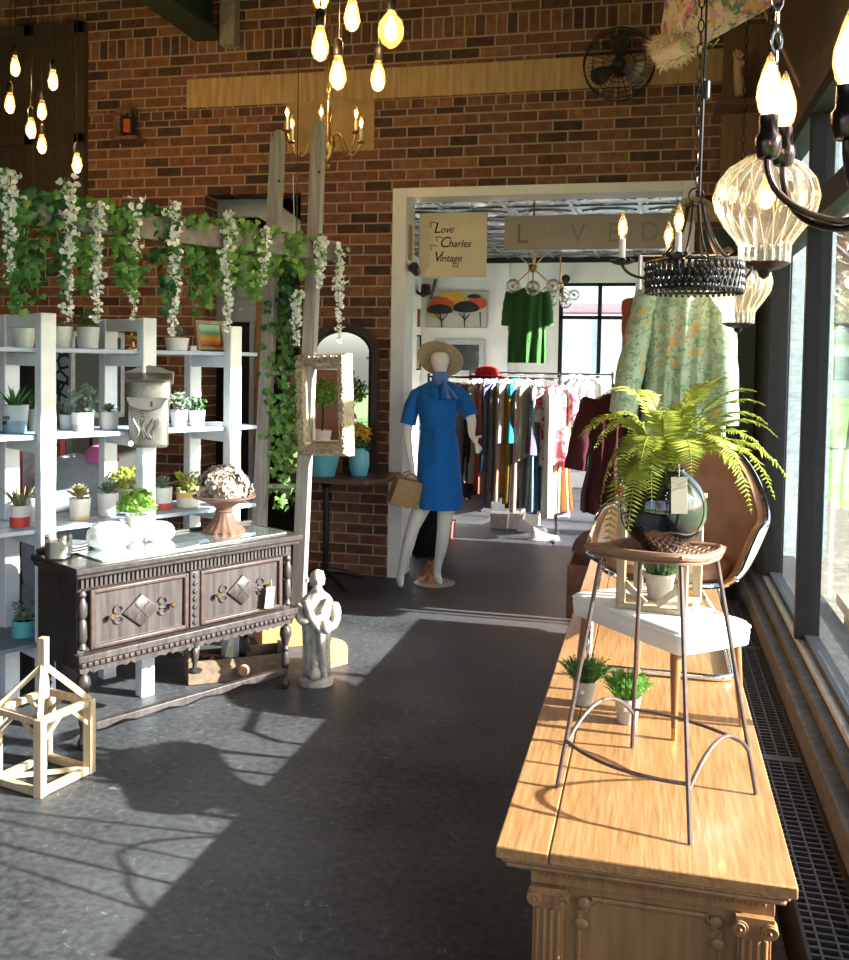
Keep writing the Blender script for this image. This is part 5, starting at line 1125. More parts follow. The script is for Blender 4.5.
# wooden drawer box on the floor in front of the sideboard legs
q0, q1 = pz(188, 686, 0), pz(284, 676, 0); q1 = q0 + (q1 - q0).normalized() * .50
BX = frame2(q0, (q1 - q0).normalized()); bxm = wood_mat('old_drawer_wood', (.26, .18, .12), (.15, .10, .065), 'x', .65, 1, .15); bxi = wood_mat('drawer_inside', (.13, .09, .06), (.08, .055, .04), 'x', .75)
dx_ = thing('tool_tray', 'old wooden drawer tray with round knob on the floor under the sideboard', 'drawer', q0)
obj('front_panel', MB(BX).bb((0, 0, 0.001), (.5, .018, .115)), bxm, dx_, bev=.003)
obj('back_panel', MB(BX).bb((0, .19, 0.001), (.5, .2, .115)), bxi, dx_, bev=.002)
for x in (0, .484): obj('side_panel', MB(BX).bb((x, .018, .001), (x + .016, .19, .135)), bxm, dx_, bev=.002)
obj('divider', MB(BX).bb((.30, .018, .001), (.31, .19, .115)), bxi, dx_); obj('bottom', MB(BX).bb((.016, .018, .006), (.484, .19, .012)), bxi, dx_)
obj('knob', MB(BX).lathe([(.012, 0), (.012, .012), (.026, .018), (.031, .03), (.024, .044), (.001, .05)], (.27, 0, .06), 18, M=Matrix.Rotation(PI / 2, 4, 'X')), wood_mat('beech_knob', (.5, .3, .18), (.4, .22, .13), 'x', .4), dx_)
tt_ = thing('rusty_tool', 'rusty iron hand tool lying in the wooden drawer', 'tool', BX @ Vector((.15, .1, .02))); b = MB(BX); b.tube([(.03, .12, .10), (.08, .1, .115), (.14, .06, .12), (.2, .06, .10), (.27, .1, .06)], .008, 7); b.ball((.1, .1, .11), (.02, .02, .016)); obj('shank', b, mat('rust', (.14, .07, .04), .7, .3, .5, 40, .3), tt_); b = MB(BX); b.bar((.05, .14, .02), (.13, .05, .115), .014); obj('handle', b, bxm, tt_)
tagcard('price_tag', BX @ Vector((.215, .05, .165)), 'pale blue price tag tied to the tool in the wooden drawer', w=.05, h=.055, tilt=.2)
bk = thing('wooden_crate', 'open honey coloured wooden crate behind the drawer and the statue', 'crate', pz(262, 650, 0)); q = pz(262, 650, 0); CM = frame2(q, (q1 - q0).normalized()); hon = wood_mat('honey_crate', (.48, .27, .11), (.34, .18, .07), 'x', .55)
for a, c_ in (((0, 0, 0.001), (.36, .014, .16)), ((0, .26, .001), (.36, .274, .16)), ((0, .014, .001), (.014, .26, .16)), ((.346, .014, .001), (.36, .26, .16))): obj('side_panel', MB(CM).bb(a, c_), hon, bk, bev=.002)
obj('bottom', MB(CM).bb((.014, .014, .004), (.346, .26, .012)), hon, bk)
q = pz(333, 668, 0); AR = frame2(q, Vector((.55, .84, 0)).normalized()); t = thing('wooden_arch_block', 'arched honey wood block standing right behind the stone statue', 'block', q)
b = MB(AR); b.prism([(-.10, .001), (.10, .001), (.10, .08)] + [(.10 * math.cos(a), .08 + .07 * math.sin(a)) for a in [PI * k / 10 for k in range(1, 10)]] + [(-.10, .08)], .05, Matrix.Translation((0, .05, 0)) @ FACE); obj('block', b, hon, t, bev=.003)
# ---- stone saint statue
sp_ = pz(316, 684, 0); st = thing('stone_statue', 'pale stone statue of a robed bearded man holding a lamb-like bundle', 'statue', sp_); stone = mat('pale_stone', (.40, .365, .32), .85, 0, .45, 22, .6)
SM = frame2(sp_, Vector((.93, .37, 0)).normalized())
b = MB(SM); b.lathe([(.001, 0.001), (.085, .001), (.088, .03), (.075, .045), (.001, .05)], (0, 0, 0), 24, 1, .8); obj('plinth', b, stone, st)
rings = []
for z, rx, ry, oy in ((.04, .075, .062, 0), (.10, .068, .058, 0), (.2, .066, .056, 0), (.28, .07, .056, .0), (.35, .08, .06, 0), (.41, .085, .058, .0), (.445, .07, .05, .0), (.465, .035, .032, 0), (.48, .026, .028, -.004), (.49, .027, .03, -.006)):
    rings.append([Vector((rx * (1 + .06 * math.cos(11 * a + z * 5) * (1 if z < .33 else .35)) * math.cos(a), oy + ry * (1 + .06 * math.cos(11 * a + z * 5) * (1 if z < .33 else .3)) * math.sin(a), z)) for a in [2 * PI * k / 66 for k in range(66)]])
b = MB(SM); b.loft(rings); b.ball((0, -.006, .528), (.033, .038, .045), 18, 12); b.ball((0, -.042, .522), (.007, .01, .012), 8, 6); b.ball((0, -.03, .495), (.022, .02, .03), 10, 8)
b.tube([(-.08, 0, .42), (-.088, -.02, .36), (-.075, -.06, .325), (-.03, -.078, .35)], [.03, .032, .028, .016], 12); b.tube([(.08, 0, .42), (.098, -.015, .35), (.085, -.05, .30), (.045, -.075, .30)], [.03, .032, .028, .016], 12)
for s in (-1, 1): b.tube([(s * .012, -.03, .535), (s * .02, -.028, .54)], .005, 6)
obj('figure', b, stone, st, sub=1, ang=89)
b = MB(SM); b.tube([(-.055, -.06, .44), (-.03, -.072, .36), (.02, -.068, .29), (.03, -.065, .15), (.035, -.065, .06)], [.016, .022, .02, .016, .02], 10); b.tube([(.05, -.055, .44), (.02, -.07, .38)], [.014, .016], 8); b.ball((.045, -.075, .31), (.03, .025, .035)); b.ball((-.01, -.065, .11), (.022, .022, .03)); b.ball((-.008, -.075, .075), (.03, .03, .035)); obj('drapery', b, stone, st)
b = MB(SM); b.lathe([(.036, .50), (.04, .53), (.03, .565), (.001, .577)], (0, .006, 0), 28, 1, 1); obj('hair', b, stone, st, ang=89)
# ---- table by the brick pier, mirror, pots, frame
tz = .795
ta, tb_, = pz(312, 489, tz), pz(390, 483, tz)
dwt = wood_mat('dark_table_top', (.12, .065, .045), (.055, .03, .022), 'x', .4, 1)
tc0 = Vector((py(347, 480, 6.45).x, 6.45, 0)); tbx0, tbx1 = py(296, 480, 6.45).x, py(388, 480, 6.40).x
tbl = thing('pedestal_table', 'small dark wooden table with iron pedestal against the brick pier', 'table', ((tbx0 + tbx1) / 2, 6.45, 0))
b = MB(); b.prism([(tbx0, 6.22), (tbx1 - .10, 6.18), (tbx1, 6.36), (tbx1, 6.77), (tbx0, 6.77)], .035, Matrix.Translation((0, 0, tz - .035))); obj('table_top', b, dwt, tbl, bev=.005)
xp_ = py(326, 530, 6.45).x
obj('column', MB().lathe([(.02, .05), (.024, .06), (.022, .70), (.05, .73), (.05, tz - .035)], (xp_, 6.45, 0), 14), M_['black_metal'], tbl)
for dx, dy in ((.22, -.2), (-.22, .2), (.22, .22), (-.2, -.2)): obj('foot', MB().tube([(xp_, 6.45, .10), (xp_ + dx * .5, 6.45 + dy * .5, .07), (xp_ + dx, 6.45 + dy, .012)], [.02, .02, .014], 8), M_['black_metal'], tbl)
mx0, mx1 = py(306, 400, 6.68).x, py(378, 400, 6.68).x; mzt = py(345, 323, 6.68).z; mr = (mx1 - mx0) / 2; mcx = (mx0 + mx1) / 2
am = thing('arched_mirror', 'tall dark framed arched mirror standing on the table against the pier', 'mirror', (mcx, 6.68, tz))
def archp(w, zb, zt, n=18): 
    rz = w * .72; return [(-w, zb), (w, zb)] + [(w * math.cos(a), zt - rz + rz * math.sin(a)) for a in [PI * k / n for k in range(n + 1)]]
def archring(w0, zb0, zt0, w1, zb1, zt1, y0, y1, cx):
    A, B = archp(w0, zb0, zt0), archp(w1, zb1, zt1); b = MB()
    b.loft([[Vector((cx + x, y, z)) for x, z in P] for P, y in ((A, y1), (A, y0), (B, y0 + .004), (B, y1))], True, False, True); return b
obj('frame', archring(mr, tz + .001, mzt, mr - .055, tz + .06, mzt - .06, 6.655, 6.70, mcx), wood_mat('mahogany_dark', (.05, .028, .022), (.025, .015, .012), 'z', .3, 1), am)
obj('inner_bead', archring(mr - .05, tz + .055, mzt - .055, mr - .063, tz + .07, mzt - .068, 6.645, 6.67, mcx), M_['bronze'], am)
b = MB(); b.prism([(mcx + x, z) for x, z in archp(mr - .05, tz + .055, mzt - .055)], .006, Matrix.Translation((0, 6.69, 0)) @ FACE); obj('mirror_glass', b, mat('silvered_glass', (.86, .88, .88), .015, 1, .02, 3), am, smooth=False)
blue = mat('sky_blue_glaze', (.13, .42, .55), .35, 0, .1, 8)
q = Vector((py(322, 480, 6.34).x, 6.34, tz + .001)); t = thing('blue_flowerpot', 'sky blue tapered flowerpot on the table below the gilt frame', 'flowerpot', q)
obj('pot', MB().lathe([(.085, 0), (.09, .004), (.135, .19), (.14, .195), (.14, .205), (.128, .205), (.122, .17), (.001, .16)], q, 30), blue, t); obj('soil', MB().lathe([(.122, .17), (.06, .178), (.001, .18)], q, 18), M_['soil'], t)
q2 = q + Vector((-.005, 0, .205 - .02)); t = thing('topiary', 'ball topiary in a pinkish white pot seen through the gilt frame', 'potted plant', q2)
b = MB(); leafball(b, q2 + Vector((.01, 0, .40)), .105, 620, .016); obj('foliage', b, lf_b, t, fix=False); obj('stem', MB().tube([q2 + Vector((0, 0, .10)), q2 + Vector((.006, 0, .22)), q2 + Vector((.008, 0, .36))], .008, 7), bark if 'bark' in globals() else M_['bronze'], t)
obj('pot', MB().lathe([(.05, -.003), (.055, .0), (.068, .13), (.072, .14), (.064, .14), (.06, .12), (.001, .11)], q2, 24), mat('pink_white_pot', (.80, .68, .66), .6, 0, .12, 8), t)
q3 = Vector((py(359, 470, 6.45).x, 6.45, tz + .001)); t = thing('reflection_vase', 'sky blue vase of yellow flowers standing in for an arched mirror reflection', 'vase', q3)  # solid vase modelled in place of a blue pot's reflection in the mirror
obj('vase_body', MB().lathe([(.055, 0), (.06, .005), (.075, .09), (.07, .16), (.05, .2), (.045, .2), (.06, .15), (.001, .02)], q3, 26), blue, t)
b = MB(); leafball(b, q3 + Vector((.0, 0, .30)), .085, 220, .018); obj('flowers', b, mat('yellow_petal', (.72, .45, .03), .6, 0, .3, 20, 0, None, .25), t, fix=False); b = MB(); leafball(b, q3 + Vector((.01, 0, .22)), .07, 140, .02); obj('foliage', b, lf_d, t, fix=False)
t = thing('terracotta_board', 'terracotta coloured board leaning behind the topiary on the table', 'board', (q.x, 6.55, tz)); x0, x1 = py(284, 420, 6.56).x, py(343, 420, 6.56).x
obj('board', MB().bb((x0, 6.55, tz + .001), (x1, 6.575, py(320, 370, 6.56).z)), mat('terracotta_paint', (.33, .14, .09), .8, 0, .15, 5), t, bev=.003); obj('edge_strip', MB().bb((x0, 6.54, tz + .001), (x0 + .03, 6.552, py(320, 370, 6.56).z)), mat('terracotta_edge', (.25, .1, .065), .8), t)
# ornate frame hung on the ladder rail
Yg = YA - .07; fcz = py(322, 405, Yg); GM = frame2(fcz, Vector((.965, -.26, 0)).normalized()) @ Matrix.Rotation(math.radians(-2.5), 4, 'Y')
gf = thing('ornate_gilt_frame', 'deep ornate carved gilt frame hanging on the right ladder rail', 'picture frame', fcz); gold = mat('old_gilt', (.42, .33, .22), .5, .35, .45, 50, .6)
gw0, gh0 = .172, .285
def rect(w, h, y): return [Vector((x * w, y, z * h)) for x, z in ((-1, -1), (1, -1), (1, 1), (-1, 1))]
b = MB(GM); b.loft([rect(gw0, gh0, .06), rect(gw0, gh0, .0), rect(gw0 - .015, gh0 - .015, -.02), rect(gw0 - .05, gh0 - .05, -.015), rect(gw0 - .07, gh0 - .07, .02), rect(gw0 - .075, gh0 - .075, .06)], True, False, True); obj('moulding', b, gold, gf, ang=30)
b = MB(GM); rg2 = random.Random(5)
for w, h, k, s in ((gw0 - .022, gh0 - .022, 170, .013), (gw0 - .045, gh0 - .045, 110, .008)):
    for i in range(k):
        f = i / k * 4; sdn = int(f); u = f - sdn; c4 = rect(w, h, -.02); p = c4[sdn].lerp(c4[(sdn + 1) % 4], u)
        b.ball(p + Vector((rg2.uniform(-.007, .007), 0, rg2.uniform(-.007, .007))), (s * rg2.uniform(.5, 1), s * .8, s * rg2.uniform(.5, 1)), 6, 4)
obj('carved_leaves', b, gold, gf)
b = MB(GM); b.loft([rect(gw0 - .075, gh0 - .075, .03), rect(gw0 - .085, gh0 - .085, .03), rect(gw0 - .085, gh0 - .085, .055), rect(gw0 - .075, gh0 - .075, .055)], True, False, True); obj('inner_slip', b, wood_mat('slip_tan', (.5, .4, .3), (.4, .3, .22), 'z', .6), gf)
# ------------------------------------------------------------------ mannequin in the archway
mb0 = Vector((-1.60, 6.62, 0)); mq = thing('mannequin', 'white mannequin in a royal blue belted dress and straw hat in the archway', 'mannequin', mb0)
white_m = mat('mannequin_white', (.80, .79, .77), .35, 0, .03, 5)
def mp(u, v, dy=0): return py(u, v, 6.62 + dy)
V = []; E = []
def add(p, r, parent=None):
    V.append((p.x, p.y, p.z, r)); i = len(V) - 1
    if parent is not None: E.append((parent, i))
    return i
pel = add(mp(438, 478), (.135, .10)); wai = add(mp(438, 432), (.10, .08), pel); che = add(mp(438, 406), (.115, .085), wai); sho = add(mp(439, 391), (.08, .065), che); nk = add(mp(440, 383), .04, sho); nk2 = add(mp(440, 375), .038, nk); hd0 = add(mp(440, 367, -.01), (.05, .06), nk2); hd1 = add(mp(440, 360, -.005), (.064, .08), hd0); hd2 = add(mp(440, 351), (.055, .065), hd1)
# image-left arm, hangs down holding the bag
a = add(mp(417, 393), .045, sho); a = add(mp(410, 414, -.01), .041, a); a = add(mp(407, 432, -.02), .036, a); a = add(mp(409, 452, -.04), .029, a); a = add(mp(412, 466, -.05), .021, a); hl = add(mp(413, 472, -.055), (.026, .016), a)
for k, (du, dv) in enumerate(((-2.6, 8), (-.9, 9.5), (.8, 9), (2.4, 7))):
    f = add(mp(413 + du, 472 + dv * .5, -.06), .009, hl); f = add(mp(413 + du * 1.1 + .7, 472 + dv, -.05), .0085, f); add(mp(413 + du + 1.3, 472 + dv + 2.5, -.035), .007, f)
f = add(mp(409.6, 473, -.065), .010, hl); add(mp(409.2, 478, -.07), .008, f)
# image-right arm, elbow bent, open hand
a = add(mp(460, 393), .045, sho); a = add(mp(468, 409, -.02), .041, a); a = add(mp(472, 421, -.05), .035, a); a = add(mp(471.5, 431, -.09), .028, a); a = add(mp(472, 437, -.11), .021, a); hr = add(mp(474.5, 441, -.12), (.027, .015), a)
for k, (du, dv) in enumerate(((2, 10), (3.6, 10.5), (5, 9.5), (6.4, 7.5))):
    f = add(mp(474.5 + du * .6, 441 + dv * .5, -.13), .009, hr); f = add(mp(474.5 + du * .95, 441 + dv * .85, -.14), .0085, f); add(mp(474.5 + du * 1.1, 441 + dv * 1.25, -.14), .007, f)
f = add(mp(478, 437, -.13), .010, hr); add(mp(482, 436, -.14), .008, f)
# legs
l = add(mp(430, 492), .088, pel); l = add(mp(420, 510, -.03), .072, l); l = add(mp(413, 527, -.05), .052, l); l = add(mp(408, 545, -.04), .05, l); l = add(mp(402.5, 566, -.02), .031, l); l = add(mp(400.5, 577, -.02), .03, l); l = add(mp(400, 583, -.06), .03, l); add(mp(401, 585.5, -.14), .018, l)
l = add(mp(447, 492), .088, pel); l = add(mp(446, 512), .07, l); l = add(mp(444, 528, -.02), .052, l); l = add(mp(442, 545), .05, l); l = add(mp(438, 564, .03), .031, l); l = add(mp(437, 574, .04), .03, l); l = add(mp(438.5, 580, .01), .03, l); add(mp(440.5, 582.5, -.07), .018, l)
skin('body', V, E, white_m, mq, sub=2)
dblue = fab((.012, .16, .56), 'royal_blue_crepe', .06)
def ell(u, v, wpx, ry, dy=0, k=40, fold=0, n_=9):
    c_ = mp(u, v, dy); rx = wpx / 2 / FX * (c_ - EYE).length * .985
    return [c_ + Vector((rx * (1 + fold * math.cos(n_ * a)) * math.cos(a), ry * (1 + fold * math.cos(n_ * a + .6)) * math.sin(a), 0)) for a in [2 * PI * i / k for i in range(k)]]
b = MB(); b.loft([ell(439.5, 508, 46, .145, -.005, fold=.02), ell(439.5, 495, 47, .145, fold=.018), ell(439, 475, 45, .14, fold=.012), ell(439, 455, 43, .13, fold=.012), ell(438.5, 440, 39, .112, fold=.012), ell(438, 431, 36, .10, fold=.015), ell(438, 428.5, 35.5, .098), ell(438, 426, 36, .10, fold=.015), ell(438, 415, 40, .115, -.005), ell(438.5, 404, 43, .122, -.01), ell(439, 396, 46, .105), ell(439, 389.5, 46, .08), ell(439.5, 384.5, 34, .06), ell(440, 381, 19, .05)], True, False)
obj('dress', b, dblue, mq)
def sleeve(pts, rs, name='sleeve'):
    b = MB(); b.tube(pts, rs, 18); obj(name, b, dblue, mq)
sleeve([mp(419, 398), mp(414, 408, -.005), mp(409, 424, -.012), mp(406.5, 424 + 0, -.012) if False else mp(406, 425, -.014)], [.055, .066, .064, .066]) if False else sleeve([mp(424, 390), mp(417, 395, -.002), mp(412, 406, -.008), mp(408, 424, -.014)], [.042, .053, .056, .058])
sleeve([mp(454, 390), mp(461, 395, -.008), mp(466, 404, -.022), mp(471, 416, -.04)], [.042, .053, .056, .058])
b = MB(); b.loft([ell(438, 430.2, 36.5, .104), ell(438, 430.4, 38, .108), ell(438, 426.6, 38, .108), ell(438, 426.4, 36.5, .104)], True, False, True); obj('belt', b, dblue, mq)
b = MB(); q = mp(434.5, 428.5, -.11); b.tube([q, mp(434, 440, -.135), mp(434.5, 464, -.165)], .011, 6, flat=.3); b.tube([q, mp(431, 435, -.135), mp(430, 444, -.15)], .010, 6, flat=.3); b.ball(q, .014, 8, 6); obj('belt_tie', b, dblue, mq)
b = MB()
for s in (-1, 1): b.loft([[mp(440 + s * x, y, d_) for x, y, d_ in ((1, 398, -.14), (2.5, 384, -.085), (8, 384, -.06), (10.5, 391, -.095), (5.5, 399, -.14))], [mp(440 + s * x, y, d_ - .006) for x, y, d_ in ((1, 398, -.14), (2.5, 384, -.085), (8, 384, -.06), (10.5, 391, -.095), (5.5, 399, -.14))]])
obj('collar', b, dblue, mq)
scf = fab((.14, .25, .62), 'scarf_blue', .1)
b = MB(); b.loft([ell(440, 385.5, 15, .052, -.005, 24), ell(440, 383, 16.5, .058, -.005, 24, .04), ell(440, 378, 16, .056, -.005, 24, .05), ell(440, 373, 14.5, .05, -.005, 24, .04), ell(440, 371.5, 13, .045, -.005, 24)], True, False); obj('scarf', b, scf, mq)
b = MB(); b.ball(mp(444.5, 382, -.07), (.018, .014, .016), 10, 8); b.tube([mp(444.5, 382, -.07), mp(447, 389, -.095), mp(449.5, 399, -.125)], [.008, .016, .022], 8, flat=.3); b.tube([mp(445, 382, -.07), mp(450, 389, -.09), mp(457, 399, -.11)], [.008, .014, .02], 8, flat=.3); obj('scarf_tail', b, scf, mq)
straw = mat('straw', (.55, .43, .27), .8, 0, .2, 60, .3)
hc = mp(440.5, 357.5, .035); HB = Matrix.Rotation(math.radians(-52), 4, 'X')
b = MB(); b.lathe([(.075, .0), (.09, .0), (.16, -.012), (.165, -.016), (.16, -.02), (.088, -.01), (.082, .004), (.08, .05), (.066, .085), (.03, .1), (.001, .102)], hc, 36, 1, 1, True, lambda a, z: 1 + .03 * math.sin(2 * a + .5) * (z < -.005), HB); obj('sun_hat', b, straw, mq)
b = MB(); b.lathe([(.001, .0015), (.15, .0015), (.15, .008), (.14, .011), (.001, .011)], Vector((-1.52, 6.70, 0)), 36); obj('base_plate', b, mat('pale_pink_base', (.42, .34, .31), .4), mq)
obj('support_rod', MB().tube([(-1.50, 6.74, .01), (-1.50, 6.73, .35)], .006, 8), M_['chrome'], mq)
# handbag held
bgc = mp(406.5, 489, -.10); hb = thing('wicker_handbag', 'tan boxy wicker handbag hanging from the mannequin left hand', 'handbag', bgc); HM2 = Matrix.Translation(bgc) @ Matrix.Rotation(math.radians(16), 4, 'Y') @ Matrix.Rotation(.5, 4, 'Z')
b = MB(HM2); b.loft([[Vector((x * .105 * s, y * .065 * s, z)) for x, y in ((-1, -1), (-.2, -1.08), (.2, -1.08), (1, -1), (1, 1), (-1, 1))] for z, s in ((-.12, .95), (-.115, 1), (.07, .9), (.075, .88))]); obj('body', b, mat('wicker_tan', (.40, .26, .12), .65, 0, .3, 90, .5), hb, bev=.004)
for s in (-1, 1): obj('handle', MB(HM2).tube(arc((0, s * .035, .07), .05, 0, PI, 10), .007, 7), mat('wicker_handle', (.33, .2, .09), .6), hb)
obj('flap', MB(HM2).bb((-.093, -.066, .0), (.093, -.058, .075)), mat('wicker_tan', (.4, .26, .12)), hb, bev=.003)
def shoe(p, ang, L_, m, name, label, heel=.05, grp=None, high=.05):
    t = thing(name, label, 'shoe', p, grp); M = Matrix.Translation(p) @ Matrix.Rotation(ang, 4, 'Z'); w = L_ * .36
    out = [(0, -.0), (w * .35, L_ * .06), (w * .5, L_ * .28), (w * .36, L_ * .6), (w * .34, L_ * .85), (0, L_), (-w * .34, L_ * .85), (-w * .36, L_ * .6), (-w * .5, L_ * .28), (-w * .35, L_ * .06)]
    def hz_(y): return heel * max(0, (y / L_ - .35) / .65)
    obj('sole', MB(M).loft([[Vector((x, y, .001 + hz_(y))) for x, y in out], [Vector((x, y, .009 + hz_(y))) for x, y in out]]), m, t)
    b = MB(M); b.loft([[Vector((x * s, L_ * .5 + (y - L_ * .5) * s, hz_(y) + z + (high * (y / L_) ** 2 if z > .02 else 0))) for x, y in out] for s, z in ((.98, .009), (.97, .03), (.78, .045))], True, False); b.ball((0, L_ * .17, .018), (w * .42, L_ * .15, .026), 12, 8); obj('upper', b, m, t, sub=1)
    if heel > .02: obj('heel', MB(M).lathe([(.012, .001), (.013, heel * .5), (.02, heel + .008)], (0, L_ * .88, 0), 10), m, t)
    return t
pch = mat('peach_leather', (.66, .34, .22), .4, 0, .1, 10)
shoe(pz(420, 583, .0) , -.15, .21, pch, 'court_shoe', 'left one of the two peach heels between the mannequin feet', grp='peach heels')
shoe(pz(431, 583, .0115) + Vector((0, 0, 0)), .12, .21, pch, 'court_shoe', 'right one of the two peach heels between the mannequin feet', grp='peach heels')
# ------------------------------------------------------------------ signs and door fittings
def sign(name, label, u0, v0, u1, v1, Y, m, th=.02):
    a, c_ = py(u0, v0, Y), py(u1, v1, Y); z1 = (a.z + py(u1, v0, Y).z) / 2; z0 = c_.z
    t = thing(name, label, 'sign', ((a.x + c_.x) / 2, Y, z1)); obj('board', MB().bb((a.x, Y - th / 2, z0), (c_.x, Y + th / 2, z1)), m, t, bev=.002); return t, a.x, c_.x, z0, z1
t, x0, x1, z0, z1 = sign('hanging_sign', 'cream square hanging sign reading Love Charles Vintage in script', 420, 213, 486, 277, 7.2, mat('cream_board', (.82, .69, .46), .7, 0, .05, 3))
w = x1 - x0; b = MB(); hgt = z1 - z0
for s, fx, fz in (('Love', .21, .69), ('Charles', .30, .465), ('Vintage', .21, .24)):
    big = text_mesh(s[0], .115, .002, .30, .95); b.mesh(big, Matrix.Translation((x0 + w * fx, 7.188, z0 + hgt * fz)) @ FACE)
    b.mesh(text_mesh(s[1:], .080, .002, .30, .92), Matrix.Translation((x0 + w * fx + (.052 if s[0] != 'C' else .072), 7.188, z0 + hgt * fz)) @ FACE)
for (fx, fz, s) in ((.21, .69, 1), (.3, .46, 1), (.215, .33, 1)):
    q = Vector((x0 + w * fx, 7.187, z0 + hgt * fz)); b.tube(bez(q + Vector((.03, 0, .075)), q + Vector((-.05, 0, .10)), q + Vector((-.012, 0, .045)), 8), .0028, 5)
q = Vector((x0 + w * .56, 7.187, z0 + hgt * .22)); b.tube([q + Vector((.02, 0, 0)), q + Vector((.01, 0, -.03)), q + Vector((-.03, 0, -.03)), q + Vector((-.01, 0, -.01))], .003, 5)
obj('lettering', b, M_['black_metal'], t, smooth=False)
for f in (.26, .76): obj('cord', MB().tube([(x0 + w * f, 7.2, z1), (x0 + w * f, 7.2, 3.0)], .0025, 5), mat('tag_string', (.7, .68, .62)), t)
t, x0, x1, z0, z1 = sign('letter_board', 'long taupe board with faint spaced capital letters over the archway', 505, 215, 700, 248, 7.35, mat('taupe_board', (.42, .36, .30), .75, 0, .06, 3))
b = MB(); lm = []
cols = {'L': (.24, .165, .12), 'I': (.45, .40, .33), 'V': (.31, .255, .21), 'E': (.31, .265, .22), 'D': (.32, .275, .225)}
for ch_, u in (('L', 516), ('I', 545.5), ('V', 570), ('E', 607), ('D', 640)):
    b = MB(); xx = py(u, 232, 7.34).x; b.mesh(text_mesh(ch_, .205, .0015, 0, .95), Matrix.Translation((xx, 7.339, z0 + .055)) @ FACE)
    if ch_ in 'LIV': b.box((xx + (.055 if ch_ != 'I' else .028), 7.3395, z0 + .055 if ch_ != 'V' else z0 + .2), (.1 if ch_ == 'L' else .05, .002, .006))
    obj('letter_%s' % ch_.lower(), b, mat('letter_paint_' + ch_, cols[ch_], .7, 0, .1, 10), t, smooth=False)
for f in (.12, .88): obj('cord', MB().tube([(x0 + (x1 - x0) * f, 7.35, z1), (x0 + (x1 - x0) * f, 7.35, 3.0)], .0025, 5), mat('tag_string', (.7, .68, .62)), t)
q = py(396, 269, YW + .08); q.x = oL + .102
t = thing('security_camera', 'small black security camera on the white archway casing', 'camera', q); b = MB(); b.tube([q + Vector((0, 0, .02)), q + Vector((.03, -.04, .02)), q + Vector((.06, -.08, .0))], .009, 7); b.lathe([(.02, 0), (.02, .006)], q, 12, M=Matrix.Rotation(PI / 2, 4, 'Y')); obj('arm', b, M_['black_metal'], t)
b = MB(); b.lathe([(.001, -.05), (.03, -.045), (.036, .0), (.036, .05), (.03, .055), (.001, .05)], q + Vector((.07, -.09, -.015)), 16, M=Matrix.Rotation(1.15, 4, 'X')); obj('housing', b, M_['black_metal'], t)
xx = oL + .1005; q = px(397.5, 243, xx); tag(obj('door_plate', MB().bb((xx, YW + .05, 2.37), (xx + .006, YW + .15, 2.63)), mat('honey_plate', (.5, .27, .06), .4, 0, .2, 30), bev=.002), 'small honey brown plate fixed high on the white archway jamb', 'plate')
# ------------------------------------------------------------------ clothes
r5 = random.Random(9)
def garment(label, u, Y, ztop, zbot, wid, thk, col, rot, grp, folds=7, flare=1.2, name='hanging_garment', tex=None, cat='clothing', sleeves=0):
    x = py(u, 420, Y).x; o = Vector((x, Y, ztop)); t = thing(name, label, cat, o, grp); M = Matrix.Translation(o) @ Matrix.Rotation(rot, 4, 'Z')  # local x is the shoulder line
    L_ = ztop - zbot; ph = r5.random() * 6; k = 44; rings = []
    for i, (f, sw_, st_) in enumerate(((.035, .12, .30), (.06, .55, .55), (.10, .92, .8), (.16, 1, 1), (.3, .95, 1), (.5, .92, 1), (.72, .97, 1.1), (1.0, flare * .95, 1.25))):
        amp = .10 + .30 * f; rings.append([Vector((wid / 2 * sw_ * (abs(math.cos(a)) ** .7) * math.copysign(1, math.cos(a)), thk / 2 * st_ * (math.sin(a) * (1 + .2 * math.cos(a * 3)) + amp * math.sin(folds * a + ph + f * 1.5) * abs(math.sin(a)) ** .3), -f * L_ - (.012 * math.sin(3 * a + ph) if f == 1 else 0))) for a in [2 * PI * j / k for j in range(k)]])
    b = MB(M); b.loft(rings[::-1], True, False); obj('cloth', b, tex or fab(col), t)
    if sleeves:
        for s in (-1, 1): b = MB(M); b.tube([(s * wid * .40, 0, -L_ * .09), (s * wid * .56, -.01, -L_ * .2), (s * wid * .60, -.015, -L_ * .09 - sleeves)], [thk * .45, thk * .5, thk * .55], 12); obj('sleeve', b, tex or fab(col), t)
    b = MB(M); b.tube([(0, 0, -.03), (0, 0, .015)] + arc((.014, 0, .02), .016, PI, -.5, 7), .0022, 5); b.tube([(-wid * .42, 0, -.085 * 1.0), (0, 0, -.03), (wid * .42, 0, -.085)], .006, 6); obj('hanger', b, mat('hanger_white', (.7, .7, .68), .4), t)
    return t
RZ = py(500, 376, 8.7).z
def rack(label, x0, x1, Y, z):
    t = thing('clothes_rack', label, 'clothes rack', ((x0 + x1) / 2, Y, 0), 'clothes racks'); m_ = mat('rack_metal', (.05, .05, .055), .35, .6)
    obj('rail', MB().tube([(x0, Y, z), (x1, Y, z)], .012, 8), M_['chrome'], t)
    for x in (x0, x1):
        obj('post', MB().tube([(x, Y, .03), (x, Y, z + .03)], .013, 8), m_, t); obj('foot', MB().tube([(x, Y - .26, .013), (x, Y + .26, .013)], .013, 8), m_, t)
    return t
Yr = 8.75; zr = py(500, 378, Yr).z; xr0, xr1 = py(428, 420, Yr).x, py(558.5, 420, Yr).x
rack('front clothes rack packed with dresses behind the mannequin', xr0, xr1, Yr, zr)
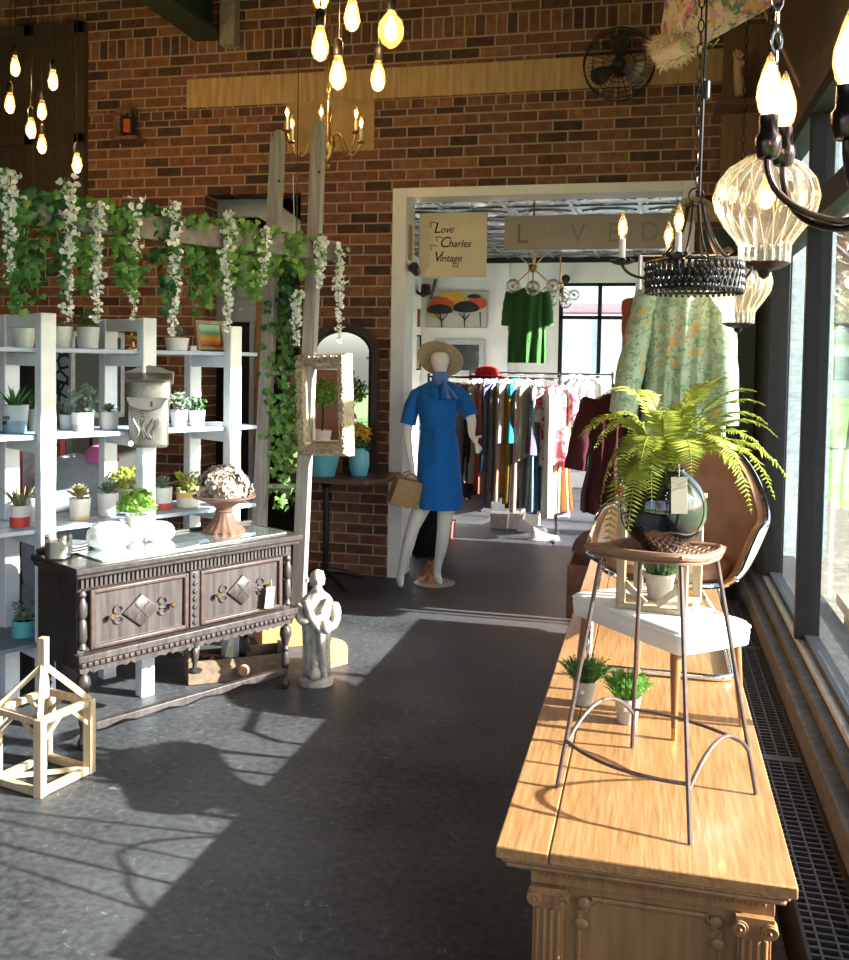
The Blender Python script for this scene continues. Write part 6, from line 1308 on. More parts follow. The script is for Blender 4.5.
items = [(431, 470, (.7, .25, .15), 'rust orange top peeping out left of the mannequin'), (452, 455, (.75, .7, .66), 'cream top just right of the mannequin arm'), (457, 470, (.5, .1, .12), 'dark red top behind the mannequin right arm'), (463, 512, (.42, .37, .34), 'taupe tweed skirt hanging right beside the blue dress', 'skirt'),
    (471, 495, (.03, .03, .035), 'black garment right after the taupe tweed skirt'), (477, 480, (.45, .40, .35), 'stone coloured shirt after the black garment'), (481, 490, (.62, .14, .10), 'narrow red garment in the left half of the front rack'), (486, 505, (.17, .2, .27), 'slate blue dress in the left half of the front rack'),
    (490, 470, (.10, .12, .22), 'navy blouse next to the slate blue dress'), (494, 500, (.2, .2, .21), 'charcoal dress before the beige coat'), (500, 497, (.62, .50, .40), 'beige coat in the middle of the front rack'), (504, 440, (.78, .7, .6), 'cream short blouse over the beige coat'),
    (507, 490, (.62, .22, .08), 'rust orange dress after the beige coat'), (511, 440, (.03, .38, .52), 'short teal top above the rust dress'), (513, 500, (.42, .30, .04), 'mustard yellow dress in the middle of the front rack'), (518, 505, (.10, .10, .11), 'long black dress after the mustard dress'), (521, 508, (.78, .60, .52), 'pale pink long skirt low in the front rack'),
    (526, 458, (.66, .58, .46), 'sand coloured short jacket right of centre'), (531, 508, (.36, .62, .66), 'pale aqua long dress right of centre'), (536, 452, (.2, .18, .24), 'plum grey top over the aqua dress'), (540, 510, (.06, .17, .38), 'denim blue long dress near the rack end'), (546, 515, (.68, .62, .54), 'cream patterned dress near the rack end')]
for it in items:
    u, vb, col, lab = it[:4]; zb = py(u, vb, Yr).z; wd = .42; rot = PI / 2 + r5.uniform(-.3, .3)
    if len(it) > 4: rot = .55; wd = .36
    garment(lab, u, Yr, zr - .02, zb, wd, .075, col, rot, 'garments on the front rack', folds=5)
def floral(name, basec, cols, sc=9, dens=.5, scs=None, dns=None):
    m, n, L, out = nt(name); p = n.new('ShaderNodeBsdfPrincipled'); p.inputs['Roughness'].default_value = .85; tc = n.new('ShaderNodeTexCoord'); c_ = None
    nz = n.new('ShaderNodeTexNoise'); nz.inputs['Scale'].default_value = 24; nz.inputs['Detail'].default_value = 3; L.new(tc.outputs['Object'], nz.inputs[0]); cur = rgba(basec)[:3]
    for i, c in enumerate(cols):
        v = n.new('ShaderNodeTexNoise'); v.inputs['Scale'].default_value = scs[i] if scs else sc * (1 + .35 * i); v.inputs['Detail'].default_value = 4; v.inputs['Distortion'].default_value = 1.2; mp_ = n.new('ShaderNodeMapping'); mp_.inputs['Location'].default_value = (i * 3.7, i * 1.3, i * 2.1); L.new(tc.outputs['Object'], mp_.inputs[0]); L.new(mp_.outputs[0], v.inputs[0])
        th = n.new('ShaderNodeMapRange'); dn = dns[i] if dns else dens; th.inputs[1].default_value = dn + .05; th.inputs[2].default_value = dn + .09; L.new(v.outputs[0], th.inputs[0])
        cur = mixc(n, L, th.outputs[0], cur, c)
    L.new(cur, p.inputs['Base Color']); t = n.new('ShaderNodeBsdfTranslucent'); L.new(cur, t.inputs[0]); a = n.new('ShaderNodeMixShader'); a.inputs[0].default_value = .15; L.new(p.outputs[0], a.inputs[1]); L.new(t.outputs[0], a.inputs[2]); L.new(a.outputs[0], out.inputs[0]); return m
kim = floral('red_floral_silk', (.80, .72, .70), [(.62, .05, .12), (.75, .2, .28)], 7, .48)
garment('red and white floral robe facing out at the right end of the front rack', 554, Yr - .05, zr - .02, py(554, 465, Yr).z, .30, .11, None, .35, 'garments on the front rack', 6, 1.2, tex=kim, sleeves=.3)
garment('long peach and gold dress under the red floral robe', 557, Yr + .06, zr - .02, py(554, 512, Yr).z, .28, .12, (.70, .46, .24), .5, 'garments on the front rack', 9, 1.3)
t_ = garment('lilac dress hem showing under the peach dress at the rack end', 562, Yr + .16, zr - .02, py(562, 520, Yr).z, .22, .08, (.42, .32, .62), .9, 'garments on the front rack', 5)
# second rack further back
Y2 = 10.4; z2 = py(560, 374, Y2).z; x20, x21 = py(470, 400, Y2).x, py(612, 400, Y2).x
rack('back clothes rack with white shirts beyond the front rack', x20, x21, Y2, z2)
for i, (u, c, lab) in enumerate(((583, (.72, .68, .66), 'pale grey shirt at the left of the white shirts on the back rack'), (591, (.82, .80, .78), 'white shirt second from the left on the back rack'), (598, (.80, .76, .72), 'white shirt third from the left on the back rack'), (605, (.66, .66, .68), 'silvery shirt at the right end of the back rack'))):
    garment(lab, u, Y2 + .03 * i, z2 - .02, py(u, 428, Y2).z, .36, .08, c, .45, 'shirts on the back rack', 5, 1.1, sleeves=.2)
for i, (u, c, lab) in enumerate(((480, (.75, .72, .7), 'white top at the left of the back rack'), (495, (.35, .4, .55), 'blue grey top second from left on the back rack'), (510, (.7, .5, .5), 'dusty pink top on the back rack'), (530, (.8, .78, .72), 'ivory top in the middle of the back rack'), (572, (.05, .05, .09), 'dark navy skirt on the back rack below the shirts'))):
    garment(lab, u, Y2, z2 - .02, .45, .36, .09, c, .7, 'tops on the back rack', 5)
# red hat on the rack top
q = py(487, 375, Yr); q.z = zr + .013; t = thing('red_hat', 'bright red felt hat resting on top of the front clothes rack', 'hat', q)
redf = fab((.62, .02, .03)); obj('crown', MB().lathe([(.10, .0), (.105, .03), (.09, .075), (.05, .095), (.001, .1)], q, 24, 1.1, .9), redf, t); obj('brim', MB().lathe([(.1, .0), (.16, -.0), (.16, .006), (.1, .012)], q, 28, 1.1, .85), redf, t)
# things under the rack
wl = mat('white_leather', (.82, .82, .82), .4, 0, .04)
for (u, v, ang, lab) in ((560, 540, 1.9, 'white trainer standing under the right end of the front rack'), (548, 532, 1.7, 'white trainer behind the first one under the rack')):
    t = shoe(pz(u, v, 0), ang, .3, wl, 'trainer', lab, .0, 'white trainers', .09)
for (u, v, c, lab) in ((444, 541, (.6, .1, .07), 'small red woven basket under the rack behind the mannequin'), (500, 532, (.55, .55, .52), 'grey glassware box under the middle of the rack'), (515, 532, (.72, .68, .6), 'cream box under the middle of the rack'), (531, 530, (.8, .78, .74), 'white box beside the trainers under the rack')):
    q = pz(u, v - 4, 0); t = thing('storage_box', lab, 'box', q, 'boxes under the rack'); mm = mat('box_%02d_%02d' % (int(c[0] * 99), int(c[1] * 99)), c, .6)
    obj('body', MB().loft([[q + Vector((x * s, y * s, z)) for x, y in ((-.09, -.08), (.09, -.08), (.09, .08), (-.09, .08))] for z, s in ((.001, .9), (.14, 1))]), mm, t, bev=.006); obj('lid', MB().bb(q + Vector((-.095, -.085, .14)), q + Vector((.095, .085, .155))), mm, t, bev=.003)
q = pz(414, 560, 0); t = thing('black_bag', 'black ruffled bag standing behind the mannequin legs', 'bag', q + Vector((.05, .25, 0))); b = MB(); o_ = q + Vector((.05, .25, 0))
b.loft([[o_ + Vector((rx * (1 + .08 * math.cos(9 * a + z * 30)) * math.cos(a), rx * .7 * (1 + .08 * math.sin(7 * a + z * 20)) * math.sin(a), z)) for a in [2 * PI * k / 40 for k in range(40)]] for z, rx in ((.001, .12), (.05, .15), (.2, .14), (.35, .12), (.5, .09), (.55, .05))]); obj('body', b, fab((.02, .02, .022)), t); obj('handle', MB().tube(arc(o_ + Vector((0, 0, .52)), .07, 0, PI, 10), .008, 6), M_['black_metal'], t)
# hanging green dress, floral robe, maroon coat, rust jacket
def hung(name, label, u, Y, v0, v1, wpx, thk, m, grp=None, folds=6, flare=1.1, slv=None, slw=.065, rot=0, top=None, cat='clothing'):
    o = py(u, v0, Y); zb = py(u, v1, Y).z; t = thing(name, label, cat, o, grp); L_ = o.z - zb; wid = wpx / FX * (o - EYE).length; M = Matrix.Translation(o) @ Matrix.Rotation(rot, 4, 'Z'); k = 56; rings = []
    for f, sw_, st_ in ((.0, .22, .4), (.012, .35, .5), (.05, .78, .75), (.09, .98, .9), (.18, .97, 1), (.35, .92, 1), (.6, .97, 1.05), (.85, flare, 1.15), (1, flare, 1.2)):
        amp = .05 + .22 * f; rings.append([Vector((wid / 2 * sw_ * math.cos(a) * (1 + .02 * math.sin(folds * a)), thk / 2 * st_ * (math.sin(a) + amp * math.sin(folds * 2 * a + f * 2)), -f * L_)) for a in [2 * PI * j / k for j in range(k)]])
    b = MB(M); b.loft(rings[::-1], True, False); obj('cloth', b, m, t)
    for s in (slv or ()):
        p0 = Vector((s[0] * wid * .43, 0, -L_ * .06)); p2 = Vector((s[1], s[2], s[3])); b = MB(M); pts = bez(p0, p0.lerp(p2, .5) + Vector((s[0] * .02, -.02, .01)), p2, 10); b.tube(pts, [slw * (1 + .05 * math.sin(i * 2.2)) for i in range(11)], 16); obj('sleeve', b, m, t)
    b = MB(M); b.tube([(-wid * .4, 0, -.04), (0, 0, .015), (wid * .4, 0, -.04)], .006, 6); b.tube([(0, 0, .015), (0, 0, .05)], .003, 5); obj('hanger', b, mat('hanger_white', (.7, .7, .68)), t)
    if top: obj('cord', MB().tube([o + Vector((0, 0, .05)), Vector((o.x, o.y, top))], .002, 5), M_['black_metal'], t)
    return t
gr_ = fab((.055, .18, .045), 'green_brocade', .08)
t = hung('green_dress', 'short sleeved moss green dress hung from the ceiling over the racks', 528, 8.6, 288, 363, 38, .16, gr_, None, 5, 1.0, [(-1, -.185, 0, -.34), (1, .185, 0, -.34)], .05, .1, 3.0); 
o = py(528, 300, 8.5); b = MB()
for k in range(5): b.ball(py(528 + .2 * k, 305 + k * 9, 8.51), .008, 8, 6)
obj('button', b, mat('green_button', (.04, .13, .03), .3), t)
flo = floral('floral_robe_silk', (.44, .57, .45), [(.30, .44, .28), (.20, .34, .19), (.62, .42, .18), (.66, .20, .08)], 10, .56, (17, 30, 6.5, 4.6), (.47, .52, .575, .585))
Yf = 5.85; zrail = 2.28
rk = thing('garment_stand', 'tall pale garment stand holding the floral robe by the window', 'clothes rack', (.1, Yf + .05, 0)); xA, xB = py(637, 400, Yf + .06).x, py(724, 400, Yf + .06).x
obj('rail', MB().tube([(xA, Yf + .05, zrail), (xB, Yf + .05, zrail)], .012, 8), M_['chrome'], rk)
for x in (xA, xB): obj('post', MB().tube([(x, Yf + .05, .012), (x, Yf + .05, zrail)], .013, 8), mat('pale_post', (.6, .6, .58), .4, .2), rk); obj('foot', MB().tube([(x, Yf - .05, .013), (x, Yf + .3, .013)], .013, 8), mat('pale_post', (.6, .6, .58)), rk)
oF = py(684, 288, Yf); 
hung('floral_robe', 'long pale green floral robe with orange flowers hanging behind the fern', 684, Yf, 280, 500, 74, .2, flo, None, 7, 1.15, [(-1, -.33, -.06, -.80), (1, .25, -.05, -.85)], .082, -.06)
rust = fab((.33, .09, .03), 'rust_suede', .05)
hung('rust_jacket', 'rust brown jacket hanging just left of the floral robe', 644, Yf + .22, 296, 400, 26, .2, rust, None, 5, 1.2, [(-1, -.10, -.1, -.5)], .07, .5)
mar = fab((.055, .008, .012), 'maroon_velvet', .03)
hung('maroon_coat', 'dark maroon coat hanging left of the fern over the case', 612, 6.15, 394, 512, 44, .24, mar, None, 5, 1.25, [(-1, -.23, -.06, -.48), (1, .22, -.06, -.5)], .07, .2)
xc_ = py(612, 394, 6.15); rk = thing('coat_stand', 'slim dark stand carrying the maroon coat', 'coat stand', (xc_.x, 6.27, 0)); obj('post', MB().tube([(xc_.x, 6.26, .012), (xc_.x, 6.26, xc_.z + .06)], .012, 8), M_['black_metal'], rk); obj('arm', MB().tube([(xc_.x, 6.26, xc_.z + .06), (xc_.x, 6.15, xc_.z + .055)], .008, 8), M_['black_metal'], rk); obj('base', MB().lathe([(.12, .001), (.12, .012), (.02, .02)], (xc_.x, 6.28, 0), 20), M_['black_metal'], rk)
t = hung('red_floral_scarf', 'red and gold patterned scarf hanging under the maroon coat', 622, 6.02, 485, 535, 16, .07, floral('red_gold_scarf', (.5, .02, .03), [(.35, .22, .08), (.1, .02, .02)], 12, .5), None, 5, 1.2, rot=.2)
q = py(721, 420, 6.2); q2_ = py(735, 330, 6.55); tag(obj('wooden_pole', MB().tube([(q.x - .1, 6.1, .005), (q2_.x, 6.70, q2_.z + .25)], .017, 10), wood_mat('brown_pole', (.25, .13, .06), (.16, .08, .04), 'z', .5)), 'brown wooden pole leaning in the dark corner by the window', 'pole')
# ------------------------------------------------------------------ far room walls
def mount(name, label, u0, v0, u1, v1, art, fm, bw_=.03, Y=12.49, mattw=0, cat='picture', grp=None):
    a, c_ = py(u0, v0, Y), py(u1, v1, Y); t = thing(name, label, cat, ((a.x + c_.x) / 2, Y, c_.z), grp); picframe(t, Matrix.Translation(((a.x + c_.x) / 2, Y, c_.z)), c_.x - a.x, a.z - c_.z, bw_, fm, art); return t, a, c_
def shape(t, name, pts, m, Y): # flat painted shape on the canvas, pixel outline turned into wall coordinates
    b = MB(); b.loft([[Vector((py(u, v, Y).x, Y + dy, py(u, v, Y).z)) for u, v in pts] for dy in (0, .002)]); obj(name, b, m, t, smooth=False)
pal = mat('canvas_pale', (.5, .48, .43), .8, 0, .08, 4)
t, a, c_ = mount('tree_painting', 'painting of dark trees with red and orange crowns on the far wall', 427, 291, 487, 328, pal, mat('canvas_edge', (.4, .38, .34), .8), .008)
YP = 12.464
def blob(cx, cy, rx, ry, n=16, seed=0, flat=.45):
    r = random.Random(seed); return [(cx + rx * math.cos(t) * (1 + r.uniform(-.08, .08)), cy - ry * (math.sin(t) if math.sin(t) > 0 else math.sin(t) * flat)) for t in [2 * PI * k / n for k in range(n)]]
yel, red_, blk = mat('paint_amber', (.66, .34, .02), .7), mat('paint_red', (.55, .08, .03), .7), mat('paint_black', (.015, .012, .012), .7)
shape(t, 'amber_crown', blob(452, 300, 14, 8, seed=1), yel, YP + .003); shape(t, 'amber_crown', blob(433, 314, 6, 5, seed=5), yel, YP + .003); shape(t, 'red_crown', blob(441, 306, 13, 9, seed=2), red_, YP); shape(t, 'red_crown', blob(477, 305, 10, 9, seed=3), red_, YP); shape(t, 'black_crown', blob(440, 311, 13, 7, seed=4), blk, YP - .003); shape(t, 'black_crown', blob(466, 309, 13, 8, seed=6), blk, YP - .003); shape(t, 'black_crown', blob(474, 297, 7, 3, seed=7), blk, YP - .003)
for u0, v0, u1, v1 in ((440, 314, 442, 327.5), (442, 320, 448, 314), (442, 321, 436, 315), (464, 313, 464.5, 327.5), (464.5, 320, 470, 314), (464.5, 319, 459, 313), (480, 312, 480.5, 327)):
    d = Vector((u1 - u0, v1 - v0, 0)).normalized() * .7; shape(t, 'trunk', [(u0 - d.y, v0 + d.x), (u0 + d.y, v0 - d.x), (u1 + d.y * .6, v1 - d.x * .6), (u1 - d.y * .6, v1 + d.x * .6)], blk, YP - .004)
grf = mat('grey_frame', (.42, .44, .46), .5); whf = mat('white_frame', (.72, .72, .7), .5); tkf = wood_mat('teak_frame', (.35, .17, .1), (.25, .11, .06), 'z', .5)
mount('framed_picture', 'large pale grey frame with dark picture behind the mannequin hat', 434, 339, 484, 376, bands('dark_mountain', [(.02, .02, .02), (.06, .06, .07), (.5, .5, .48)], 0, .0, .5, .8), grf, .07, grp='framed pictures on the far wall')
mount('framed_picture', 'reddish framed print left of the green dress', 498, 294, 513, 331, mat('red_print', (.40, .15, .10), .7, 0, .3, 10), tkf, .03, grp='framed pictures on the far wall')
mount('framed_picture', 'small white framed picture with a dark scene below the reddish print', 501, 335, 516, 353, mat('grey_scene', (.25, .25, .25), .7, 0, .6, 12), whf, .04, grp='framed pictures on the far wall')
mount('framed_picture', 'pale framed print under the small white framed picture', 499, 356, 520, 374, mat('pale_print', (.6, .6, .57), .7, 0, .15, 8), whf, .03, grp='framed pictures on the far wall')
mount('framed_picture', 'small brown print at the far left corner of the far wall', 411.5, 309, 420.5, 327, mat('brown_print', (.28, .13, .09), .7, 0, .3, 10), tkf, .02, Y=12.3, grp='framed pictures on the far wall')
mount('framed_picture', 'tall narrow pale print behind the left side of the straw hat', 412.5, 335, 421, 370, mat('cream_print', (.6, .58, .5), .7, 0, .1, 8), M_['black_frame'], .02, Y=12.3, grp='framed pictures on the far wall')
q = py(425, 292, 12.3); t = thing('wall_sconce', 'black curved wall lamp beside the tree painting', 'wall lamp', q); obj('arm', MB().tube([py(416, 283, 12.3), py(417, 292, 12.25), py(423, 296, 12.2), py(428, 294, 12.2)], .02, 8), M_['black_metal'], t); obj('shade', MB().lathe([(.03, .08), (.06, .07), (.075, -.07), (.065, -.07)], py(426, 290, 12.2), 16), M_['bronze'], t)
q0_ = py(436, 279, 12.48); tag(obj('driftwood_plank', MB().bar(q0_, py(431, 300, 12.48), .09, .03), wood_mat('grey_driftwood', (.17, .15, .13), (.09, .08, .07), 'z', .8)), 'grey driftwood plank hanging left of the tree painting', 'plank')
q = py(566, 279, 12.4); tag(obj('wall_speaker', MB().lathe([(.001, -.06), (.05, -.05), (.055, .03), (.001, .05)], q, 16, M=Matrix.Rotation(PI / 2, 4, 'X')), M_['black_metal']), 'small round black speaker above the far shop window', 'speaker')
# starburst lamps
def starburst(u, v, Y, zc, label, n_, ends):
    c_ = py(u, v, Y); t = thing('starburst_lamp', label, 'chandelier', c_, 'starburst lamps in the far room'); obj('hub', MB().ball(c_, .04, 14, 10), M_['brass'], t); obj('stem', MB().tube([c_, Vector((c_.x, c_.y, 3.0))], .008, 7), M_['brass'], t); obj('canopy', MB().lathe([(.06, 2.99), (.06, 2.975), (.01, 2.96)], (c_.x, c_.y, 0), 16), M_['brass'], t)
    cg = glassy('clear_globe', (.97, .97, .97), .1, .02)
    for (du, dv, dy, g_) in ends:
        e = py(u + du, v + dv, Y + dy); obj('rod', MB().tube([c_, e], .006, 6), M_['brass'], t)
        if g_: obj('globe', MB().ball(e, .062, 16, 10), cg, t); obj('socket', MB().ball(e, .018, 8, 6), M_['brass'], t)
    return t
starburst(533, 268, 8.0, 3, 'brass starburst lamp with clear globes in front of the green dress', 6, ((-20, 18, .0, 1), (0, 20, -.25, 1), (20, 18, .1, 1), (-14, -12, .2, 0), (12, -14, .1, 0), (3, -12, -.2, 0)))
starburst(560, 285, 10.6, 3, 'small chrome starburst lamp in front of the far window', 5, ((-8, 16, 0, 1), (6, 18, .1, 1), (14, 10, -.1, 1), (-12, 6, .1, 1), (4, 12, -.3, 1)))
# ------------------------------------------------------------------ upper right: fur trimmed parasol and mannequin arm
uc = py(757, -6, 4.45); t = thing('fur_trimmed_parasol', 'tilted floral fabric parasol with cream fur edge near the ceiling', 'parasol', uc)
flp = floral('parasol_fabric', (.62, .53, .40), [(.50, .16, .2), (.18, .10, .30), (.15, .22, .13), (.6, .38, .12), (.55, .30, .36)], 8, .52)
UM = Matrix.Translation(uc) @ Matrix.Rotation(math.radians(-30), 4, 'Y') @ Matrix.Rotation(math.radians(20), 4, 'X')
Ru = .47
b = MB(UM); seg = 64
b.lathe([(.01, .36), (.10, .345), (.22, .29), (.33, .20), (.42, .09), (Ru, -.03), (Ru - .01, -.035), (.40, .07), (.31, .17), (.2, .26), (.09, .32), (.01, .335)], (0, 0, 0), seg, 1, 1, False, lambda a, z: 1 - .03 * abs(math.sin(a * 4)) * (z < .2)); obj('canopy', b, flp, t)
obj('pole', MB(UM).tube([(0, 0, -.45), (0, 0, .42)], .010, 8), wood_mat('cane_pole', (.3, .18, .09), (.2, .11, .05), 'z'), t)
for k in range(8): a = 2 * PI * k / 8; obj('rib', MB(UM).tube([(.01, 0, .33)] and [Vector((r_ * math.cos(a), r_ * math.sin(a), z)) for r_, z in ((.02, .325), (.2, .255), (.31, .165), (.40, .065), (Ru - .02, -.03))], .004, 5), M_['black_metal'], t)
b = MB(); rf = random.Random(6)
for i in range(2600):
    a = math.radians(rf.gauss(183, 17)); q = UM @ Vector(((Ru - .015 + rf.uniform(-.03, .03)) * math.cos(a), (Ru - .015) * math.sin(a), -.01 + rf.uniform(-.05, .07))); d = Vector((rf.uniform(-1, 1), rf.uniform(-1, 1), rf.uniform(-1, .6))).normalized() * rf.uniform(.03, .055); s = d.cross(Vector((rf.uniform(-1, 1), rf.uniform(-1, 1), rf.uniform(-1, 1)))).normalized() * .0035
    b.poly([q - s, q + s, q + d])
b2 = MB(); b2.tube([UM @ Vector((Ru * math.cos(a), Ru * math.sin(a), -.005)) for a in [math.radians(150 + 62 * k / 20) for k in range(21)]], .035, 10)
furm = mat('cream_fur', (.72, .60, .42), .95, 0, .15, 40, .4, None, .2); obj('fur_core', b2, furm, t); f_ = obj('fur', b, furm, t, fix=False)
obj('hanging_wire', MB().tube([UM @ Vector((0, 0, .42)), Vector((uc.x, uc.y, 4.75))], .002, 5) if (UM @ Vector((0, 0, .42))).z < 4.7 else MB().tube([uc, uc + Vector((0, 0, .2))], .002, 5), M_['black_metal'], t)
ah = py(741, 98, 6.3); t = thing('display_hand', 'pale mannequin forearm and hand reaching up beside the parasol', 'mannequin', ah); V, E = [], []
a = add(ah, .042); a = add(py(740, 84, 6.3), .040, a); a = add(py(738, 71, 6.29), .03, a); h_ = add(py(737, 64, 6.28), (.034, .022), a)
for du, dv in ((-2.6, 12), (-.2, 15), (2.6, 14), (5.4, 11)):
    f = add(py(737 + du * .6, 64 - dv * .5, 6.27), .011, h_); f = add(py(737 + du * 1.0, 64 - dv * .8, 6.26), .010, f); add(py(737 + du * 1.25, 64 - dv, 6.24), .008, f)
f = add(py(742, 64, 6.26), .012, h_); add(py(745.5, 59, 6.25), .009, f)
skin('hand', V, E, mat('pale_flesh_paint', (.52, .32, .2), .5, 0, .1, 8), t, sub=1)
obj('wooden_ledge', MB().bb((py(715, 98, 6.3).x, 6.2, ah.z - .06), (.655, 6.45, ah.z - .03)), wood_mat('brown_ledge', (.16, .085, .045), (.1, .05, .03), 'x', .6), t)
obj('ledge_board', MB().bb((py(722, 98, 6.46).x, 6.45, ah.z - .7), (.655, 6.48, ah.z + .5)), wood_mat('brown_ledge_back', (.22, .12, .06), (.14, .075, .04), 'z', .6), t)
# straw fan and wooden hat form behind the filigree chandelier
q = py(694, 222, 6.76); tag(obj('raffia_fan', (lambda b: (b.loft([[q + Vector((r_ * math.cos(a), -.006 * (k % 2) + yo, r_ * math.sin(a))) for k, a in enumerate([PI * i / 36 for i in range(37)])] for r_, yo in ((.01, 0), (.17, 0), (.17, .006), (.01, .006))], False, False), b)[-1])(MB()), straw), 'half round pleated straw fan on the wall behind the chandelier', 'fan')
q = py(724, 259, 6.2); t = thing('wooden_mallet', 'pale round wooden block on the garment stand end', 'block', q); MM = Matrix.Translation(q) @ Matrix.Rotation(1.0, 4, 'Y'); obj('block', MB(MM).lathe([(.04, -.07), (.055, -.06), (.055, .06), (.04, .07), (.001, .07)], (0, 0, 0), 20), wood_mat('beech_block', (.45, .27, .13), (.34, .19, .09), 'z', .5), t); obj('wall_arm', MB().tube([q, Vector((q.x + .03, 6.74, q.z))], .012, 8), M_['black_metal'], t)
# ------------------------------------------------------------------ outside
grass = mat('lawn', (.16, .27, .07), .9, 0, .4, 3, .3)
g = MB(); g.bb((.95, -10, -.25), (60, 120, -.12)); g.bb((-60, 14, -.25), (.95, 120, -.12)); g.bb((-60, -40, -.25), (.95, -2.7, -.12)); struct('ground', g, grass, smooth=False)
g = MB(); g.bb((-30, 13.2, -.12), (1.9, 26, -.11)); struct('pavement', g, mat('pale_pavement', (.5, .49, .47), .9, 0, .15, 6), smooth=False)
g = MB(); g.bb((.95, 9.0, -.12), (1.52, 9.3, 4.2)); struct('wall_outside', g, brick_mat('painted_pale_brick', (.5, .56, .6), (.55, .62, .66), (.6, .66, .7), (.47, .53, .57)), smooth=False)
t = thing('box_truck', 'white box truck parked outside the far shop window', 'truck', (-1.2, 20.5, -.11))
b = MB(); b.bb((-2.2, 19.2, .7), (-.1, 22.4, 2.6)); obj('cargo_box', b, mat('truck_white', (.72, .8, .84), .4, 0, .05), t, bev=.02)
b = MB(); b.bb((-2.0, 19.25, .35), (-.3, 22.3, .7)); obj('chassis', b, M_['black_metal'], t)
for x in (-1.95, -.35):
    for y in (19.9, 21.7): obj('wheel', MB().lathe([(.12, -.12), (.42, -.12), (.45, 0), (.42, .12), (.12, .12)], (x, y, .33), 20, M=Matrix.Rotation(PI / 2, 4, 'Y')), M_['black_metal'], t)
b = MB()
for x in (-2.15, -1.15, -.15): b.bb((x - .03, 19.17, .72), (x + .03, 19.2, 2.58))
obj('door_frame', b, mat('truck_rib', (.55, .62, .66), .4), t)
t = thing('storefront_building', 'pale building with red canopy stripe across the street', 'building', (-3, 34, -.11))
b = MB(); b.bb((-14, 34, -.11), (2.6, 40, 3.75)); obj('wall', b, mat('pale_facade', (.7, .68, .66), .8), t)
b = MB(); b.bb((-14, 33.2, 3.05), (3.2, 34, 3.4)); obj('canopy', b, mat('red_canopy', (.62, .16, .2), .5), t)
for x in range(-13, 1, 4):
    obj('window', MB().bb((x, 33.95, .6), (x + 2.6, 34.05, 2.8)), mat('far_glass', (.2, .25, .3), .15), t)
t = thing('house', 'pale house beyond the lawn outside the right window', 'house', (12, 62, 0))
b = MB(); b.bb((9.5, 60, -.12), (20, 66, 3.0)); obj('wall', b, mat('house_wall', (.75, .78, .82), .8), t)
b = MB(); b.prism([(9.2, 3.0), (20.3, 3.0), (14.7, 5.6)], 6.6, Matrix.Translation((0, 66.3, 0)) @ FACE); obj('roof', b, mat('house_roof', (.32, .3, .3), .8), t)
for x in (10.2, 12.6, 15.5): obj('window', MB().bb((x, 59.95, .9), (x + 1.3, 60.02, 2.3)), mat('far_glass', (.2, .25, .3), .15), t)
bark = mat('bark', (.22, .16, .13), .9, 0, .4, 12, .4)
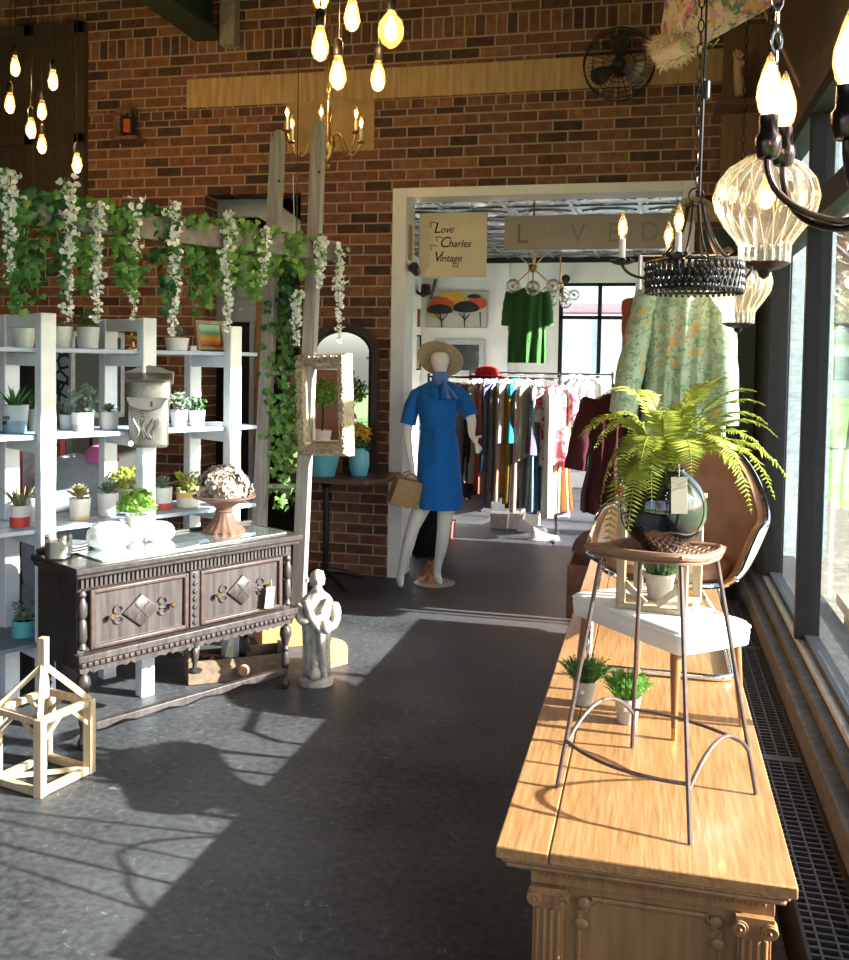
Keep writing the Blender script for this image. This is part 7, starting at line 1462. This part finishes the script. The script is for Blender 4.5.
def tree(x, y, h, label, seed, leafy=False):
    r = random.Random(seed); t = thing('bare_tree', label, 'tree', (x, y, -.12), 'trees outside the right window')
    tb = MB(); tb.tube([(x, y, -.12), (x + .1, y, h * .35), (x, y + .1, h * .6)], [h * .04, h * .03, h * .02], 8)
    obj('trunk', tb, bark, t)
    lb = MB()
    for k in range(16):
        z = h * (.3 + .3 * r.random()); a = r.random() * 2 * PI; L = h * (.25 + .25 * r.random())
        p0 = Vector((x, y, z)); p1 = p0 + Vector((math.cos(a) * L, math.sin(a) * L, L * (.5 + r.random())))
        lb.tube(bez(p0, p0.lerp(p1, .5) + Vector((0, 0, -L * .15)), p1, 5), [h * .012 * (1 - i / 6.5) + .01 for i in range(6)], 5)
        for q in range(7):
            s0 = p0.lerp(p1, .35 + .6 * r.random()); a2 = a + r.uniform(-1.2, 1.2); L2 = L * r.uniform(.2, .5)
            lb.tube([s0, s0 + Vector((math.cos(a2) * L2, math.sin(a2) * L2, L2 * r.uniform(.2, 1)))], [.025, .01], 4)
    obj('branches', lb, bark, t)
    if leafy:
        fb_ = MB()
        for k in range(900):
            a = r.random() * 2 * PI; rr = h * .38 * math.sqrt(r.random()); c_ = Vector((x + rr * math.cos(a), y + rr * math.sin(a), h * (.35 + .55 * r.random())))
            s = h * .022; d = Vector((r.uniform(-1, 1), r.uniform(-1, 1), r.uniform(-1, 1))) * s; e = Vector((r.uniform(-1, 1), r.uniform(-1, 1), r.uniform(-1, 1))) * s
            fb_.poly([c_ - d, c_ + e, c_ + d, c_ - e])
        obj('foliage', fb_, mat('autumn_leaf', (.35, .2, .12), .8, 0, .4, 2, 0, None, .3), t, fix=False)
tree(4.3, 22, 6.5, 'bare tree nearest the right window on the lawn', 3)
tree(9.5, 48, 11, 'russet leaved tree on the lawn before the house', 5, True)
tree(-2.2, -12, 7, 'yellow leaved tree in front of the shop', 12, True)
tree(5.6, 35, 8, 'bare tree in the middle of the lawn', 8)
t = thing('garden_bench', 'low weathered wooden bench outside the right window', 'bench', (1.2, 4.6, -.11))
wb_ = wood_mat('bench_wood', (.5, .36, .24), (.36, .25, .17), 'y', .7)
obj('seat', MB().bb((.99, 3.9, .34), (1.4, 5.5, .4)), wb_, t)
for y in (4.1, 5.3):
    for x in (1.03, 1.36): obj('leg', MB().bb((x - .03, y - .03, -.11), (x + .03, y + .03, .34)), wb_, t)
struct('planting_bed', MB().bb((.95, -6, -.12), (2.3, 13.2, -.105)), mat('dry_mulch', (.2, .17, .13), .95, 0, .5, 14, .5), smooth=False)
# ------------------------------------------------------------------ light
w = bpy.data.worlds.new('sky'); scene.world = w; w.use_nodes = True
n = w.node_tree.nodes; n.clear(); L = w.node_tree.links
out = n.new('ShaderNodeOutputWorld'); bg = n.new('ShaderNodeBackground'); sky = n.new('ShaderNodeTexSky')
sky.sky_type = 'NISHITA'; sky.sun_disc = False; sky.sun_elevation = math.radians(35); sky.sun_rotation = math.radians(90); sky.air_density = 1.0; sky.dust_density = 2.5; sky.ozone_density = 1.0
hs = n.new('ShaderNodeHueSaturation'); hs.inputs['Saturation'].default_value = .9; L.new(sky.outputs[0], hs.inputs['Color'])
L.new(hs.outputs[0], bg.inputs[0]); bg.inputs[1].default_value = .5; L.new(bg.outputs[0], out.inputs[0])
sd = bpy.data.lights.new('sun', 'SUN'); so = bpy.data.objects.new('sun', sd); COL.objects.link(so)
sd.energy = 24; sd.angle = math.radians(.6); sd.color = (1, .955, .90)
el = math.radians(23)
so.rotation_euler = Vector((-math.cos(el), .0, -math.sin(el))).to_track_quat('-Z', 'Y').to_euler()
